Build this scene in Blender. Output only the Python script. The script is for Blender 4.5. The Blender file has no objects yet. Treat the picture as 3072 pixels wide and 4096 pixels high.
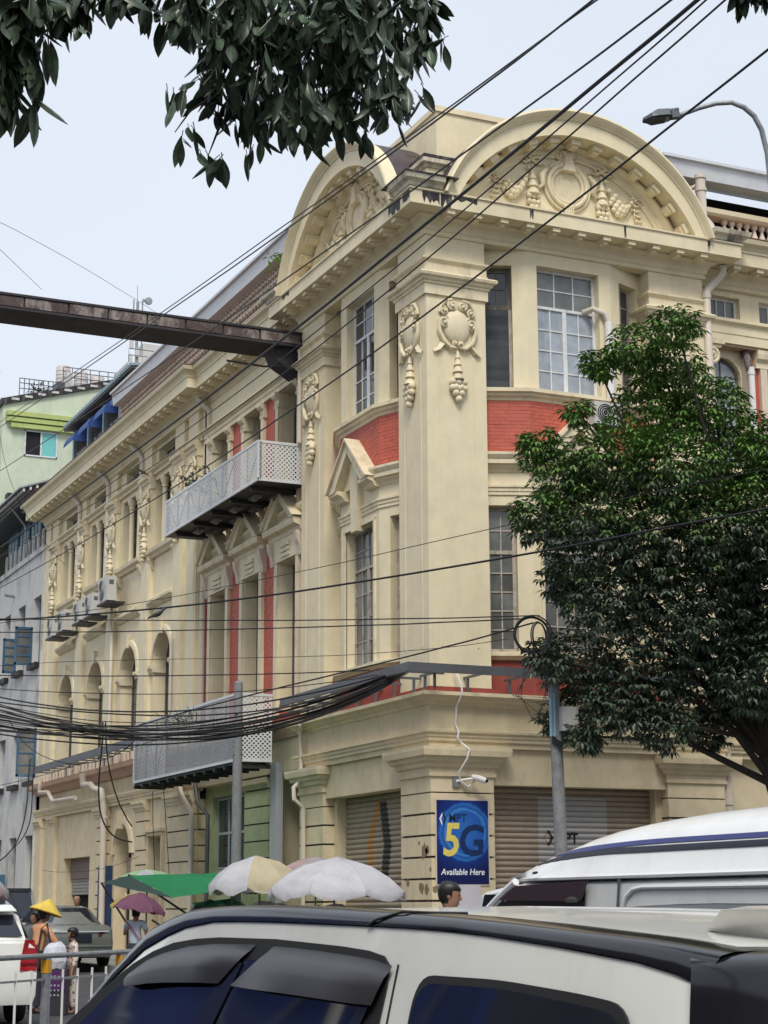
import bpy, bmesh, math, random
from mathutils import Vector, Matrix
random.seed(7)
PI = math.pi; R_ = math.radians
S = bpy.context.scene
COL = S.collection
# ------------------------------------------------------------------ camera
cam = bpy.data.cameras.new('camera'); cam_o = bpy.data.objects.new('camera', cam); COL.objects.link(cam_o)
cam.sensor_fit = 'VERTICAL'; cam.sensor_height = 36.0; cam.lens = 7105.0 / 4096.0 * 36.0
cam.clip_start = 0.1; cam.clip_end = 3000
_pi, _ya, _ro = .2184217, .4269764, -.0041853
_fw = Vector((math.sin(_ya), math.cos(_ya), 0)); _rt = Vector((math.cos(_ya), -math.sin(_ya), 0)); _up = Vector((0, 0, 1))
_F = _fw * math.cos(_pi) + _up * math.sin(_pi); _U = _up * math.cos(_pi) - _fw * math.sin(_pi)
_r2 = _rt * math.cos(_ro) + _U * math.sin(_ro); _u2 = _U * math.cos(_ro) - _rt * math.sin(_ro)
CAM = Vector((-17.10379, -35.19024, 1.55))
_m = Matrix.Identity(4)
for i in range(3):
    _m[i][0] = _r2[i]; _m[i][1] = _u2[i]; _m[i][2] = -_F[i]; _m[i][3] = CAM[i]
cam_o.matrix_world = _m
S.camera = cam_o
# ------------------------------------------------------------------ sky and light: bright overcast day
SUN_EL, SUN_AZ = 52.0, 205.0          # azimuth clockwise from +Y
w = bpy.data.worlds.new('World'); S.world = w; w.use_nodes = True
nt = w.node_tree; N = nt.nodes; L = nt.links
bg = N['Background']
sky = N.new('ShaderNodeTexSky'); sky.sky_type = 'NISHITA'; sky.sun_disc = False
sky.sun_elevation = R_(SUN_EL); sky.sun_rotation = R_(SUN_AZ); sky.air_density = 1.0; sky.dust_density = 2.0
tc = N.new('ShaderNodeTexCoord'); nz = N.new('ShaderNodeTexNoise'); nz.inputs['Scale'].default_value = 2.2; nz.inputs['Detail'].default_value = 6
mp = N.new('ShaderNodeMapping'); mp.inputs['Scale'].default_value = (1, 1, 2.5)
L.new(tc.outputs['Generated'], mp.inputs['Vector']); L.new(mp.outputs['Vector'], nz.inputs['Vector'])
cr = N.new('ShaderNodeMix'); cr.data_type = 'RGBA'
cr.inputs['A'].default_value = (6.3, 6.85, 7.7, 1); cr.inputs['B'].default_value = (7.5, 8.05, 8.95, 1)
L.new(nz.outputs['Fac'], cr.inputs['Factor'])
mx = N.new('ShaderNodeMix'); mx.data_type = 'RGBA'; mx.inputs['Factor'].default_value = 0.93      # cloud cover
L.new(sky.outputs['Color'], mx.inputs['A']); L.new(cr.outputs['Result'], mx.inputs['B'])
L.new(mx.outputs['Result'], bg.inputs['Color']); bg.inputs['Strength'].default_value = 0.1
sl = bpy.data.lights.new('sun', 'SUN'); sl.energy = 2.3; sl.angle = R_(22); sl.color = (1, .96, .89)
so = bpy.data.objects.new('sun', sl); COL.objects.link(so)
_sd = Vector((math.sin(R_(SUN_AZ)) * math.cos(R_(SUN_EL)), math.cos(R_(SUN_AZ)) * math.cos(R_(SUN_EL)), math.sin(R_(SUN_EL))))
so.rotation_euler = _sd.to_track_quat('Z', 'Y').to_euler(); so.location = (0, 0, 60)
S.view_settings.view_transform = 'Standard'; S.view_settings.look = 'None'; S.view_settings.exposure = 0.25; S.view_settings.gamma = 1
S.view_settings.use_curve_mapping = False
S.cycles.max_bounces = 6; S.cycles.diffuse_bounces = 3; S.cycles.glossy_bounces = 3; S.cycles.transparent_max_bounces = 6
# ------------------------------------------------------------------ materials
def mat(name, col, rough=.7, metal=0, var=.08, scale=2.5, streak=0, dirt=None, dirt_amt=.5, dirt_scale=1.2, bump=0, bscale=60, rnd=0, spec=.4, coat=0, grad=None):
    m = bpy.data.materials.new(name); m.use_nodes = True
    t = m.node_tree; n = t.nodes; l = t.links; b = n['Principled BSDF']
    b.inputs['Roughness'].default_value = rough; b.inputs['Metallic'].default_value = metal
    b.inputs['Specular IOR Level'].default_value = spec; b.inputs['Coat Weight'].default_value = coat
    g = n.new('ShaderNodeNewGeometry'); pos = g.outputs['Position']
    def noise(sc, detail=5, stretch=None, rou=.6):
        z = n.new('ShaderNodeTexNoise'); z.inputs['Scale'].default_value = sc; z.inputs['Detail'].default_value = detail; z.inputs['Roughness'].default_value = rou
        if stretch:
            q = n.new('ShaderNodeMapping'); q.inputs['Scale'].default_value = stretch; l.new(pos, q.inputs['Vector']); l.new(q.outputs['Vector'], z.inputs['Vector'])
        else: l.new(pos, z.inputs['Vector'])
        return z.outputs['Fac']
    def mix(a, bb, fac):
        q = n.new('ShaderNodeMix'); q.data_type = 'RGBA'
        for k, v in (('A', a), ('B', bb)):
            if isinstance(v, tuple): q.inputs[k].default_value = (*v[:3], 1)
            else: l.new(v, q.inputs[k])
        if isinstance(fac, (int, float)): q.inputs['Factor'].default_value = fac
        else: l.new(fac, q.inputs['Factor'])
        return q.outputs['Result']
    def ramp(f, lo, hi, mxv=1):
        q = n.new('ShaderNodeMapRange'); q.inputs['From Min'].default_value = lo; q.inputs['From Max'].default_value = hi; q.inputs['To Max'].default_value = mxv
        l.new(f, q.inputs['Value']); return q.outputs['Result']
    c = mix(tuple(x * (1 - var) for x in col), tuple(min(1, x * (1 + var)) for x in col), ramp(noise(scale), .3, .7))
    if streak: c = mix(c, tuple(x * .55 for x in col), ramp(noise(1.0, 4, (5, 5, .35)), .52, .75, streak))
    if dirt: c = mix(c, dirt, ramp(noise(dirt_scale, 8, (1, 1, .55), .72), .5, .68, dirt_amt))
    if rnd:
        oi = n.new('ShaderNodeObjectInfo'); h = n.new('ShaderNodeHueSaturation')
        mr = n.new('ShaderNodeMapRange'); mr.inputs['To Min'].default_value = 1 - rnd; mr.inputs['To Max'].default_value = 1 + rnd
        l.new(oi.outputs['Random'], mr.inputs['Value']); l.new(mr.outputs['Result'], h.inputs['Value']); l.new(c, h.inputs['Color']); c = h.outputs['Color']
    l.new(c, b.inputs['Base Color'])
    if bump:
        bu = n.new('ShaderNodeBump'); bu.inputs['Strength'].default_value = bump; bu.inputs['Distance'].default_value = .02
        l.new(noise(bscale, 4), bu.inputs['Height']); l.new(bu.outputs['Normal'], b.inputs['Normal'])
    return m
M = {}
M['cream'] = mat('cream_paint', (.72, .625, .425), .62, var=.06, streak=.10, dirt=(.40, .32, .21), dirt_amt=.28, dirt_scale=.6, bump=.15)
M['cream2'] = mat('cream_paint_pale', (.73, .635, .43), .6, var=.06, streak=.14, dirt=(.40, .33, .22), dirt_amt=.28, dirt_scale=.7, bump=.12)
M['creamg'] = mat('cream_ground_floor', (.67, .565, .375), .65, var=.08, streak=.2, dirt=(.30, .24, .16), dirt_amt=.3, bump=.2)
M['trim'] = mat('trim_paint', (.71, .615, .42), .6, var=.06, streak=.2, dirt=(.22, .17, .12), dirt_amt=.4, dirt_scale=2.5, bump=.1)
M['trimdirty'] = mat('stained_trim', (.60, .53, .40), .65, var=.08, streak=.4, dirt=(.03, .022, .025), dirt_amt=.95, dirt_scale=1.6, bump=.15)
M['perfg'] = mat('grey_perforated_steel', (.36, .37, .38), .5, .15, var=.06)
M['pink'] = mat('pinkish_parapet', (.50, .33, .24), .7, var=.08, streak=.2, dirt=(.25, .17, .13), dirt_amt=.35)
M['plum'] = mat('plum_tin', (.060, .040, .042), .55, var=.3, scale=5, streak=.5, dirt=(.12, .10, .085), dirt_amt=.4, bump=.2, bscale=20)
M['grime'] = mat('black_grime', (.02, .015, .02), .6, var=.4, scale=6, dirt=(.3, .26, .2), dirt_amt=.5, dirt_scale=5)
M['red'] = mat('red_painted_wall', (.46, .10, .062), .6, var=.1, streak=.15, bump=.2)
M['redshade'] = mat('deep_red_band', (.27, .055, .04), .65, var=.12, streak=.2)  # wall red darkened to carry the shade behind the sign frame
M['brick'] = mat('red_painted_brick', (.47, .105, .066), .58, var=.14, streak=.3, scale=6, rnd=.07, bump=.25)
M['whitetrim'] = mat('pinkish_white_trim', (.64, .53, .42), .6, var=.06, streak=.1)
M['frame'] = mat('weathered_window_frame', (.42, .37, .31), .7, var=.15, scale=8, dirt=(.12, .10, .085), dirt_amt=.8, dirt_scale=6)
M['framewhite'] = mat('white_window_frame', (.66, .66, .66), .6, var=.06, dirt=(.25, .22, .19), dirt_amt=.5, dirt_scale=5)
M['framedark'] = mat('dark_window_frame', (.10, .085, .075), .7, var=.2, scale=8, dirt=(.28, .25, .21), dirt_amt=.5, dirt_scale=8)
M['glass'] = mat('dark_window_glass', (.05, .055, .065), .06, var=.5, scale=1.1, spec=.6, rnd=.5)
M['glassg'] = mat('grey_window_glass', (.13, .135, .13), .10, var=.35, scale=1.6, spec=.6, rnd=.35)
M['curtain'] = mat('curtained_glass', (.32, .355, .40), .12, var=.2, scale=3, streak=.8, rnd=.12, spec=.5)
M['louvre'] = mat('grey_louvre_glass', (.075, .085, .095), .25, var=.2, rnd=.2)
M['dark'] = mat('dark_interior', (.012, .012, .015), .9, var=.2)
M['steel'] = mat('grey_steel', (.125, .13, .14), .5, .3, var=.12, dirt=(.09, .07, .06), dirt_amt=.4)
M['steeldk'] = mat('dark_steel', (.035, .035, .038), .55, .2, var=.2)
M['perf'] = mat('pale_perforated_steel', (.62, .63, .64), .5, .15, var=.05)
M['galv'] = mat('galvanised_pole', (.27, .28, .29), .5, .4, var=.2, scale=12, dirt=(.14, .14, .14), dirt_amt=.5, dirt_scale=9)
M['concpole'] = mat('grey_concrete_pole', (.23, .23, .235), .8, var=.15, scale=10, dirt=(.12, .115, .11), dirt_amt=.6, dirt_scale=10)
M['pipe'] = mat('cream_plastic_pipe', (.60, .53, .44), .45, var=.05, dirt=(.35, .28, .22), dirt_amt=.2)
M['acframe'] = mat('pale_blue_grey_frame', (.40, .46, .46), .6, var=.06)
M['pipewhite'] = mat('white_plastic_pipe', (.72, .70, .68), .4, var=.04)
M['shutter'] = mat('brown_roller_slat', (.36, .29, .22), .5, .1, var=.08, scale=4, streak=.2, rnd=.06)
M['rust'] = mat('rusty_girder_plate', (.085, .060, .055), .8, var=.4, scale=3, dirt=(.46, .42, .38), dirt_amt=.85, dirt_scale=1.4, bump=.3, bscale=15)
M['rustdk'] = mat('dark_girder', (.035, .03, .036), .7, var=.3)
M['cable'] = mat('black_cable', (.012, .012, .014), .55, var=.3)
M['bark'] = mat('dark_bark', (.045, .038, .03), .9, var=.3, scale=12, bump=.6, bscale=30)
# ------------------------------------------------------------------ kit
class MB:
    def __init__(s, T=None, flip=False):
        s.v = []; s.f = []; s.T = T; s.flip = False
        if T: o = Vector(T(0, 0, 0)); s.flip = (Vector(T(1, 0, 0)) - o).cross(Vector(T(0, 1, 0)) - o).dot(Vector(T(0, 0, 1)) - o) < 0
    def add(s, vs, fs):
        o = len(s.v); T = s.T
        s.v.extend([tuple(T(*p)) if T else tuple(p) for p in vs])
        for f in fs: s.f.append([o + i for i in (reversed(f) if s.flip else f)])
    def box(s, a0, a1, b0, b1, c0, c1):
        s.add([(a, b, c) for c in (c0, c1) for b in (b0, b1) for a in (a0, a1)], [(0, 2, 3, 1), (4, 5, 7, 6), (0, 1, 5, 4), (2, 6, 7, 3), (0, 4, 6, 2), (1, 3, 7, 5)])
        return s
    def prism(s, poly, h0, h1, ax):           # poly in the two other axes, extruded along axis ax
        def P(p, h): return (h, p[0], p[1]) if ax == 0 else (p[0], h, p[1]) if ax == 1 else (p[0], p[1], h)
        n = len(poly); s.add([P(p, h0) for p in poly] + [P(p, h1) for p in poly], [tuple(range(n))[::-1], tuple(range(n, 2 * n))] + [(i, (i + 1) % n, n + (i + 1) % n, n + i) for i in range(n)])
        return s
    def loft(s, rings, close=True, caps=True):
        n = len(rings[0]); vs = [p for r in rings for p in r]; fs = []
        for k in range(len(rings) - 1):
            for i in range(n if close else n - 1): fs.append((k * n + i, k * n + (i + 1) % n, (k + 1) * n + (i + 1) % n, (k + 1) * n + i))
        if caps and close: fs += [tuple(range(n))[::-1], tuple(range((len(rings) - 1) * n, len(rings) * n))]
        s.add(vs, fs); return s
    def tube(s, pts, r, k=8, caps=True):
        pts = [Vector(p) for p in pts]; rings = []
        up = None
        for i, p in enumerate(pts):
            d = (pts[min(i + 1, len(pts) - 1)] - pts[max(i - 1, 0)]); d = d.normalized() if d.length > 1e-9 else Vector((0, 0, 1))
            if up is None: up = Vector((0, 0, 1)) if abs(d.z) < .9 else Vector((1, 0, 0))
            x = up.cross(d).normalized(); y = d.cross(x); up = y
            rr = r[i] if isinstance(r, (list, tuple)) else r
            rings.append([p + (x * math.cos(2 * PI * j / k) + y * math.sin(2 * PI * j / k)) * rr for j in range(k)])
        return s.loft(rings, True, caps)
    def lathe(s, prof, c=(0, 0, 0), k=16, ax=2):
        rings = []
        for r, h in prof:
            q = []
            for j in range(k):
                a = 2 * PI * j / k; u, v = r * math.cos(a), r * math.sin(a)
                q.append((c[0] + u, c[1] + v, c[2] + h) if ax == 2 else (c[0] + u, c[1] + h, c[2] + v) if ax == 1 else (c[0] + h, c[1] + u, c[2] + v))
            rings.append(q)
        return s.loft(rings)
    def ball(s, c, r, k=10, m=6, sc=(1, 1, 1)):
        return s.lathe([(max(1e-4, r * math.sin(PI * i / m)) * 1, -r * math.cos(PI * i / m)) for i in range(m + 1)], (0, 0, 0), k) if False else s._ball(c, r, k, m, sc)
    def _ball(s, c, r, k, m, sc):
        rings = [[(c[0] + sc[0] * r * max(.02, math.sin(PI * i / m)) * math.cos(2 * PI * j / k), c[1] + sc[1] * r * max(.02, math.sin(PI * i / m)) * math.sin(2 * PI * j / k), c[2] - sc[2] * r * math.cos(PI * i / m)) for j in range(k)] for i in range(m + 1)]
        return s.loft(rings)
    def sweep(s, path, prof, caps=True):      # outward = right of travel; prof closed polygon of (n, z)
        P = [Vector(p) for p in path]; rings = []
        for i, p in enumerate(P):
            ns = []
            if i > 0: d = (P[i] - P[i - 1]).normalized(); ns.append(Vector((d.y, -d.x)))
            if i < len(P) - 1: d = (P[i + 1] - P[i]).normalized(); ns.append(Vector((d.y, -d.x)))
            o = ns[0] if len(ns) == 1 else (ns[0] + ns[1]) / (1 + ns[0].dot(ns[1]))
            rings.append([(p.x + o.x * n, p.y + o.y * n, z) for n, z in prof])
        return s.loft(rings, True, caps)
    def wall(s, s0, s1, z0, z1, n, ops, depth, k=10):
        ss = sorted({s0, s1, *[q for o in ops for q in o[:2]]}); zs = sorted({z0, z1, *[q for o in ops for q in o[2:4]]})
        for a, b in zip(ss, ss[1:]):
            for c, d in zip(zs, zs[1:]):
                if any(o[0] <= (a + b) / 2 <= o[1] and o[2] <= (c + d) / 2 <= o[3] for o in ops): continue
                s.add([(a, n, c), (b, n, c), (b, n, d), (a, n, d)], [(0, 1, 2, 3)])
        for o in ops:
            a, b, c, d = o[:4]; m = n - depth
            if len(o) > 4:                     # round head
                r = (b - a) / 2; zs_ = d - r; cx = (a + b) / 2
                arc = [(cx - r * math.cos(PI * i / k), zs_ + r * math.sin(PI * i / k)) for i in range(k + 1)]
                for p, q in zip(arc, arc[1:]):
                    s.add([(p[0], n, p[1]), (q[0], n, q[1]), (q[0], n, d), (p[0], n, d)], [(0, 1, 2, 3)])
                    s.add([(p[0], n, p[1]), (q[0], n, q[1]), (q[0], m, q[1]), (p[0], m, p[1])], [(0, 3, 2, 1)])
                top = zs_
            else:
                top = d; s.add([(a, n, d), (b, n, d), (b, m, d), (a, m, d)], [(0, 3, 2, 1)])
            s.add([(a, n, c), (a, m, c), (a, m, top), (a, n, top)], [(0, 1, 2, 3)]); s.add([(b, n, c), (b, n, top), (b, m, top), (b, m, c)], [(0, 1, 2, 3)])
            s.add([(a, n, c), (b, n, c), (b, m, c), (a, m, c)], [(0, 1, 2, 3)])
        return s
    def mesh(s, name, smooth=False, ang=35):
        me = bpy.data.meshes.new(name); me.from_pydata(s.v, [], s.f); me.validate(); me.update()
        if smooth:
            me.polygons.foreach_set('use_smooth', [True] * len(me.polygons)); me.set_sharp_from_angle(angle=R_(ang))
        return me
def put(name, me, m=None, parent=None, loc=None, rot=None, scale=None, **kw):
    o = bpy.data.objects.new(name, me.mesh(name, kw.pop('smooth', False), kw.pop('ang', 35)) if isinstance(me, MB) else me); COL.objects.link(o)
    if m is not None and o.data is not None and len(o.data.materials) == 0: o.data.materials.append(M[m] if isinstance(m, str) else m)
    if parent is not None: o.parent = parent
    if loc is not None: o.location = loc
    if rot is not None: o.rotation_euler = rot
    if scale is not None: o.scale = scale
    tag(o, **kw); return o
def tag(o, label=None, cat=None, group=None, kind=None):
    if label: o['label'] = label
    if cat: o['category'] = cat
    if group: o['group'] = group
    if kind: o['kind'] = kind
    return o
def thing(name, label, cat, loc=(0, 0, 0), rz=0, group=None):
    o = bpy.data.objects.new(name, None); COL.objects.link(o); o.location = loc; o.rotation_euler = (0, 0, rz); o.empty_display_size = .2
    return tag(o, label, cat, group)
def dup(o, parent=None, loc=None, rot=None, deep=True, **kw):
    c = o.copy(); COL.objects.link(c)
    if parent is not None: c.parent = parent
    if loc is not None: c.location = loc
    if rot is not None: c.rotation_euler = rot
    tag(c, **kw)
    if deep:
        for ch in list(o.children): dup(ch, c)
    return c
TR = lambda u, n, z: (u, -n, z)               # right facade: along +X, faces -Y
TL = lambda u, n, z: (-n, u, z)               # left facade: along +Y, faces -X
def seg(p, q):                                # facade strip from p to q, outward on the right of travel
    p = Vector(p); q = Vector(q); d = (q - p).normalized(); o = Vector((d.y, -d.x))
    return (lambda s, n, z: (p.x + d.x * s + o.x * n, p.y + d.y * s + o.y * n, z)), (q - p).length
def FR(): return MB(TR)
def FL(): return MB(TL, True)
def fb(face): return FR() if face == 'R' else FL()
def window(parent, T, flip, a, b, c, d, n, cols, rows, fm='frame', gm='glass', trans=None, arch=False, fw=.07, mw=.03, mid=False, tcols=None, gm2=None):
    """one framed window: the frame is the part, each pane a sub-part"""
    fr = MB(T, flip); th = .05
    if not arch:
        fr.box(a, a + fw, n - th, n, c, d); fr.box(b - fw, b, n - th, n, c, d); fr.box(a + fw, b - fw, n - th, n, c, c + fw); fr.box(a + fw, b - fw, n - th, n, d - fw, d)
    else:
        r = (b - a) / 2; cx = (a + b) / 2; zs_ = d - r
        fr.box(a, a + fw, n - th, n, c, zs_); fr.box(b - fw, b, n - th, n, c, zs_); fr.box(a + fw, b - fw, n - th, n, c, c + fw)
        P = [(-math.cos(PI * i / 10), math.sin(PI * i / 10)) for i in range(11)]
        fr.loft([[(cx + x * r, n, zs_ + z * r), (cx + x * (r - fw), n, zs_ + z * (r - fw)), (cx + x * (r - fw), n - th, zs_ + z * (r - fw)), (cx + x * r, n - th, zs_ + z * r)] for x, z in P])
    parts = [(c + fw, trans, cols, rows), (trans + fw, d - fw, tcols or cols, 2)] if trans else [(c + fw, d - fw, cols, rows)]
    if trans: fr.box(a + fw, b - fw, n - th, n + .012, trans, trans + fw)
    if mid: fr.box((a + b) / 2 - fw * .8, (a + b) / 2 + fw * .8, n - th, n + .008, c + fw, trans or d - fw)
    panes = []
    for (z0, z1, cc, rr) in parts:
        for i in range(1, cc):
            x = a + fw + (b - a - 2 * fw) * i / cc; fr.box(x - mw / 2, x + mw / 2, n - th * .7, n - .006, z0, z1)
        for j in range(1, rr):
            z = z0 + (z1 - z0) * j / rr; fr.box(a + fw, b - fw, n - th * .7, n - .010, z - mw / 2, z + mw / 2)
        for i in range(cc):
            for j in range(rr):
                x0 = a + fw + (b - a - 2 * fw) * i / cc; x1 = a + fw + (b - a - 2 * fw) * (i + 1) / cc; y0 = z0 + (z1 - z0) * j / rr; y1 = z0 + (z1 - z0) * (j + 1) / rr
                panes.append((x0, x1, y0, y1, (gm2 or gm) if z0 > c + fw + .01 else gm))
    w_ = put('window', fr, fm, parent)
    for x0, x1, y0, y1, pm_ in panes:
        t = random.uniform(-.006, .006)
        g = MB(T, flip).box(x0, x1, n - th * .6 - .012, n - th * .6 + t * .5, y0, y1)
        put('pane', g, pm_, w_)
    return w_
# ------------------------------------------------------------------ the corner building
BLD = thing('corner_building', 'cream three storey colonial corner building with red brick bays and arched gables', 'building')
def part(name, mb, m, **kw): return put(name, mb, m, BLD, **kw)
# ---- shared mouldings
CORN = lambda n, top: [(-.3, 16.88), (n + .05, 16.88), (n + .07, 16.93), (n + .05, 16.98), (n + .09, 17.02), (n + .11, 17.10), (n + .18, 17.2), (n + .3, 17.25), (n + .3, 17.3), (n + .72, 17.305), (n + .72, 17.62)] + top
TOPF = [(.76, 17.64), (.76, 17.68), (.0, 17.72), (-.3, 17.72)]
TOPC = lambda n: [(n + .75, 17.64), (n + .75, 17.70), (n + .80, 17.78), (n + .90, 17.84), (n + .93, 17.93), (n + .93, 17.96), (-.3, 18.0)]
PAV = [(.6, 7.7), (0, 7.7), (0, 0), (7.7, 0), (7.7, .6)]
mb = MB(); mb.sweep(PAV, CORN(0, TOPF)); part('entablature', mb, 'cream')
for pth in ([(0, 7.7), (0, 7.55)], [(0, .1), (0, 0), (.1, 0)], [(7.55, 0), (7.7, 0), (7.7, .5)]):
    if pth[0] == (0, 7.7): pth = [(.5, 7.7)] + pth
    mb = MB(); mb.sweep(pth, [(-.2, 17.70), (.77, 17.70), (.80, 17.78), (.90, 17.84), (.93, 17.95), (-.2, 18.02)]); part('cornice_return', mb, 'trimdirty')
mb = MB(); mb.sweep([(-.2, .42), (0, .42), (0, 0), (.42, 0), (.42, -.2)][1:4], [(-.1, 18.0), (.955, 17.955), (.955, 17.985), (-.1, 18.05)]); part('gutter_lining', mb, 'grime')
rg0 = random.Random(21); mb = MB()              # black mould run down the fascia where the gables meet
def stain(ax, u0, u1, z0, z1, n):
    k = 9; top = [(u0 + (u1 - u0) * i / k, z1) for i in range(k + 1)]; bot = [(u0 + (u1 - u0) * i / k, z0 + (z1 - z0) * rg0.choice((0, .02, .15, .35, .6))) for i in range(k, -1, -1)]
    mb.prism(top + bot, -n - .004, -n, 1 if ax == 'R' else 0)
for a in (('R', -.42, .02, 17.33, 17.62, .721), ('R', .05, .34, 17.31, 17.62, .7215), ('R', .4, 1.0, 17.5, 17.62, .721), ('L', -.68, -.3, 17.4, 17.62, .721), ('L', -.15, .5, 17.32, 17.62, .721), ('L', 6.9, 7.4, 17.5, 17.62, .721), ('R', 2.4, 2.5, 17.35, 17.62, .721), ('R', 5.0, 5.06, 17.32, 17.62, .721), ('R', 7.42, 7.5, 17.31, 17.62, .7215)): stain(*a)
part('mould_stain', mb, 'grime', kind='stuff')
mb = MB(); mb.sweep([(.3, 16.3), (.3, 7.7)][0:2], CORN(0, TOPC(0))); part('entablature', mb, 'cream2')
mb = MB(); mb.sweep([(.8, 36.2), (0, 36.2), (0, 16.25), (.5, 16.25)], CORN(0, TOPC(0))); part('entablature', mb, 'cream2')
mb = MB(); mb.sweep([(7.7, .38), (15, .38)], CORN(0, TOPC(0))); part('entablature', mb, 'cream')
mb = MB(); mb.sweep([(7.95, .38), (15, .38)], [(-.2, 18.0), (.95, 17.965), (.95, 17.985), (-.2, 18.03)]); mb.sweep([(.8, 36.2), (0, 36.2), (0, 16.25), (.29, 16.25), (.29, 7.9)], [(-.2, 18.0), (.95, 17.965), (.95, 17.985), (-.2, 18.03)]); part('cornice_flashing', mb, mat('red_brown_flashing', (.16, .07, .06), .7, var=.2))
# modillions: one shared block
mo = MB(); mo.prism([(-.10, .0), (.10, .0), (.10, -.10), (-.10, -.10)], -.36, 0, 1); mo.prism([(-.055, -.09), (.055, -.09), (.055, -.16), (-.055, -.16)], -.27, -.05, 1)
MO = mo.mesh('modillion'); MO.materials.append(M['cream'])
for i in range(11): put('modillion', MO, None, BLD, (.35 + i * .70, -.31, 17.302))
for i in range(11): put('modillion', MO, None, BLD, (-.31, .35 + i * .70, 17.302), (0, 0, -PI / 2))
for i in range(9): put('modillion', MO, None, BLD, (8.6 + i * .70, .07, 17.302))
for i in range(12): put('modillion', MO, None, BLD, (-.01, 8.2 + i * .70, 17.302), (0, 0, -PI / 2))
for i in range(29): put('modillion', MO, None, BLD, (-.31, 16.6 + i * .70, 17.302), (0, 0, -PI / 2))
# ---- corner pier and second piers of the two pavilion fronts
def panel_lines(face, u0, u1):
    m_ = fb(face)
    for u in (u0, u1): m_.box(u - .02, u + .02, -.05, .014, 7.2, 15.2)
    return m_
mb = MB(); mb.box(0, 1.54, 0, 1.54, 6.1, 16.9); part('corner_pier', mb, 'cream')
part('pier_moulding', panel_lines('R', .33, 1.22), 'cream'); part('pier_moulding', panel_lines('L', .33, 1.22), 'cream')
CAPP = [(-.2, 15.42), (.055, 15.42), (.055, 15.66), (.09, 15.68), (.09, 15.72), (.14, 15.75), (.15, 15.80), (.22, 15.83), (.24, 15.89), (.20, 15.93), (.06, 15.96), (.06, 16.02), (.035, 16.03), (.035, 16.21), (.07, 16.23), (.11, 16.27), (.11, 16.32), (.0, 16.35), (-.2, 16.35)]
mb = MB(); mb.sweep([(.65, 1.54), (0, 1.54), (0, 0), (1.54, 0), (1.54, .65)], CAPP); part('pier_capital', mb, 'trim')
# ---- local pieces of a pavilion front, built on the right facade and copied to the left one
both = []
def front(name, mb, m, **kw):
    o = part(name, mb, m, **kw); both.append(o); return o
mb = FR(); mb.box(6.12, 7.7, -1.5, 0, 6.1, 16.9); front('pier', mb, 'cream'); front('pier_moulding', panel_lines('R', 6.45, 7.37), 'cream')
mb = MB(); mb.sweep([(6.12, .65), (6.12, 0), (7.7, 0), (7.7, .65)], CAPP); front('pier_capital', mb, 'trim')
BAY = [(1.54, .45), (2.67, 0), (5.0, 0), (6.12, .45)]
Tb = [seg(BAY[i], BAY[i + 1]) for i in range(3)]
opsC = [(.28, 2.0, 13.42, 16.55), (.28, 2.0, 7.2, 10.62)]
lw = Tb[0][1]
opsS = [(.16, .86, 13.42, 16.5), (.16, .86, 7.2, 10.62)]; opsS2 = [(lw - .86, lw - .16, 13.42, 16.5), (lw - .86, lw - .16, 7.2, 10.62)]
for i, ops in enumerate((opsS, opsC, opsS2)):
    mb = MB(Tb[i][0]); mb.wall(0, Tb[i][1], 6.1, 17.0, 0, ops, .28); front('bay_wall', mb, 'cream')
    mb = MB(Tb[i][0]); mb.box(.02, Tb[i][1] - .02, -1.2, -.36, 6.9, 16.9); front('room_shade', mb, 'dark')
T1 = Tb[1][0]
both.append(window(BLD, T1, False, .28, 2.0, 13.42, 16.55, -.22, 4, 4, 'framewhite', 'curtain', trans=15.55, mid=True, tcols=3, gm2='glassg'))
both.append(window(BLD, T1, False, .28, 2.0, 7.2, 10.62, -.22, 4, 4, 'frame', 'glassg', trans=9.6, mid=True, tcols=4))
for k, (T_, o) in enumerate(((Tb[0][0], opsS), (Tb[2][0], opsS2))):
    both.append(window(BLD, T_, False, o[1][0], o[1][1], 7.2, 10.62, -.22, 2, 5, 'frame', 'glassg', trans=9.5, tcols=2, fw=.09))
    if k == 1: both.append(window(BLD, T_, False, o[0][0], o[0][1], 13.42, 16.5, -.22, 2, 4, 'frame', 'glass', trans=15.5, tcols=2))
# louvred side window, right front only
T_ = Tb[0][0]
wl = window(BLD, T_, False, .16, .86, 15.45, 16.5, -.22, 2, 2, 'framedark', 'glass', fw=.12)
fr = MB(T_); fr.box(.16, .23, -.27, -.2, 13.42, 15.45); fr.box(.79, .86, -.27, -.2, 13.42, 15.45); lv = part('louvre_frame', fr, 'frame')
sl_ = MB(T_); sl_.prism([(-.245, 13.44), (-.235, 13.44), (-.205, 13.565), (-.215, 13.565)], .23, .79, 0); SL = sl_.mesh('louvre'); SL.materials.append(M['louvre'])
for i in range(16): put('louvre', SL, None, lv, (0, 0, i * .125))
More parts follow.
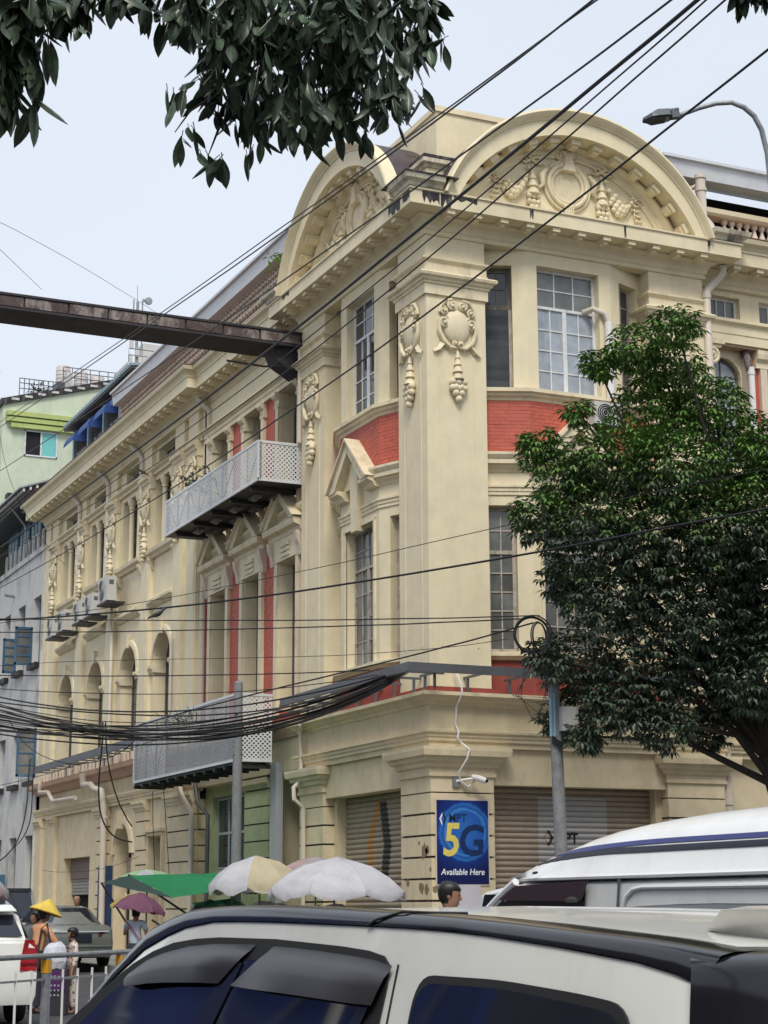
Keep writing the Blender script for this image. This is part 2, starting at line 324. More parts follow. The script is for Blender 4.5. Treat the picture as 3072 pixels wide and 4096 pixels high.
# brick bands on the bays: individual bricks in the right and left front
def bricks(face_T, flip, s0, s1, z0, z1, n, host, limit=None, bh=.085, bl=.25, jo=.006):
    rows = int(round((z1 - z0) / bh)); h = (z1 - z0) / rows; cache = {}; cnt = 0; rest = MB(face_T, flip)
    for r in range(rows):
        x = s0 - (bl / 2 if r % 2 else 0)
        while x < s1 - 1e-4:
            a, b = max(x, s0), min(x + bl, s1); x += bl
            if b - a < .03: continue
            j = random.uniform(-.003, .005)
            if limit is None or cnt < limit:
                key = round(b - a, 3)
                if key not in cache:
                    q = MB(); q.box(0, b - a - jo, 0, .03, 0, h - jo); mm = q.mesh('brick'); mm.materials.append(M['brick']); cache[key] = mm
                p0 = Vector(face_T(a + jo / 2, n + j, z0 + r * h + jo / 2)); dx = (Vector(face_T(b, n, 0)) - Vector(face_T(a, n, 0))); 
                rz = math.atan2(dx.y, dx.x)
                if flip:
                    p0 = Vector(face_T(b - jo / 2, n + j, z0 + r * h + jo / 2)); rz += PI
                # local -y is outward for rz=0 on the right facade
                put('brick', cache[key], None, host, p0, (0, 0, rz)); cnt += 1
            else: rest.box(a + jo / 2, b - jo / 2, n - .03, n + j, z0 + r * h + jo / 2, z0 + (r + 1) * h - jo / 2)
    if rest.v: put('bricks', rest, 'brick', host, kind='stuff')
BANDS = []
for i in range(3):
    mb = MB(Tb[i][0]); mb.box(.005, Tb[i][1] - .005, -.1, .01, 11.84, 13.18); BANDS.append(front('brick_band', mb, 'red'))
# sills, band cornice, pediment over the middle window
SILL = [(-.1, 13.14), (.03, 13.14), (.05, 13.2), (.12, 13.24), (.13, 13.3), (.2, 13.32), (.2, 13.41), (.0, 13.44), (-.1, 13.44)]
mb = MB(); mb.sweep(BAY, SILL); front('sill', mb, 'trim')
BANDC = [(-.1, 11.40), (.02, 11.40), (.05, 11.46), (.12, 11.52), (.13, 11.56), (.20, 11.58), (.20, 11.68), (.22, 11.70), (.27, 11.78), (.27, 11.84), (-.1, 11.88)]
for pth in ([(1.54, .45), (2.67, 0), (2.98, 0)], [(4.69, 0), (5.0, 0), (6.12, .45)]):
    mb = MB(); mb.sweep(pth, BANDC); front('band_cornice', mb, 'trim')
mb = MB(); mb.sweep(BAY, [(-.1, 10.86), (.03, 10.86), (.03, 10.93), (.05, 10.95), (.05, 11.02), (.08, 11.04), (.08, 11.09), (-.1, 11.1)]); front('window_head', mb, 'trim')
def raking(mb, cx, hw, zb, zt, n0, n1, th):
    for sgn in (-1, 1):
        p = [(cx + sgn * hw, zb), (cx, zt), (cx, zt - th * 1.25), (cx + sgn * (hw - th * 1.6), zb)]
        mb.prism(p, n0, n1, 1)
        q = [(cx + sgn * (hw + .06), zb + .02), (cx, zt + .06), (cx, zt), (cx + sgn * (hw - .03), zb + .02)]
        mb.prism(q, n0, n1 + .07, 1)
mb = FR(); raking(mb, 3.835, 1.2, 11.62, 12.78, -.05, .36, .24); front('pediment', mb, 'trim')
mb = FR(); mb.prism([(2.75, 11.64), (3.835, 12.6), (4.92, 11.64)], -.04, .12, 1); front('pediment_panel', mb, 'cream')
for sg in (-1, 1):
    mb = FR(); mb.prism([(.0, 11.38), (.14, 11.40), (.2, 11.5), (.33, 11.56), (.33, 11.64), (0, 11.64)], min(3.835 + sg * .62, 3.835 + sg * 1.22), max(3.835 + sg * .62, 3.835 + sg * 1.22), 0); front('pediment_base', mb, 'trim')
mb = FR(); mb.prism([(3.67, 10.5), (4.0, 10.5), (4.09, 12.25), (3.58, 12.25)], -.02, .17, 1); front('keystone', mb, 'cream')
mb = MB(T1); mb.box(.2, .28, -.02, .05, 7.2, 10.7); mb.box(2.0, 2.08, -.02, .05, 7.2, 10.7); mb.box(.2, 2.08, -.02, .055, 10.62, 10.72); front('window_surround', mb, 'trim')
mb = MB(); mb.sweep(BAY, [(-.1, 7.0), (.05, 7.0), (.14, 7.06), (.2, 7.08), (.2, 7.16), (-.1, 7.19)]); front('sill', mb, 'trim')
mb = MB(); mb.sweep(BAY, [(-.1, 6.1), (.035, 6.1), (.035, 6.99), (-.1, 6.99)]); front('red_band', mb, 'redshade')
# ---- round-headed gable
CX = 3.835
def arcpts(cz, R, zb, k=40):
    a0 = math.asin((zb - cz) / R); return [(CX + R * math.cos(PI - a0 - (PI - 2 * a0) * i / k), cz + R * math.sin(PI - a0 - (PI - 2 * a0) * i / k)) for i in range(k + 1)]
ZB = 17.66
def band(o, i, n0, n1):
    mb = FR(); mb.loft([[(p[0], n1, p[1]), (q[0], n1, q[1]), (q[0], n0, q[1]), (p[0], n0, p[1])] for p, q in zip(o, i)]); return mb
oA, oB, oC, iA = arcpts(16.42, 3.93, ZB), arcpts(16.42, 3.80, ZB), arcpts(16.35, 3.79, ZB), arcpts(16.08, 3.65, ZB)
def ringprof(specs):                            # specs: list of (points, n): profile swept round the arc
    mb = FR(); mb.loft([[(sp[0][k][0], sp[1], sp[0][k][1]) for sp in specs] for k in range(41)]); return mb
mid = lambda a, b, t: [(p[0] + (q[0] - p[0]) * t, p[1] + (q[1] - p[1]) * t) for p, q in zip(a, b)]
front('gable_arch', ringprof([(oA, .52), (oA, .86), (mid(oA, iA, .1), .88), (mid(oA, iA, .2), .84), (mid(oA, iA, .32), .74), (mid(oA, iA, .36), .73), (mid(oA, iA, .40), .69), (iA, .69), (iA, -.1)]), 'cream2', smooth=True, ang=30)
oT, iT = arcpts(16.38, 3.37, ZB), arcpts(16.47, 2.93, ZB)
front('inner_arch', ringprof([(oT, -.1), (oT, .20), (mid(oT, iT, .2), .22), (mid(oT, iT, .35), .16), (mid(oT, iT, .42), .10), (mid(oT, iT, .75), .10), (mid(oT, iT, .8), .06), (iT, .05), (iT, -.1)]), 'cream', smooth=True, ang=30)
iAx = arcpts(16.08, 3.70, ZB)
mb = FR(); mb.add([(p[0], 0.005, p[1]) for p in iAx] + [(p[0], 0.005, ZB) for p in iAx], [(i, i + 1, 42 + i, 41 + i) for i in range(40)]); front('tympanum', mb, 'cream')
for i in range(13):                             # blocks under the arch
    t = (i + .55) / 13.1; k = t * 40; a = int(k); f = k - a; p0 = Vector(iA[a]).lerp(Vector(iA[min(40, a + 1)]), f); d = (Vector(iA[min(40, a + 1)]) - Vector(iA[a])).normalized()
    ang = math.atan2(d.y, d.x); nn = Vector((d.y, -d.x))
    mb = MB(); mb.box(-.13, .13, -.40, -.05, -.13, .02); mb.box(-.09, .09, -.33, -.1, -.19, -.13)
    o = put('modillion', mb, 'cream', BLD, (p0.x, -.16, p0.y), (0, -ang, 0)); both.append(o)
vb = arcpts(16.42, 3.915, 17.6)
mb = FR(); mb.loft([[(p[0], n, p[1]) for p in vb] for n in (.66, .3, -1, -3, -5, -7)], close=False); front('barrel_roof', mb, 'plum', smooth=True)
# ---- tympanum ornament (local x, z; -y outward)
def scroll(mb, cx, cz, r0, turns, r, start, hand=1, y=-.06, k=6, n=26, r1=.2):
    pts = []
    for i in range(n + 1):
        t = i / n; rr = r0 * (1 - t) + r0 * r1 * t; a = start + hand * turns * 2 * PI * t
        pts.append((cx + rr * math.cos(a), y - .03 * t, cz + rr * math.sin(a)))
    mb.tube(pts, [r * (1 - .35 * i / n) for i in range(n + 1)], k)
    mb.ball((pts[-1][0], y - .05, pts[-1][2]), r * 1.3, 8, 5)
def ribbon(mb, x, z, s=1):
    for sg in (-1, 1):
        mb.tube([(x, -.07, z), (x + sg * .12 * s, -.12, z + .09 * s), (x + sg * .26 * s, -.1, z + .05 * s), (x + sg * .16 * s, -.08, z - .05 * s), (x, -.07, z)], .04 * s, 6)
        mb.tube([(x, -.07, z), (x + sg * .2 * s, -.07, z - .1 * s), (x + sg * .36 * s, -.09, z - .06 * s), (x + sg * .42 * s, -.05, z - .12 * s)], [.035 * s, .04 * s, .03 * s, .015 * s], 5)
    mb.ball((x, -.1, z), .06 * s, 8, 5)
def drop(mb, x, z, h, s=1, fruit=6):
    n = 4
    for i in range(n):
        zz = z - h * .62 * i / n; rr = (.05 + .035 * i) * s
        mb.lathe([(rr * .55, zz), (rr * 1.25, zz - h * .15), (rr * .9, zz - h * .17)], (x, -.06, 0), 8)
    k = 0
    for row, (cnt, dz) in enumerate(((3, .66), (3, .78), (2, .88), (1, .97))):
        for j in range(cnt): mb.ball((x + (j - (cnt - 1) / 2) * .125 * s, -.1 - .03 * (cnt == 1), z - h * dz), .078 * s, 8, 6)
def swag(mb, x0, z0, x1, z1, sag, s=1):
    n = 9
    for i in range(n):
        t = i / (n - 1); b = math.sin(PI * t)
        x = x0 + (x1 - x0) * t; z = z0 + (z1 - z0) * t - sag * b; r = (.05 + .06 * b) * s
        mb.ball((x, -.09, z), r, 8, 6)
        if .2 < t < .9: mb.ball((x + .07 * s, -.11, z + .1 * s), r * .85, 8, 6); mb.ball((x - .05 * s, -.07, z - .09 * s), r * .8, 8, 6)
mb = MB()
for R0, r_, y in ((.53, .065, -.08), (.43, .05, -.06), (.63, .045, -.04)):
    mb.tube([(R0 * math.cos(2 * PI * i / 36), y, 18.70 + 1.02 * R0 * math.sin(2 * PI * i / 36)) for i in range(37)], r_, 8)
mb.lathe([(.40, -.005), (.40, -.03), (.02, -.04)], (0, 0, 18.70), 24, 1)
for sg in (-1, 1):
    mb.tube([(sg * .60, -.1, 19.05), (sg * .74, -.13, 18.85), (sg * .70, -.1, 18.62), (sg * .80, -.08, 18.52)], [.045, .085, .065, .03], 7)
    scroll(mb, sg * .17, 19.47, .13, 1.4, .045, PI / 2, -sg); ribbon(mb, sg * .98, 19.22, .85); drop(mb, sg * .97, 19.12, 1.28, .95)
    swag(mb, sg * 1.08, 19.0, sg * 1.82, 18.58, .50, .95); ribbon(mb, sg * 1.92, 18.62, .62)
    for j in range(4): mb.tube([(sg * (1.82 + .03 * j), -.06, 18.52 - .13 * j), (sg * (1.93 + .03 * j), -.10, 18.48 - .13 * j), (sg * (2.04 + .03 * j), -.05, 18.52 - .13 * j)], .032, 5)
    for j in range(3): mb.tube([(sg * 1.92, -.06, 18.6), (sg * (1.8 + .1 * j), -.08, 18.35), (sg * (1.7 + .2 * j), -.06, 18.15)], .014, 4)
mb.loft([[(-.18, 0, z), (-.18 * f, -.2, z), (.18 * f, -.2, z), (.18, 0, z)] for z, f in ((19.56, 1.0), (19.4, .6), (19.2, .7), (19.06, 1.05))])
for j in range(5): mb.tube([(-.14 + .07 * j, -.12, 18.22), (-.10 + .05 * j, -.13, 18.02), (-.16 + .08 * j, -.1, 17.72)], .024, 5)
o = put('gable_ornament', mb, 'trim', BLD, (CX, -.0, 0), smooth=True, ang=50); both.append(o)
# ---- ground floor of a front
for (u0, u1) in ((6.12, 7.7),):
    for k in range(9):
        mb = FR(); mb.box(u0, u1, -1.2, 0, -.2 + k * .465 + .023, -.2 + (k + 1) * .465 - .023); front('rusticated_block', mb, 'creamg')
    mb = FR(); mb.box(u0 + .03, u1 - .03, -1.15, -.045, 0, 4.3); front('pier_core', mb, 'grime')
for k in range(9):
    mb = MB(); mb.box(0, 1.55, 0, 1.55, -.2 + k * .465 + .023, -.2 + (k + 1) * .465 - .023); part('rusticated_block', mb, 'creamg')
mb = MB(); mb.box(.045, 1.5, .045, 1.5, 0, 4.3); part('pier_core', mb, 'grime')
GCAP = [(-.3, 3.99), (.0, 3.99), (.0, 4.31), (.05, 4.33), (.05, 4.40), (.03, 4.41), (.03, 4.50), (.10, 4.54), (.12, 4.62), (.20, 4.66), (.22, 4.74), (.30, 4.76), (.32, 4.88), (.32, 4.95), (-.3, 4.97)]
mb = MB(); mb.sweep([(.7, 1.55), (0, 1.55), (0, 0), (1.55, 0), (1.55, .7)], GCAP); part('pier_capital', mb, 'creamg')
mb = MB(); mb.sweep([(6.12, .7), (6.12, 0), (7.7, 0), (7.7, .7)], GCAP); front('pier_capital', mb, 'creamg')
mb = FR(); mb.box(1.5, 6.15, -.6, -.06, 4.17, 5.0); front('shop_beam', mb, 'creamg')
STR = [(-.3, 4.97), (.04, 4.97), (.04, 5.08), (.09, 5.10), (.09, 5.17), (.12, 5.19), (.12, 5.25), (.17, 5.28), (.17, 5.33), (.0, 5.36), (.0, 5.88), (.05, 5.9), (.07, 5.96), (.16, 6.0), (.2, 6.06), (.3, 6.08), (.3, 6.16), (-.3, 6.22)]
mb = MB(); mb.sweep(PAV, STR); part('ground_entablature', mb, 'creamg')
mb = MB(); mb.sweep(PAV[1:4], [(-.3, 6.16), (.012, 6.16), (.012, 6.30), (-.3, 6.30)]); part('red_plinth', mb, 'redshade')
for ja, jb in ((1.55, 1.72), (5.95, 6.12)): mb = FR(); mb.box(ja, jb, -.7, -.3, 0, 4.17); front('shop_jamb', mb, 'creamg')
mb = FR(); mb.box(1.72, 5.95, -.75, -.56, 0, 4.17); sh = front('roller_shutter', mb, 'grime')
sm = MB(); n_ = 6; sm.prism([(-.56 + .035 * math.sin(PI * i / n_), .118 * i / n_) for i in range(n_ + 1)] + [(-.57, .118), (-.57, 0)], 1.72, 5.95, 0); sm.T = None
sm2 = FR(); sm2.prism([(-.56 + .035 * math.sin(PI * i / n_), .118 * i / n_) for i in range(n_ + 1)] + [(-.57, .118), (-.57, 0)], 1.72, 5.95, 0)
SLAT = sm2.mesh('slat', True, 40); SLAT.materials.append(M['shutter'])
for i in range(33): put('slat', SLAT, None, sh, (0, 0, .02 + i * .1255))
# ---- copy the front to the left facade
def tocopy(o):
    c = dup(o, BLD)
    c.matrix_basis = Matrix(((0, 1, 0, 0), (1, 0, 0, 0), (0, 0, 1, 0), (0, 0, 0, 1))) @ o.matrix_basis
    return c
SHUT = {}
for o in list(both):
    c = tocopy(o)
    if o is sh: SHUT['R'], SHUT['L'] = o, c
    if o.name.startswith('window'):
        for ch in c.children: ch.material_slots[0].link = 'OBJECT'; ch.material_slots[0].material = M['glass' if o.data.vertices[0].co.z > 12 else 'glassg']
    if o in BANDS:
        i = BANDS.index(o); bricks(Tb[i][0], False, 0.0, Tb[i][1], 11.86, 13.16, .018, o); bricks(Tb[i][0], False, 0.0, Tb[i][1], 11.86, 13.16, .018, c, 0)
# the left bay keeps a glazed side window beside the corner pier too
# ---- attic block and plinth between the gables
mb = MB(); mb.box(.62, 7, .62, 7, 18, 20.42); part('attic_block', mb, 'trimdirty' if False else 'cream2')
mb = MB(); mb.sweep([(.62, 7), (.62, .62), (7, .62)], [(-.05, 20.36), (.05, 20.36), (.05, 20.5), (-.05, 20.5)]); part('attic_coping', mb, 'cream2')
mb = MB(); mb.box(.08, .8, .08, .8, 17.9, 18.72); part('corner_plinth', mb, 'cream2')
mb = MB(); mb.sweep([(.8, .8), (.08, .8), (.08, .08), (.8, .08), (.8, .8)], [(-.1, 18.6), (.03, 18.6), (.06, 18.66), (.14, 18.7), (.14, 18.8), (-.1, 18.84)]); part('plinth_cap', mb, 'trimdirty')
mb = MB(); mb.box(-.04, .92, -.04, .92, 18.80, 18.90); part('plinth_top', mb, 'grime')
# ---- cartouches
mb = MB()
for sg in (-1, 1):
    scroll(mb, sg * .13, .0, .13, 1.5, .036, PI / 2, -sg, r1=.25); scroll(mb, sg * .36, -.16, .1, 1.3, .032, PI / 2, sg, r1=.25); scroll(mb, sg * .35, -.42, .15, 1.4, .04, PI / 2 + sg * .3, sg, r1=.3)
    mb.tube([(sg * .13, -.07, .13), (sg * .3, -.07, .1), (sg * .42, -.06, -.05), (sg * .46, -.05, -.2)], [.03, .045, .04, .03], 7)
    mb.tube([(sg * .47, -.06, -.38), (sg * .48, -.07, -.62), (sg * .38, -.07, -.88), (sg * .2, -.07, -1.03), (sg * .06, -.06, -1.02)], [.03, .05, .055, .05, .04], 7)
    scroll(mb, sg * .09, -.93, .07, 1.2, .03, -PI / 2, -sg, r1=.3)
    mb.loft([[(sg * .32, -.02, -.95), (sg * .34, -.09, -.97), (sg * .42, -.04, -.9)], [(sg * .42, -.02, -1.15), (sg * .47, -.1, -1.12), (sg * .53, -.04, -1.06)], [(sg * .6, -.02, -1.12), (sg * .6, -.06, -1.18), (sg * .62, -.03, -1.1)]])
mb.ball((0, -.01, -.5), .36, 16, 10, (1, .35, 1.15))
for i in range(4):
    zz = -1.1 - .17 * i; rr = .045 + .02 * i
    mb.lathe([(rr * .6, zz), (rr * 1.5, zz - .17), (rr * 1.1, zz - .19)], (0, -.05, 0), 8)
for cnt, dz in ((3, -1.86), (2, -1.98), (3, -2.0), (2, -2.12), (1, -2.26)):
    for j in range(cnt): mb.ball(((j - (cnt - 1) / 2) * .15, -.08, dz), .085, 10, 7)
CART = mb.mesh('cartouche', True, 50); CART.materials.append(M['trim'])
for u in (.77, 6.91): put('cartouche', CART, None, BLD, (u, -.01, 15.2)); put('cartouche', CART, None, BLD, (-.01, u, 15.2), (0, 0, -PI / 2))
# ------------------------------------------------------------------ left facade: red-brick middle part (u 7.7 .. 16.3, wall n -.25)
WM = -.25
mcx = (9.2, 12.02, 14.86)
ops = [(c - .68, c + .68, 6.7, 10.8) for c in mcx] + [(c - .72, c + .72, 12.2, 15.72) for c in mcx]
mb = FL(); mb.wall(7.7, 16.3, 6.1, 17.0, WM, ops, .45); part('red_wall', mb, 'red')
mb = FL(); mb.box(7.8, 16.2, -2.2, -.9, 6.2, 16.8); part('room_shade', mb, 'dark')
strips = [(7.72, 8.28), (10.12, 11.1), (12.94, 13.94), (15.78, 16.28)]
host = part('brick_band', FL().box(7.75, 16.25, WM - .1, WM + .003, 6.15, 6.25), 'red')
for a, b in strips: bricks(TL, True, a + .1, b - .1, 6.7, 11.6, WM + .012, host, 0)
for c in mcx:
    for (z0, z1, tr, ar) in ((6.7, 10.8, 9.6, False), (12.2, 15.72, None, True)):
        window(BLD, TL, False, c - .66, c + .66, z0, z1 - .02, WM - .36, 2, 5 if tr else 6, 'framedark', 'glass', trans=tr, arch=ar, fw=.09)
    for z0, z1 in ((6.7, 10.8), (12.2, 15.72)):
        hw_ = .68 if z0 < 8 else .72
        for sg in (-1, 1): mb = FL(); mb.box(min(c + sg * hw_, c + sg * (hw_ - .018)), max(c + sg * hw_, c + sg * (hw_ - .018)), WM - .45, WM + .02, z0, z1); part('window_reveal', mb, 'cream2')
        mb = FL(); mb.box(c - hw_ + .02, c + hw_ - .02, WM - .45, WM + .02, z1 - .018, z1 - .002); part('window_reveal', mb, 'cream2')
    mb = FL()                                   # jambs, head panel and pediment of the first floor window
    for sg in (-1, 1): mb.box(min(c + sg * .68, c + sg * .92), max(c + sg * .68, c + sg * .92), WM - .1, WM + .10, 6.6, 10.8)
    mb.box(c - .92, c + .92, WM - .1, WM + .12, 10.80, 11.42); part('window_surround', mb, 'trim')
    mb = FL()
    for k in range(3): mb.box(c - .34, c + .34, WM, WM + .15 + .012 * k, 10.88 + .14 * k, 10.99 + .14 * k)
    part('head_panel', mb, 'trim')
    mb = FL(); mb.prism([(WM, 11.40), (WM + .14, 11.42), (WM + .18, 11.52), (WM + .34, 11.58), (WM + .36, 11.66), (WM + .36, 11.74), (WM, 11.76)], c - 1.2, c + 1.2, 0); part('pediment_base', mb, 'trim')
    mb = FL(); raking(mb, c, 1.2, 11.76, 12.72, WM - .05, WM + .36, .22); part('pediment', mb, 'trim')
    mb = FL(); mb.prism([(c - .9, 11.75), (c + .9, 11.75), (c, 12.5)], WM, WM + .1, 1); part('pediment_panel', mb, 'cream')
    for sg in (-1, 1):
        mb = FL(); x = c + sg * 1.02; mb.prism([(WM, 10.7), (WM + .12, 10.75), (WM + .16, 11.0), (WM + .22, 11.15), (WM + .26, 11.40), (WM, 11.42)], x - .1, x + .1, 0); part('scroll_bracket', mb, 'whitetrim')
for (a, b) in ((8.30, 8.48), (9.92, 10.12), (11.1, 11.3), (12.74, 12.94), (13.94, 14.14), (15.58, 15.78)):      # second floor pilasters
    mb = FL(); mb.box(a, b, WM - .2, WM + .10, 12.1, 15.4); part('pilaster', mb, 'cream2')
    mb = FL(); mb.prism([(WM - .2, 15.28), (WM + .11, 15.28), (WM + .12, 15.36), (WM + .10, 15.38), (WM + .10, 15.50), (WM + .18, 15.56), (WM + .22, 15.62), (WM + .22, 15.72), (WM - .2, 15.72)], a - .06, b + .06, 0); part('pilaster_capital', mb, 'trim')
ENT2 = lambda n: [(n - .3, 15.72), (n + .12, 15.72), (n + .12, 15.86), (n + .15, 15.87), (n + .15, 15.98), (n + .19, 16.0), (n + .26, 16.05), (n + .26, 16.10), (n - .3, 16.13)]
mb = FL(); mb.prism(ENT2(WM), 7.7, 16.28, 0); part('architrave', mb, 'cream2')
mb = FL(); mb.box(7.7, 16.28, WM - .2, WM + .06, 16.1, 16.95); part('frieze', mb, 'cream2')
mb = FL(); mb.prism([(WM - .1, 11.95), (WM + .1, 11.95), (WM + .2, 12.05), (WM + .2, 12.15), (WM - .1, 12.2)], 7.7, 16.28, 0); part('sill', mb, 'trim')
# ------------------------------------------------------------------ left facade: cream far part (u 16.3 .. 36.2)
WF = -.15
pil = (17.0, 18.4, 21.95, 26.15, 30.4, 34.6)
bays = (20.2, 24.05, 28.3, 32.5)
ops = [(c - .98, c + .98, 6.6, 10.35, 1) for c in bays] + [(c - 1.25, c + 1.25, 13.26, 15.70) for c in bays] + [(c - .95, c + .95, 16.16, 16.74) for c in bays]
mb = FL(); mb.wall(16.3, 36.2, 6.1, 17.0, WF, ops, .5); part('wall', mb, 'cream2')
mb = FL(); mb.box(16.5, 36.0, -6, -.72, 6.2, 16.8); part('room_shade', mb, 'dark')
mb = MB(); mb.box(0.15, 12, 36.15, 36.2, 0, 17.3); part('end_wall', mb, 'cream2')
for p in pil:
    h = .48
    mb = FL(); mb.box(p - h, p + h, WF - .1, 0, 6.3, 16.9); mb.box(p - h + .12, p + h - .12, -.01, .02, 6.6, 12.9); part('pilaster', mb, 'cream2')
    mb = FL(); mb.prism([(WF, 15.42), (.03, 15.42), (.03, 15.60), (.08, 15.64), (.10, 15.72), (.18, 15.76), (.2, 15.86), (WF, 15.88)], p - h - .04, p + h + .04, 0); part('pilaster_capital', mb, 'trim')
    put('cartouche', CART, None, BLD, (-.01, p, 15.28), (0, 0, -PI / 2))
mb = FL(); mb.box(35.4, 36.2, WF - .1, 0.0, 6.1, 16.9); part('pilaster', mb, 'cream2')
mb = FL(); mb.prism([(WF - .1, 15.88), (WF + .1, 15.88), (WF + .1, 15.97), (WF + .16, 16.0), (WF + .22, 16.04), (WF + .22, 16.1), (WF - .1, 16.14)], 16.3, 36.2, 0); part('architrave', mb, 'trim')
for c in bays:
    mb = FL()                                   # archivolt, imposts and key of the first-floor arch
    P = [(-math.cos(PI * i / 14), math.sin(PI * i / 14)) for i in range(15)]
    mb.loft([[(c + x * q, n, 9.37 + z * q) for q, n in ((1.0, WF), (1.0, WF + .07), (1.08, WF + .09), (1.2, WF + .05), (1.22, WF))] for x, z in P])
    mb.box(c - .1, c + .1, WF, WF + .14, 10.3, 10.75)
    for sg in (-1, 1): mb.prism([(WF - .45, 9.12), (WF + .06, 9.12), (WF + .08, 9.2), (WF + .14, 9.26), (WF + .14, 9.36), (WF - .45, 9.38)], min(c + sg * .90, c + sg * 1.3), max(c + sg * .90, c + sg * 1.3), 0)
    part('archivolt', mb, 'trim', smooth=True)
    mb = FL(); mb.prism([(WF, 11.3), (WF + .05, 11.3), (WF + .22, 11.45), (WF + .22, 11.55), (WF, 11.7)], c - 1.35, c + 1.35, 0); part('drip_ledge', mb, 'trim')
    mb = FL(); mb.prism([(WF - .4, 13.0), (WF + .1, 13.0), (WF + .14, 13.08), (WF + .24, 13.14), (WF + .26, 13.26), (WF - .4, 13.28)], c - 1.45, c + 1.45, 0); part('sill', mb, 'trim')
    for sg in (-1, 1):
        mb = FL(); mb.prism([(WF, 12.6), (WF + .08, 12.65), (WF + .2, 12.95), (WF + .2, 13.02), (WF, 13.02)], c + sg * 1.3 - .1, c + sg * 1.3 + .1, 0); part('sill_bracket', mb, 'trim')
        mb = FL(); mb.lathe([(.13, 13.26), (.13, 13.36), (.095, 13.4), (.085, 15.3), (.12, 15.34), (.1, 15.4), (.17, 15.58), (.17, 15.69)], (c + sg * .48, WF - .10, 0), 12); part('colonnette', mb, 'cream2', smooth=True)
    for sg in (-1, 0, 1): window(BLD, TL, False, c + sg * .83 - .38, c + sg * .83 + .38, 13.3, 15.68, WF - .4, 2, 5, 'framedark', 'glass')
    window(BLD, TL, False, c - .95, c + .95, 6.62, 10.32, WF - .4, 4, 6, 'framedark', 'glass', arch=True)
    window(BLD, TL, False, c - .93, c + .93, 16.17, 16.73, WF - .25, 3, 1, 'frame', 'glass')
# ledge of the first floor over the whole left front beyond the corner front
GC = [(-.3, 5.90), (.02, 5.90), (.06, 5.96), (.14, 6.02), (.18, 6.1), (.34, 6.14), (.36, 6.3), (-.3, 6.4)]
mb = MB(); mb.sweep([(.8, 36.2), (0, 36.2), (0, 7.72)], GC); part('ground_cornice', mb, 'pink')
for k in range(40):
    u = 17.0 + k * .48
    if u > 36: break
    mb = FL(); mb.box(u, u + .3, .02, .2, 6.36, 6.62); part('parapet_block', mb, 'whitetrim')
# ground floor of the left front
ops = [(28.3, 32.0, 0, 3.35), (23.1, 25.05, 0, 4.3, 1), (19.6, 20.95, .9, 3.75)]
mb = FL(); mb.wall(16.3, 36.2, 0, 6.0, -.12, ops, .5); part('ground_wall', mb, 'creamg')
mb = FL(); mb.box(16.4, 36, -3, -.75, 0, 5.8); part('room_shade', mb, 'dark')
mb = MB(); mb.sweep([(.5, 36.2), (0, 36.2), (0, 16.3)], [(-.3, 4.97), (.0, 4.97), (.0, 5.08), (.05, 5.1), (.05, 5.17), (.09, 5.19), (.12, 5.28), (.12, 5.33), (-.02, 5.36), (-.3, 5.4)]); part('string_course', mb, 'creamg')
for (a, b) in ((16.35, 19.0), (21.15, 22.4), (25.75, 27.2), (33.0, 33.9), (35.2, 36.2)):
    if a < 30:
        for k in range(10):
            z0 = .1 + k * .465
            mb = FL(); mb.box(a, b, -.5, .0, z0 + .022, z0 + .443); part('rusticated_block', mb, 'creamg')
        mb = FL(); mb.box(a + .03, b - .03, -.5, -.045, 0, 4.9); part('pier_core', mb, 'grime')
    else:
        mb = FL(); mb.box(a, b, -.3, .02, 0, 4.97); part('pilaster', mb, 'creamg')
    mb = FL(); mb.prism([(-.2, 4.62), (.03, 4.62), (.05, 4.7), (.1, 4.74), (.1, 4.82), (.16, 4.86), (.16, 4.96), (-.2, 4.97)], a - .03, b + .03, 0); part('pilaster_capital', mb, 'creamg')
mb = FL(); P = [(-math.cos(PI * i / 14), math.sin(PI * i / 14)) for i in range(15)]
mb.loft([[(24.07 + x * q, n, 3.32 + z * q) for q, n in ((1.0, -.12), (1.0, -.02), (1.1, .0), (1.26, -.05), (1.28, -.12))] for x, z in P]); mb.prism([(23.97, 4.15), (24.17, 4.15), (24.23, 4.75), (23.91, 4.75)], -.12, .1, 1); part('archivolt', mb, 'creamg', smooth=True)
mb = FL(); mb.box(19.45, 21.1, -.12, .0, 3.78, 3.9); mb.box(19.4, 21.15, -.12, .08, 3.9, 4.0); mb.box(19.45, 19.6, -.12, -.02, .9, 3.78); mb.box(20.95, 21.1, -.12, -.02, .9, 3.78); part('window_surround', mb, 'creamg')
window(BLD, TL, False, 19.62, 20.93, .95, 3.73, -.5, 2, 4, 'framedark', 'glass')
mb = FL(); mb.box(23.15, 25.0, -.6, -.55, 0, 3.2); part('door_leaf', mb, mat('pale_brown_door', (.33, .27, .22), .6))
mb = FL(); mb.box(28.3, 32.0, -.45, -.4, 2.6, 3.35); part('shutter_box', mb, mat('brown_fascia', (.20, .15, .13), .6))
shf = FL(); shf.box(28.3, 32, -.52, -.5, 2.0, 2.62); hs = part('roller_shutter', shf, 'steel')
for i in range(5):
    mb = FL(); mb.box(28.32, 31.98, -.5, -.46 - .01 * (i % 2), 2.02 + i * .118, 2.12 + i * .118); put('slat', mb, mat('grey_slat', (.3, .29, .28), .5) if i == 0 else bpy.data.materials['grey_slat'], hs)
M['palegreen'] = mat('pale_green_shop_paint', (.45, .48, .26), .65, var=.12, streak=.3, dirt=(.2, .22, .12), dirt_amt=.35)  # green light off the tarpaulin put into the wall colour
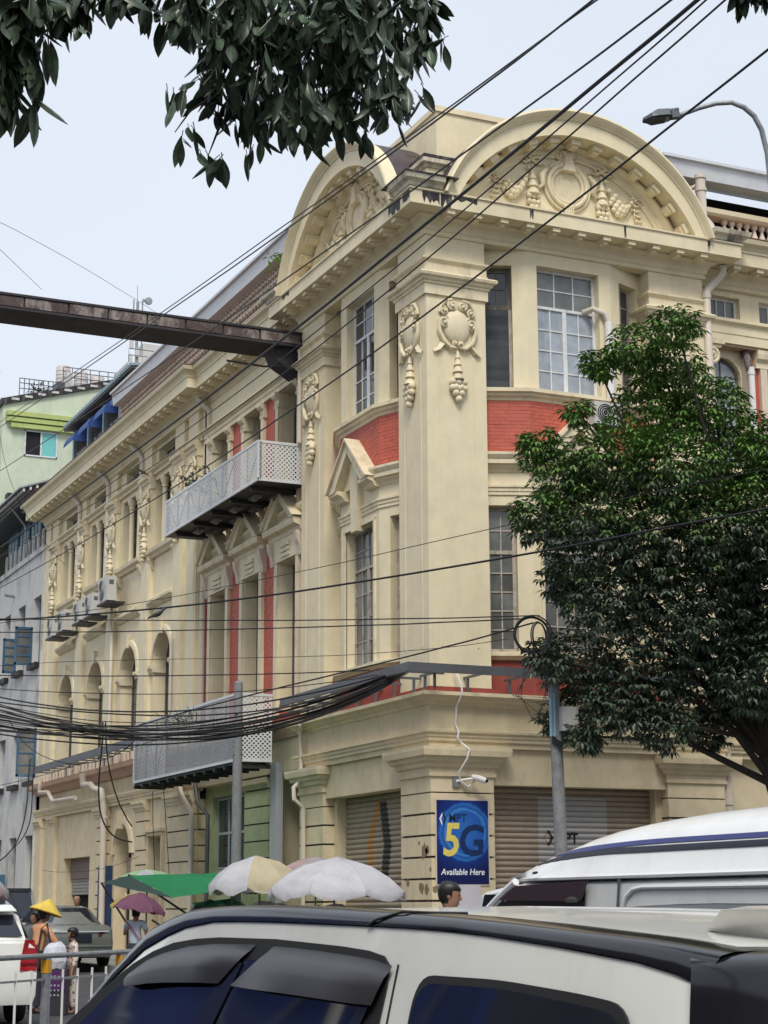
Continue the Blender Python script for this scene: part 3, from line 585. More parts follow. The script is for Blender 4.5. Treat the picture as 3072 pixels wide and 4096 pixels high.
mb = FL(); mb.wall(10.2, 16.35, 0, 5.2, -.4, [(12.75, 15.7, 2.6, 4.72)], .3); part('recess_wall', mb, M['palegreen'])
mb = FL(); mb.box(7.7, 16.4, -1.2, -.1, 5.05, 5.9); part('shop_beam', mb, 'creamg'); mb = FL(); mb.box(7.7, 10.2, -1.9, -1.8, 0, 5.2); part('recess_back', mb, 'dark')
for k in range(10):
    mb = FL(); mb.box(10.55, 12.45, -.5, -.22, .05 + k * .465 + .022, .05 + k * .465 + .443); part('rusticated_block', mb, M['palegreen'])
mb = FL(); mb.box(10.58, 12.42, -.5, -.26, 0, 4.75); part('pier_core', mb, 'grime')
mb = FL(); mb.prism([(-.5, 4.72), (-.2, 4.72), (-.18, 4.82), (-.1, 4.86), (-.1, 5.0), (-.5, 5.03)], 10.45, 12.55, 0); part('pilaster_capital', mb, 'creamg')
mb = FL(); mb.box(9.9, 10.54, -1.6, -.3, 0, 5.1); part('recess_jamb', mb, 'creamg')
mb = FL(); mb.box(12.76, 15.69, -1.2, -.75, 2.4, 4.9); part('room_shade', mb, 'dark')
window(BLD, TL, False, 12.77, 15.68, 2.62, 4.70, -.55, 3, 2, 'acframe', 'glass', fw=.07, mw=.07)
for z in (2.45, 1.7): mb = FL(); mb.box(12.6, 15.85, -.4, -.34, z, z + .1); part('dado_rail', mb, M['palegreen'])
pipe_later = 1
mb = FL(); mb.box(25.25, 26.55, -.1, .04, .3, 2.95); bd_ = part('blue_door_board', mb, mat('dark_blue_board', (.015, .035, .10), .5, var=.2)); mb = FL(); mb.prism([(25.9 + .24 * math.cos(a * PI / 10), 2.45 + .24 * math.sin(a * PI / 10)) for a in range(20)], .035, .05, 1); put('disc', mb, 'frame', bd_)
# ------------------------------------------------------------------ right facade beyond the corner front (wall n -.4)
WR = -.45
ops = [(8.22, 9.30, 12.3, 15.2, 1), (10.35, 11.75, 12.3, 15.2, 1), (8.2, 9.15, 16.14, 16.72), (9.75, 11.2, 16.14, 16.72), (8.3, 9.5, 7.2, 10.6), (10.4, 11.6, 7.2, 10.6)]
mb = FR(); mb.wall(7.7, 15, 6.1, 17.0, WR - .3, ops[:2] + ops[4:], .2); part('wall', mb, 'cream')
mb = FR(); mb.wall(7.7, 15, 15.46, 17.0, WR, [(8.2, 9.15, 16.14, 16.72), (9.75, 11.2, 16.14, 16.72)], .25); part('attic_wall', mb, 'cream2')
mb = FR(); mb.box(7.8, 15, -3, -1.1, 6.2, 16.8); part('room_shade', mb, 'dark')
window(BLD, TR, False, 8.2, 9.15, 16.14, 16.72, WR - .16, 3, 1, 'framewhite', 'glassg'); window(BLD, TR, False, 9.75, 11.2, 16.14, 16.72, WR - .16, 4, 1, 'framewhite', 'glassg')
window(BLD, TR, False, 8.22, 9.30, 12.3, 15.18, WR - .42, 2, 4, 'framedark', 'curtain', arch=True); window(BLD, TR, False, 10.35, 11.75, 12.3, 15.18, WR - .42, 3, 4, 'framedark', 'curtain', arch=True)
mb = FR(); mb.prism([(WR - .3, 15.46), (WR + .08, 15.46), (WR + .08, 15.7), (WR + .1, 15.71), (WR + .1, 15.94), (WR + .14, 15.97), (WR + .2, 16.0), (WR + .2, 16.08), (WR - .3, 16.1)], 7.7, 15, 0); part('architrave', mb, 'cream2')
mb = FR(); mb.box(7.7, 15, -.9, WR + .02, 15.40, 15.458); part('soffit', mb, 'pink')
for a, b, m_ in ((9.32, 9.46, 'whitetrim'), (9.47, 9.74, 'red'), (9.745, 9.95, 'whitetrim'), (11.95, 12.15, 'whitetrim')):
    mb = FR(); mb.box(a, b, WR - .32, WR - .06 - (.1 if m_ == 'red' else 0), 12.2, 15.2); part('pilaster', mb, m_)
for u in (9.85, 12.05):
    mb = FR(); mb.prism([(WR - .4, 14.95), (WR - .05, 14.95), (WR - .05, 15.1), (WR + .04, 15.18), (WR + .06, 15.3), (WR + .06, 15.40), (WR - .4, 15.40)], u - .24, u + .24, 0); part('pilaster_capital', mb, 'trim')
mb = MB(); mb.lathe([(.24, 12.1), (.20, 12.3), (.19, 14.6), (.23, 14.65)], (7.95, .28, 0), 16); part('column', mb, 'cream2', smooth=True)
mb = MB(); scroll(mb, 0, 0, .26, 2.2, .06, PI / 2, 1, y=-.02, k=7, n=44, r1=.12); mb.lathe([(.25, -.02), (.25, .3)], (0, 0, 0), 20, 1); mb.box(-.3, .36, -.1, .3, .28, .42); mb.box(-.2, .28, -.05, .3, .2, .3)
part('ionic_capital', mb, 'trim', loc=(8.02, .18, 15.02), smooth=True)
mb = FR(); mb.prism([(WR - .4, 12.0), (WR - .1, 12.0), (WR, 12.1), (WR, 12.2), (WR - .4, 12.25)], 7.7, 15, 0); part('sill', mb, 'trim')
mb = FR(); mb.box(7.7, 15, -1, WR - .2, 0, 5.9); part('ground_wall', mb, 'creamg')
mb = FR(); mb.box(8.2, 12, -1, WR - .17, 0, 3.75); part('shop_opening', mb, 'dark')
mb = MB(); mb.sweep([(7.7, .42), (15, .42)], STR); part('ground_entablature', mb, 'creamg')
# balustrade over the right cornice
BAL = [(.09, 0), (.09, .06), (.05, .09), (.04, .14), (.085, .26), (.09, .34), (.05, .46), (.04, .54), (.075, .58), (.085, .62), (.085, .68)]
mb = FR(); mb.box(7.9, 15, -.75, -.30, 17.98, 18.16); bal = part('balustrade', mb, 'pink')
mb = FR(); mb.prism([(-.72, 18.84), (-.36, 18.84), (-.30, 18.9), (-.28, 19.02), (-.76, 19.02)], 7.9, 15, 0); put('rail', mb, 'cream2', bal)
q = MB(); q.lathe(BAL, (0, 0, 0), 12); BM = q.mesh('baluster', True); BM.materials.append(M['whitetrim'])
for i in range(20): put('baluster', BM, None, bal, (8.85 + .235 * i, .53, 18.16))
# roof with white eaves behind the parapets
def eave(face, u0, u1, n, z, sof):
    mb = fb(face); mb.prism([(n - 3.5, z + 1.2), (n + .02, z + .12), (n + .02, z + .06), (n - 3.5, z + 1.1)], u0, u1, 0); part('roof_sheet', mb, M['roofsheet'])
    mb = fb(face); mb.prism([(n - .05, z - .36), (n + .0, z - .36), (n + .05, z + .05), (n + .14, z + .06), (n + .14, z + .14), (n - .05, z + .12)], u0, u1, 0); part('eave_gutter', mb, M['gutter'])
    mb = fb(face); mb.box(u0, u1, n - sof, n - .055, z - .36, z - .30); part('eave_soffit', mb, M['gutter'])
M['gutter'] = mat('grey_white_gutter', (.60, .61, .63), .45, .1, var=.04, dirt=(.3, .3, .3), dirt_amt=.2)
M['roofsheet'] = mat('grey_roof_sheet', (.28, .30, .31), .5, .2, var=.08)
eave('R', 7.0, 15, -.55, 20.24, .45)
mb = FR(); mb.box(7.2, 15, -3.4, -3.0, 18, 20.6); part('attic_back_wall', mb, 'dark')
eave('L', 7.5, 27.6, -.28, 20.32, .32)
mb = FL(); mb.box(7.9, 27.6, -.72, -.50, 18.0, 18.9); mb.box(7.9, 27.6, -.74, -.46, 18.9, 19.0); part('parapet_wall', mb, 'pink')
mb = FL(); mb.box(7.9, 36, -.55, -.35, 17.98, 18.30); mb.box(7.9, 36, -.6, -.32, 18.30, 18.36); part('parapet_wall', mb, 'pink')
for k in range(14):
    mb = FL(); u = 26.2 + k * .7; mb.box(u, u + .42, -.62, -.3, 18.36, 18.48); part('parapet_block', mb, 'pink')
lt = FL(); du = .28                              # pierced lattice screen
lt.box(7.9, 27.5, -.68, -.54, 19.86, 20.0)
for i in range(70):
    u = 7.9 + i * du
    for a, b in (((u, 19.0), (u + du, 19.44)), ((u + du, 19.0), (u, 19.44)), ((u, 19.44), (u + du, 19.88)), ((u + du, 19.44), (u, 19.88))):
        d = Vector((b[0] - a[0], b[1] - a[1])).normalized() * .045; px = (-d.y, d.x)
        lt.prism([(a[0] + px[0], a[1] + px[1]), (b[0] + px[0], b[1] + px[1]), (b[0] - px[0], b[1] - px[1]), (a[0] - px[0], a[1] - px[1])], -.64, -.54, 1)
part('lattice_screen', lt, M['lattice'] if 'lattice' in M else mat('brown_lattice', (.55, .45, .35), .8, var=.15), kind='stuff')
mb = FL(); mb.box(7.9, 27.5, -1.2, -.85, 18.8, 20.1); part('attic_back_wall', mb, 'pink')
mb = FL(); mb.box(27.5, 27.75, -3, -.6, 18, 20.0); part('attic_end_wall', mb, 'pink')
mb = MB(); mb.box(.6, 15, .8, 36, 17.4, 17.9); part('flat_roof', mb, 'steel')
# ------------------------------------------------------------------ pipes fixed to the walls
def pipe(pts, r, m_='pipe', joints=(), name='drain_pipe'):
    mb = MB(); mb.tube(pts, r, 12)
    for j in joints: mb.tube([(j[0], j[1], j[2] - .05), (j[0], j[1], j[2] + .05)], r * 1.18, 12)
    return part(name, mb, m_, smooth=True)
pipe([(8.25, -.15, 17.28), (8.25, -.12, 17.1), (8.18, -.05, 16.98), (7.85, -.02, 16.62), (7.78, -.06, 16.5), (7.78, -.06, 12)], .10, 'pipe', [(7.78, -.06, 16.42)])
pipe([(8.0, .3, 19.85), (8.0, .28, 18.7), (8.15, .2, 18.45), (8.2, .1, 18.2), (8.2, .1, 18.0)], .13, 'pipe', [(8.0, .29, 19.8), (8.0, .29, 19.45)])
pipe([(7.6, .9, 19.4), (8.0, .3, 19.62)], .06, 'pipe')
pipe([(9.35, .65, 15.42), (9.36, .5, 15.1), (9.37, .42, 14.85)], .10, 'rust'); pipe([(9.37, .40, 14.9), (9.37, .40, 9)], .085, 'pipewhite', [(9.37, .40, 14.75)])
pipe([(4.35, .22, 15.62), (4.48, -.02, 15.66), (4.75, -.1, 15.55), (4.86, -.1, 15.30)], .07, 'pipe'); pipe([(4.86, -.1, 15.34), (4.86, -.1, 13.44)], .10, 'pipewhite')
pipe([(-.2, 16.0, 17.25), (-.2, 16.0, 17.1), (-.1, 15.95, 16.95), (.16, 15.9, 16.7), (.16, 15.9, 15.0), (.12, 15.95, 13.6), (.10, 16.05, 13.4), (.10, 16.05, 6.2)], .09, 'pipe', [(.16, 15.9, 16.1), (.1, 16.05, 10.2)])
for u, zb in ((26.9, 12.2), (30.9, 12.0), (22.7, 15.2)):
    pipe([(-.4, u, 17.2), (-.1, u - .15, 16.85), (-.06, u - .3, 16.6), (-.06, u - .3, zb)], .09, 'pipe', [(-.06, u - .3, 16.0), (-.06, u - .3, 14.0)])
pipe([(-.1, 18.55, 9.9), (-.1, 18.55, 6.5)], .05, 'pipe')
pipe([(-.1, 25.6, 12.1), (-.12, 25.6, 11.3), (-.12, 25.4, 11.0), (-.12, 25.4, 6.7)], .06, 'pipe')
pipe([(-.55, 27.2, 6.2), (-.5, 27.2, 5.8), (-.5, 26.2, 5.75), (-.4, 26.1, 5.6), (-.25, 25.6, 5.5), (-.25, 25.55, 5.3), (-.2, 25.5, 4.9), (-.15, 25.5, 0)], .11, 'pipe', [(-.25, 25.55, 5.2), (-.15, 25.5, 4.6)])
pipe([(-.5, 33.5, 6.4), (-.55, 33.5, 5.9), (-.45, 32.5, 5.85), (-.3, 32.3, 5.5), (-.3, 29.0, 5.45)], .08, 'pipe')
pipe([(-.36, 6.6, 6.3), (-.40, 6.7, 6.05), (-.14, 7.3, 5.95), (-.12, 7.3, 4.7), (-.35, 7.25, 4.5), (-.35, 7.2, 4.2), (-.1, 7.2, 4.0), (-.1, 7.2, 0)], .06, 'pipe')
pipe([(-.2, 17.2, 5.4), (-.2, 16.9, 4.9), (-.12, 16.1, 4.3), (-.12, 16.1, 0)], .085, 'pipe', [(-.12, 16.1, 3.2)])
pipe([(-.05, 16.1, 5.3), (-.05, 15.8, 4.6), (.2, 15.55, 4.2), (.2, 15.55, 0)], .06, 'steel')
mb = FL(); mb.box(9.15, 9.5, -.1, .1, 0, 5.3); mb.box(9.52, 9.6, -.05, .1, 0, 5.3); part('steel_post', mb, 'perfg')
pipe([(7.86, .12, 5.9), (7.86, .12, 0)], .12, 'pipe', [(7.86, .12, 4.9), (7.86, .12, 3.9)])
pipe([(7.66, 7.72, 16.3), (-.06, 7.72, 16.3)][1:] + [(-.06, 7.74, 13.7)], .06, 'pipe')
# camera with its cable on the corner pier
pipe([(.55, -.14, 6.7), (.62, -.33, 6.3), (.62, -.34, 6.1), (.6, -.1, 5.85), (.6, -.06, 5.45), (.6, -.2, 5.3), (.56, -.22, 5.15), (.66, -.2, 5.05), (.78, -.36, 4.9), (.72, -.36, 4.7), (.62, -.12, 4.4), (.68, -.1, 4.22), (.85, -.12, 4.1), (.98, -.14, 4.2), (1.0, -.18, 4.3)], .022, 'pipewhite', name='conduit')
cc = thing('security_camera', 'small white security camera on an arm below the corner pier capital', 'camera', (.6, -.02, 4.22))
put('mount_plate', MB().box(-.08, .08, -.04, .02, -.12, .08), 'galv', cc); put('arm', MB().tube([(0, -.02, 0), (.2, -.14, .04), (.38, -.2, .06)], .03, 8), 'pipewhite', cc)
put('body', MB().tube([(.32, -.16, .1), (.44, -.26, .06), (.56, -.36, .0)], [.05, .07, .065], 10), 'pipewhite', cc); put('lens', MB().ball((.57, -.37, 0), .04, 8, 6), 'dark', cc)
# ------------------------------------------------------------------ ground: road, pavement, kerb
M['asphalt'] = mat('asphalt', (.055, .055, .058), .85, var=.25, scale=1.5, dirt=(.09, .085, .08), dirt_amt=.5, bump=.4, bscale=120)
M['paving'] = mat('grey_paving', (.26, .25, .23), .8, var=.12, rnd=.1, dirt=(.12, .11, .1), dirt_amt=.4, bump=.3)
M['kerb'] = mat('kerb_concrete', (.30, .29, .27), .8, var=.15, dirt=(.1, .1, .1), dirt_amt=.5)
mb = MB(); mb.box(-900, 900, -900, 900, -.3, -.012); put('ground', mb, 'kerb', kind='structure')
mb = MB(); mb.box(-21, -4.6, -120, 260, -.1, -.004); put('road', mb, 'asphalt', kind='structure')
mb = MB(); mb.box(-4.6, 220, -26, -6.2, -.1, -.003); put('side_road', mb, 'asphalt', kind='structure')
mb = MB(); mb.box(-4.45, 0, -6.0, 150, -.1, .13); mb.box(0, 150, -6.0, 0.0, -.1, .129); put('pavement', mb, 'paving', kind='structure')
mb = MB(); mb.box(-4.62, -4.45, -6.1, 150, -.1, .145); mb.box(-4.62, 150, -6.22, -6.0, -.1, .142); put('kerb', mb, 'kerb', kind='structure')
mb = MB(); mb.box(-60, -21, -120, 260, -.1, .12); put('far_pavement', mb, 'paving', kind='structure')
mb = MB()
for k in range(14): mb.box(-12.9, -12.75, -4 + k * 6, -1 + k * 6, -.05, .001)
put('lane_marking', mb, mat('road_paint', (.55, .55, .52), .7, var=.2, dirt=(.1, .1, .1), dirt_amt=.7), kind='structure')
# ------------------------------------------------------------------ steel sign frame hung round the corner
fr_ = thing('sign_frame', 'bare grey steel sign frame on brackets round the first floor ledge of the corner building', 'sign frame')
mb = MB(); mb.sweep([(-.0, 6.6), (0, -.0), (9.5, -.0)], [(.92, 6.47), (1.0, 6.47), (1.0, 6.66), (.92, 6.66), (.92, 6.61), (.97, 6.60), (.97, 6.52), (.92, 6.50)]); put('channel', mb, 'steel', fr_)
mb = MB(); mb.sweep([(0, 33.3), (0, 18.0)], [(.92, 6.55), (1.0, 6.55), (1.0, 6.80), (.92, 6.80)]); put('channel', mb, 'steel', fr_)
for k in range(34):
    u = -.6 + k * 1.05 if k < 9 else 18.3 + (k - 9) * 1.05
    if u > 33.3: break
    z = 6.48 if k < 9 else 6.6; xw = 0.05 if u < 0 else 0.0
    mb = MB(); mb.box(-.95, .05, u - .025, u + .025, z, z + .05); mb.box(-.2, -.15, u - .025, u + .025, z - .32, z); put('bracket', mb, 'steel', fr_)
    if k < 9:
        mb = MB(); u2 = u + .4; mb.box(u2 - .025, u2 + .025, -.95, .05, z, z + .05); mb.box(u2 - .025, u2 + .025, -.2, -.15, z - .32, z); put('bracket', mb, 'steel', fr_)
# ------------------------------------------------------------------ perforated balconies
def perf(T, s0, s1, z0, z1, n, pitch=.088, r=.026):
    v = []; f = []
    row = pitch / 2; nr = int((z1 - z0) / row); nc = int((s1 - s0) / pitch); ps = (s1 - s0) / nc; pz = (z1 - z0) / nr
    for j in range(nr):
        off = ps / 2 if j % 2 else 0
        for i in range(nc - (1 if j % 2 else 0)):
            a = s0 + i * ps + off; b = a + ps; c = z0 + j * pz; d = c + pz; cx = (a + b) / 2; cz = (c + d) / 2; rr = min(r, pz * .46)
            o = len(v); oct_ = [(cx + (rr * 1.15) * math.cos(PI / 4 * k), cz + rr * math.sin(PI / 4 * k)) for k in range(8)]
            box = [(b, cz), (b, d), (cx, d), (a, d), (a, cz), (a, c), (cx, c), (b, c)]
            v += [(x, n, z) for x, z in box] + [(x, n, z) for x, z in oct_]
            f += [(o + k, o + (k + 1) % 8, o + 8 + (k + 1) % 8, o + 8 + k) for k in range(8)]
        if j % 2:
            for a, b in ((s0, s0 + ps / 2), (s1 - ps / 2, s1)):
                o = len(v); c = z0 + j * pz; v += [(a, n, c), (b, n, c), (b, n, c + pz), (a, n, c + pz)]; f.append((o, o + 1, o + 2, o + 3))
    m_ = MB(T); m_.add(v, f); return m_
def balcony(label, u0, u1, n0, n1, z0, z1, floor=True):
    t = thing('perforated_balcony', label, 'balcony')
    TLx = lambda s, n, z: (-n, s, z)
    TE = lambda s, n, z: (-s, n, z)
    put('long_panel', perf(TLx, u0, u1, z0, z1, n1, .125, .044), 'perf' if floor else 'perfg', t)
    for u in (u0, u1): put('end_panel', perf(TE, n0, n1, z0, z1, u, .118, .042), 'perf', t)
    e = .035
    mb = FL()
    for z in (z0, z1): mb.box(u0, u1, n1 - e, n1 + e * .3, z - e, z + e)
    put('edge_rail', mb, 'perf', t)
    for u in (u0, u1):
        mb = FL()
        for z in (z0, z1): mb.box(u - e * .5, u + e * .5, n0, n1 - e, z - e, z + e)
        mb.box(u - e, u + e, n1 - e, n1 + e * .35, z0 + e, z1 - e); put('corner_post', mb, 'perf', t)
    mb = FL(); k = int((u1 - u0) / 1.0)
    for i in range(k + 1):
        u = u0 + (u1 - u0) * i / k
        mb.box(u - .02, u + .02, n1 - .1, n1 - .06, z0, z1)
        if i < k:
            v = u0 + (u1 - u0) * (i + 1) / k; a, b = ((u, z0), (v, z1)) if i % 2 else ((u, z1), (v, z0))
            mb.prism([(a[0], a[1] - .02), (a[0], a[1] + .02), (b[0], b[1] + .02), (b[0], b[1] - .02)], n1 - .09, n1 - .07, 1)
    put('bracing', mb, 'galv', t, kind='stuff')
    if floor:
        mb = FL(); mb.box(u0, u1, n0, n1, z0 - .02, z0 + .02); put('floor_plate', mb, 'steeldk', t)
        for i in range(5):
            u = u0 + .8 + (u1 - u0 - 1.6) * i / 4; mb = FL(); mb.box(u - .06, u + .06, n0, n1 - .1, z0 - .14, z0 - .02); put('floor_beam', mb, 'steeldk', t)
        for i in range(4):
            for nn in (.3, .8):
                u = u0 + 1.5 + (u1 - u0 - 2.6) * i / 3.4 + nn * .4; mb = FL(); mb.box(u - .25, u + .25, n0 + nn - .12, n0 + nn + .1, z0 - .1, z0 - .03); mb.box(u - .12, u + .12, n0 + nn - .06, n0 + nn + .05, z0 - .16, z0 - .1); put('floodlight', mb, 'galv', t)
    else:
        mb = FL()
        for nn in (n0 + .1, n1 - .1): mb.box(u0, u1, nn - .05, nn + .05, z0 - .1, z0 - .02)
        for i in range(12): u = u0 + .1 + (u1 - u0 - .2) * i / 11; mb.box(u - .04, u + .04, n0, n1, z0 - .2, z0 - .1)
        mb.box(u0 + .05, u1 - .05, n0, n1 - .05, z0 - .03, z0 + .02)
        put('floor_frame', mb, 'steeldk', t)
    return t
balcony('pale perforated steel balcony high under the second floor windows, dark underside with floodlights', 7.85, 15.95, -.2, 1.2, 12.62, 13.66)
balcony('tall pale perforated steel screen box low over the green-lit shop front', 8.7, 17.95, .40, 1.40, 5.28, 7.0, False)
# ------------------------------------------------------------------ air conditioners
def aircon(label, x, y, z, rz, group=None, s=1.0):
    t = thing('air_conditioner', label, 'air conditioner', (x, y, z), rz, group); m_ = M['acw']
    q = MB(); q.box(-.42 * s, .42 * s, -.16, .16, -.30 * s, .30 * s); put('casing', q, m_, t)
    q = MB(); q.lathe([(.25 * s, -.004), (.25 * s, .0)], (-.1 * s, -.166, 0), 20, 1); put('fan_opening', q, 'steeldk', t)
    q = MB()
    for r in (.08, .14, .20, .25): q.tube([(-.1 * s + r * s * math.cos(a * PI / 9), -.18, r * s * math.sin(a * PI / 9)) for a in range(19)], .008, 4)
    put('fan_guard', q, m_, t)
    q = MB(); q.box(-.40 * s, .40 * s, -.2, .5, -.36 * s, -.31 * s); put('wall_bracket', q, 'steeldk', t)
    q = MB(); q.box(.422 * s, .43 * s, -.1, .06, .1 * s, .2 * s); put('handle', q, 'steel', t)
M['acw'] = mat('air_conditioner_shell', (.52, .51, .48), .5, var=.06, dirt=(.25, .22, .18), dirt_amt=.4)
aircon('largest of the grey air conditioners hung under the upper sills, alone on its bracket', -.45, 25.0, 12.45, -PI / 2, 'air conditioners on the long front', 1.45)
aircon('grey air conditioner, nearer of the pair beside the largest one', -.45, 26.9, 12.2, -PI / 2, 'air conditioners on the long front', 1.3)
aircon('grey air conditioner, farther of the pair beside the largest one', -.45, 28.5, 12.2, -PI / 2, 'air conditioners on the long front', 1.3)
aircon('grey air conditioner near the white house, nearer of that pair', -.45, 30.9, 12.2, -PI / 2, 'air conditioners on the long front', 1.3)
aircon('grey air conditioner closest of all to the white house', -.45, 32.5, 12.2, -PI / 2, 'air conditioners on the long front', 1.3)
aircon('pale air conditioner half hidden by leaves under the corner bay sill', 4.5, -.38, 12.9, 0, None, .9)
# ------------------------------------------------------------------ riveted girder across the street
gd = thing('overhead_girder', 'rusty dark steel girder spanning the street to the corner building', 'girder', (0, 7.8, 16.42))
q = MB(); q.box(-34, .03, .02, 1.15, 0, .37); put('girder_body', q, 'rustdk', gd)
x = -34.0
while x < -.1:
    q = MB(); w_ = random.choice((1.05, 1.15, 1.3)); w_ = min(w_, -.02 - x); q.box(x + .025, x + w_ - .025, -.012 - random.random() * .02, .02, .06, .32); put('plate', q, 'rust', gd); x += w_
q = MB(); q.box(-34, .03, -.05, 1.2, .34, .40); put('top_flange', q, 'rustdk', gd); q = MB(); q.box(-34, .03, -.04, 1.2, -.03, .03); put('bottom_flange', q, 'rustdk', gd)
q = MB(); q.prism([(-.0, -.0), (-.75, -.05), (-.6, -.4), (0, -.75)], .2, .9, 1); put('wall_bracket', q, 'rustdk', gd)
q = MB(); q.tube([(-.05, .1, -.75), (-.6, .0, -.62), (-1.1, -.1, -.72), (-2.2, -.2, -.72)], .03, 6); put('stub_cable', q, 'cable', gd)
# ------------------------------------------------------------------ neighbours
M['whitewall'] = mat('mouldy_white_wall', (.56, .55, .53), .8, var=.06, streak=.45, dirt=(.16, .16, .16), dirt_amt=.7, dirt_scale=.7, bump=.2)
M['blockwall'] = mat('grey_block_wall', (.22, .20, .18), .8, var=.3, scale=.3, streak=.4, dirt=(.05, .05, .055), dirt_amt=.7, dirt_scale=.25)
M['blue'] = mat('blue_painted_wood', (.035, .105, .19), .6, var=.15, dirt=(.25, .3, .33), dirt_amt=.3)
M['green'] = mat('pale_green_wall', (.53, .585, .45), .7, var=.05, streak=.2, dirt=(.2, .25, .15), dirt_amt=.25, dirt_scale=.5)
M['lime'] = mat('lime_ledge', (.40, .46, .16), .7, var=.08, streak=.3)
M['tin'] = mat('grey_tin_sheet', (.30, .33, .35), .5, .3, var=.15, dirt=(.15, .12, .1), dirt_amt=.5)
M['bluetin'] = mat('blue_grey_tin', (.26, .34, .38), .5, .2, var=.15, dirt=(.4, .42, .43), dirt_amt=.4)
wh = thing('white_house', 'mouldy white rendered house with blue shutters beside the cream building', 'house')
cols = [(36.5, 37.9), (39.3, 40.7), (42.1, 43.4), (45.0, 46.4), (48, 49.4), (51, 52.4)]
wz = [(11.4, 14.2), (6.6, 8.7), (2.0, 4.4)]
ops = [(a + .05, b - .02, c, d) for a, b in cols for c, d in wz]
q = FL(); q.wall(36.22, 75, 0, 16.1, .02, ops, .34); put('wall', q, 'whitewall', wh)
q = FL(); q.box(36.3, 75, -8, -.9, 0, 15.9); put('room_shade', q, 'dark', wh)
q = FL(); q.box(36.22, 75, -9, .10, 16.0, 16.22); put('floor_slab', q, 'whitewall', wh)
for a, b in cols:
    for c, d in wz:
        window(wh, TL, False, a + .06, b - .03, c + .02, d - .02, -.26, 2, 4, 'blue' if c > 5 else 'framedark', 'glassg' if c > 10 else 'glass', fw=.1)
        q = FL(); q.box(a, b + .05, -.3, .22, c - .22, c - .02); put('sill', q, 'grime', wh)
for (u, z0, z1, w_) in ((37.9, 11.4, 13.0, .75), (36.55, 6.7, 8.6, .8), (40.8, 11.4, 12.9, .6)):          # open casement leaves
    q = FL(); q.box(u - .03, u + .03, .02, w_, z0, z0 + .1); q.box(u - .03, u + .03, .02, w_, z1 - .1, z1); q.box(u - .03, u + .03, .02, .1, z0, z1); q.box(u - .03, u + .03, w_ - .08, w_, z0, z1)
    for k in range(1, 4): z = z0 + (z1 - z0) * k / 4; q.box(u - .03, u + .03, .1, w_ - .08, z - .03, z + .03)
    sh_ = put('shutter_leaf', q, 'blue', wh); q = FL(); q.box(u - .008, u + .008, .1, w_ - .08, z0 + .1, z1 - .1); put('pane', q, 'glassg', sh_)
q = FL(); q.box(36.4, 75, -3.2, -3.0, 16.2, 19.9); put('loggia_back', q, 'dark', wh); q = FL(); q.box(36.25, 36.4, -4, -.3, 16.2, 19.0); put('loggia_side', q, 'grime', wh)
for k in range(9):
    u = 37.0 + k * .85; q = FL(); q.lathe([(.1, 16.2), (.1, 16.9), (.08, 17.0), (.08, 17.05)], (u, -.1, 0), 8); put('loggia_post', q, 'whitewall', wh)
for u0, u1 in ((39.2, 41.0), (41.4, 43.2), (43.6, 45.6)):
    q = FL(); q.box(u0, u1, -.55, -.5, 16.2, 18.3); sc = put('loggia_shutter', q, 'blue', wh)
    for k in range(3): q = FL(); q.box(u0 + .1 + k * .6, u0 + .5 + k * .6, -.5, -.47, 16.4 + (k % 2) * .2, 17.9); put('shutter_panel', q, 'bluetin', sc)
q = FL(); q.prism([(-6, 21.2), (1.15, 18.62), (1.15, 18.55), (-6, 21.1)], 36.4, 75, 0); put('tin_roof', q, 'tin', wh)
for k in range(3): q = FL(); q.box(36.4, 75, .92 - .28 * k, 1.0 - .28 * k, 18.44 + .1 * k, 18.56 + .1 * k); put('batten', q, 'whitewall', wh)
q = FL(); q.tube([(39.4, .9, 18.5), (39.3, .2, 17.6), (39.0, .1, 16.3)], .05, 6); q.tube([(37.5, .3, 18.3), (38.9, .4, 18.1)], .05, 6); put('roof_strut', q, 'galv', wh)
q = FL(); q.tube([(41.6, .02, 14.9), (41.6, .45, 14.95)], .08, 8); put('spout', q, 'tin', wh)
q = FL(); q.box(39.9, 41.4, .3, .38, 2.2, 2.9); put('shop_board', q, mat('blue_board', (.04, .14, .22), .6), wh)
q = FL(); q.box(36.2, 36.3, .0, .06, 0, 16); put('corner_strip', q, 'whitewall', wh)
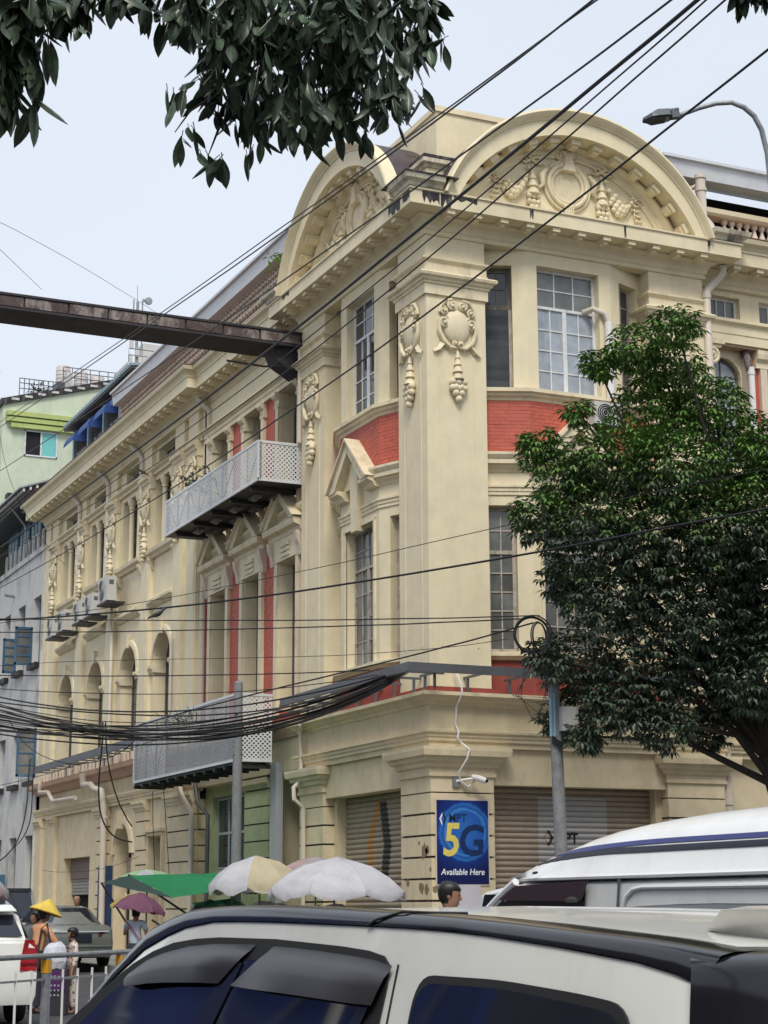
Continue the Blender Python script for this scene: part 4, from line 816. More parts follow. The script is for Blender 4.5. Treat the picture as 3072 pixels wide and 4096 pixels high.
# green house
gh = thing('green_house', 'pale green house gable with a lime ledge and one teal sliding window', 'house')
TG = seg((1.95, 55), (12, 55))[0]               # faces -Y
q = MB(TG); q.prism([(0, 0), (10, 0), (10, 30.3), (0, 27.4)], -8, 0, 1); put('wall', q, 'green', gh)
q = MB(TG); q.prism([(-.15, 27.35), (10, 30.3), (10, 30.65), (-.15, 27.7)], -8, .15, 1); put('roof_edge', q, 'grime', gh)
for k in range(9): q = MB(TG); q.box(.4 + k * .7, .8 + k * .7, .15, .18, 27.68 + k * .2, 27.8 + k * .2); put('roof_block', q, 'whitewall', gh)
for k in range(3): q = MB(TG); q.box(.15 + .25 * (k == 2), 5.2, 0, .3 + .06 * (2 - k), 26.9 - k * .3 - .12, 26.9 - k * .3 + .12); put('ledge', q, 'lime', gh)
def slider(u0, u1, z0, z1):
    q = MB(TG); m_ = (u0 + u1) / 2
    q.box(u0, u1, 0, .06, z1 - .07, z1); q.box(u0, u1, 0, .06, z0, z0 + .07); q.box(m_ - .04, m_ + .04, 0, .07, z0, z1); q.box(u1 - .07, u1, 0, .06, z0, z1); q.box(u0, u0 + .06, 0, .06, z0, z1); w_ = put('window', q, 'framewhite', gh)
    q = MB(TG); q.box(u0 + .06, m_ - .04, .005, .02, z0 + .07, z1 - .07); put('pane', q, 'dark', w_); q = MB(TG); q.box(m_ + .04, u1 - .07, .01, .03, z0 + .07, z1 - .07); put('pane', q, mat('teal_pane', (.16, .48, .46), .3), w_)
slider(1.2, 2.95, 24.75, 26.15); slider(.8, 2.3, 20.9, 22.1)
q = MB(TG); q.box(.3, 2.5, 0, .6, 22.35, 22.55); put('canopy', q, 'grime', gh)
# blue-roofed house
bh = thing('blue_house', 'house with blue window awnings under a blue grey tin roof', 'house')
q = MB(); q.box(4.3, 12, 37.4, 48.4, 0, 24.55); put('wall', q, mat('brown_boarding', (.06, .05, .05), .8, var=.3), bh)
q = MB(); q.prism([(3.6, 24.6), (9, 25.2), (9, 25.3), (3.6, 24.7)], 36.8, 48.6, 1); put('roof', q, 'bluetin', bh); q = MB(); q.prism([(3.64, 24.5), (9, 25.05), (9, 25.15), (3.64, 24.59)], 36.85, 48.55, 1); put('roof_underside', q, 'framedark', bh)
for k in range(39): q = MB(); q.tube([(3.55, 36.95 + k * .3, 24.71), (7, 36.95 + k * .3, 25.09)], .05, 5) if k == 0 else None; (globals().__setitem__('RIB', put('roof_rib', q, 'bluetin', bh)) if k == 0 else dup(RIB, bh, (0, k * .3, 0)))
for k in range(4):
    y = 38.9 + k * 2.75
    aw = MB(); aw.loft([[(4.3 - .8 * math.sin(a * PI / 12), yy, 23.5 + .75 * math.cos(a * PI / 12)) for a in range(7)] for yy in (y - .9, y + .9)], close=False)
    aw.add([(4.3 - .8 * math.sin(a * PI / 12), y - .9, 23.5 + .75 * math.cos(a * PI / 12)) for a in range(7)] + [(4.3, y - .9, 23.5)], [tuple(range(8))]); put('awning', aw, mat('blue_awning', (.025, .07, .24), .6) if k == 0 else bpy.data.materials['blue_awning'], bh)
    q = MB(); q.box(4.22, 4.3, y - .8, y + .8, 20.5, 23.4); wn = put('window', q, 'framedark', bh)
    for j in range(4): q = MB(); q.box(4.18, 4.215, y - .75 + j * .4, y - .42 + j * .4, 20.6, 23.3); put('pane', q, 'glass' if j % 2 else 'bluetin', wn)
for k in range(5): q = MB(); q.box(4.1, 4.3, 37.5 + k * 2.7, 37.75 + k * 2.7, 19, 24.5); put('post', q, mat('bluish_post', (.28, .36, .40), .7) if k == 0 else bpy.data.materials['bluish_post'], bh)
# mossy grey house on the far left
gr = thing('mossy_house', 'grey mossy wall at the edge of the green gable', 'house')
q = MB(); q.box(-6, 1.7, 57, 66, 0, 27.3); put('wall', q, 'whitewall', gr); q = MB(); q.box(-6, 1.8, 56.8, 66, 20.3, 21.5); put('ledge', q, 'bluetin', gr)
# far roof with water tanks
tk = thing('tank_roof_house', 'distant pale blue rooftop block with railings above the green gable', 'house')
q = MB(); q.box(8.9, 13.4, 70, 76, 0, 33.2); put('wall', q, mat('far_blue_wall', (.36, .46, .55), .7, streak=.2), tk)
q = MB(); q.box(6.2, 8.8, 70.5, 75, 0, 32.6); put('wall', q, mat('far_teal_wall', (.16, .25, .26), .7, var=.2), tk)
q = MB(); q.box(8.9, 9.3, 69.7, 70, 28, 34.2); put('column', q, 'whitewall', tk); q = MB(); q.box(9.6, 12.6, 69.3, 70, 32.0, 32.2); put('canopy', q, 'blue', tk)
for (x0, x1, z, yy) in ((6.2, 8.6, 32.6, 70.6), (8.8, 13.4, 33.5, 70.1)):
    q = MB()
    for zz in (.45, .8, 1.1): q.tube([(x0, yy, z + zz), (x1, yy, z + zz)], .03, 5)
    for i in range(9): q.tube([(x0 + (x1 - x0) * i / 8, yy, z), (x0 + (x1 - x0) * i / 8, yy, z + 1.1)], .03, 5)
    put('railing', q, 'steel', tk)
for i, (x, z, lb) in enumerate(((9.15, 34.2, 'white water tank on the far roof, leftmost and tallest of the row'), (10.3, 33.95, 'white water tank on the far roof, second from the left'), (11.35, 33.8, 'white water tank on the far roof, third from the left'), (12.7, 33.2, 'white water tank on the far roof, lowest, beside the blue tin roof'))):
    t = thing('water_tank', lb, 'water tank', (x, 71.5, z - .3), 0, 'water tanks on the far roof')
    q = MB(); q.lathe([(.02, 0), (.46, 0), (.46, 1.05), (.40, 1.15), (.15, 1.25), (.02, 1.25)], (0, 0, 0), 16); put('tank_body', q, mat('tank_white', (.52, .48, .46), .5, var=.05) if i == 0 else bpy.data.materials['tank_white'], t, smooth=True)
    q = MB()
    for zz in (.25, .5, .75): q.lathe([(.455, zz), (.475, zz + .02), (.455, zz + .04)], (0, 0, 0), 16)
    put('band', q, 'steel', t); q = MB(); q.box(-.5, .5, -.5, .5, -1.2, -.01); put('stand', q, 'steel', t)
an = thing('antenna_mast', 'telecom mast with panel antennas and a small dish on a white roof cabin', 'antenna mast', (12.1, 65, 33.5))
q = MB(); q.box(-.9, 2.2, -1, 2, -8, 0); put('roof_cabin', q, 'whitewall', an); q = MB(); q.box(.3, 1.6, 0, 1, 0, 1.6); put('cabinet', q, 'acw', an)
q = MB(); q.tube([(-.1, 0, 0), (-.1, 0, 4.2)], .09, 8); put('mast_pole', q, 'galv', an); q = MB(); q.tube([(-.12, 0, 4.2), (-.14, 0, 5.2)], .02, 5); put('rod', q, 'galv', an)
for dx in (-.35, .2): q = MB(); q.tube([(dx, 0, 1.2), (dx, 0, 4.3)], .045, 6); put('side_pole', q, 'galv', an)
for dx, tl in ((-.75, -.18), (.7, .2)):
    q = MB(); q.box(-.16, .16, -.08, .08, -.75, .75); put('panel_antenna', q, 'acw', an, (dx, 0, 2.9), (0, tl, 0))
q = MB(); q.lathe([(.02, .1), (.22, .08), (.25, 0), (.22, -.1), (.02, -.12)], (.55, -.1, 4.3), 12, 1); q.box(.2, .5, -.06, .06, 4.25, 4.42); put('dish', q, 'tin', an)
for dx, z in ((-.5, .5), (-.1, .9), (-.45, 1.4), (.1, .4)): q = MB(); q.box(dx - .12, dx + .12, -.2, -.05, z - .25, z + .25); put('radio_unit', q, 'acw', an)
q = MB(); q.tube([(-.8, -.8, 0), (-.8, -.8, .9), (2.1, -.8, .9)], .03, 5); q.tube([(-.8, -.8, .5), (2.1, -.8, .5)], .025, 5); put('guard_rail', q, 'steel', an)
# blocks far down the street, and two unseen ones added to darken reflections
for i, (x0, x1, y0, y1, z, c) in enumerate(((-60, -24, 60, 120, 11, 'white block far down the street on the left'), (-1, 30, 80, 150, 20, 'grey block far down the street behind the green gable'), (-44, -25, -80, 58, 9, 'long grey terrace along the near side of the street behind the camera'), (-1, 40, -75, -29, 14, 'grey block on the other corner of the side road'))):
    q = MB(); q.box(x0, x1, y0, y1, 0, z); tag(put('city_block', q, 'blockwall'), c, 'building')
# ------------------------------------------------------------------ poles and lamp
pr = thing('utility_pole', 'galvanised tube pole with a grey meter box in front of the wide shutter', 'pole', (.85, -4.05, .1)); pr.scale = (1.08, 1.08, 1.08)
q = MB(); q.tube([(.08, 0, 0), (0, 0, 4), (-.03, .02, 5.6)], [.125, .115, .105], 16); put('pole_tube', q, 'concpole', pr, smooth=True)
q = MB(); q.box(.0, .34, -.24, -.08, 4.5, 4.95); mbx = put('meter_box', q, 'acw', pr); q = MB(); q.box(.15, .17, -.25, -.24, 4.52, 4.93); q.box(.19, .32, -.25, -.241, 4.6, 4.85); put('box_door', q, 'acw', mbx)
for dx in (-.10, -.17): q = MB(); q.tube([(dx, -.1, 4.4), (dx, -.1, 5.2)], .03, 8); put('conduit', q, mat('pale_blue_pipe', (.30, .48, .55), .5) if dx == -.10 else bpy.data.materials['pale_blue_pipe'], pr)
q = MB()
for k in range(5): q.tube([(-.14, -.08, 4.4 - .03 * k), (0, -.16 - .01 * k, 4.28 - .03 * k), (.2, -.1, 4.36 - .02 * k), (.14, .1, 4.4)], .018, 5)
put('cable_tie', q, 'cable', pr)
for nm, c, r, tilt, n_ in (('cable_coil', (-1.08, -6.6, 6.46), .34, -.35, 6), ('cable_coil', (-.95, -6.62, 6.42), .27, .55, 5)):
    q = MB()
    for k in range(n_):
        rr = r * random.uniform(.9, 1.06); a0 = random.uniform(-.05, .05)
        q.tube([(rr * math.cos(a * PI / 16) * math.cos(tilt), rr * math.cos(a * PI / 16) * math.sin(tilt) + a0, rr * math.sin(a * PI / 16)) for a in range(33)], .011, 6)
    put(nm, q, 'cable', None, c, label='larger black cable coil hanging beside the tree' if r > .3 else 'smaller black cable coil inside the larger one', cat='cable coil', group='cable coils by the tree')
q = MB()
for k in range(4): q.tube([(-1.25 + .1 * k, -6.6, 5.95), (-1.35 - .06 * k, -6.6, 5.3), (-1.1 + .12 * k, -6.6, 4.85 + .15 * k), (-.8, -6.6, 5.3 + .2 * k)], .009, 4)
tag(put('loose_cable', q, 'cable'), 'thin loose cable loops hanging left of the tree', 'cable')
pl = thing('concrete_pole', 'grey concrete street pole in front of the low perforated screen box', 'pole', (-2.57, 5.3, .1))
q = MB(); q.lathe([(.135, 0), (.105, 6.75), (.02, 6.8)], (0, 0, 0), 16); put('pole_shaft', q, 'concpole', pl, smooth=True); q = MB(); q.tube([(.12, -.05, 5.0), (-.13, -.05, 5.0)], .02, 6); q.tube([(.1, 0, 5.9), (-.1, -.1, 6.0)], .03, 6); put('pole_clamp', q, 'steel', pl)
lp = thing('street_lamp', 'curved grey street lamp arm with a flat dark head at the right edge', 'street lamp')
q = MB(); q.tube([(-4.22, -16.585, 11.97), (-4.0, -16.70, 12.06), (-3.79, -16.82, 12.12), (-3.6, -16.91, 12.13), (-3.44, -16.96, 12.07), (-3.31, -17.0, 11.95), (-3.2, -17.0, 11.77), (-3.11, -16.98, 11.45), (-3.06, -16.95, 11.0)], [.032] * 4 + [.036] * 5, 12); put('lamp_arm', q, 'galv', lp, smooth=True)
q = MB(); q.tube([(-3.03, -16.94, 11.2), (-2.98, -16.9, 9.5), (-2.9, -16.85, 0)], [.045, .07, .09], 14); put('lamp_post', q, 'galv', lp, smooth=True)
M['lampdk'] = mat('lamp_housing', (.10, .11, .125), .5, .3, var=.1); M['lens'] = mat('lamp_lens', (.10, .09, .085), .25, var=.15)
hd = Vector((-4.67, -16.36, 11.9)); a_ = Vector((-4.20, -16.59, 11.965)); d_ = (a_ - hd).normalized(); s_ = Vector((d_.y, -d_.x, 0)).normalized(); u_ = s_.cross(d_)
if u_.z < 0: u_ = -u_
def LP(x, y, z): p = hd + d_ * x + s_ * y + u_ * z; return (p.x, p.y, p.z)
q = MB(LP); q.loft([[(x, -w_, -.012), (x, w_, -.012), (x, w_ * .9, h_), (x, -w_ * .9, h_)] for x, w_, h_ in ((0, .05, .02), (.12, .13, .05), (.2, .14, .085), (.36, .12, .08), (.40, .06, .07))]); hdo = put('lamp_head', q, 'lampdk', lp)
q = MB(LP); q.loft([[(x, -w_, z), (x, w_, z), (x, w_ * .9, -.01), (x, -w_ * .9, -.01)] for x, w_, z in ((.02, .04, -.015), (.12, .11, -.04), (.3, .10, -.035), (.36, .06, -.015))]); put('lens', q, 'lens', hdo)
q = MB(LP); q.box(.38, .5, -.045, .045, -.03, .09); q.box(.40, .43, -.03, .03, .09, .11); q.box(.44, .5, -.05, .05, .07, .10); put('clamp', q, 'lampdk', lp)
sp = thing('side_pole', 'slim white pole at the left edge of the picture', 'pole')
q = MB(); q.tube([(-16.38, -30.02, 0), (-16.29, -30.0, 3.9)], .02, 10); put('pole_tube', q, 'pipewhite', sp)
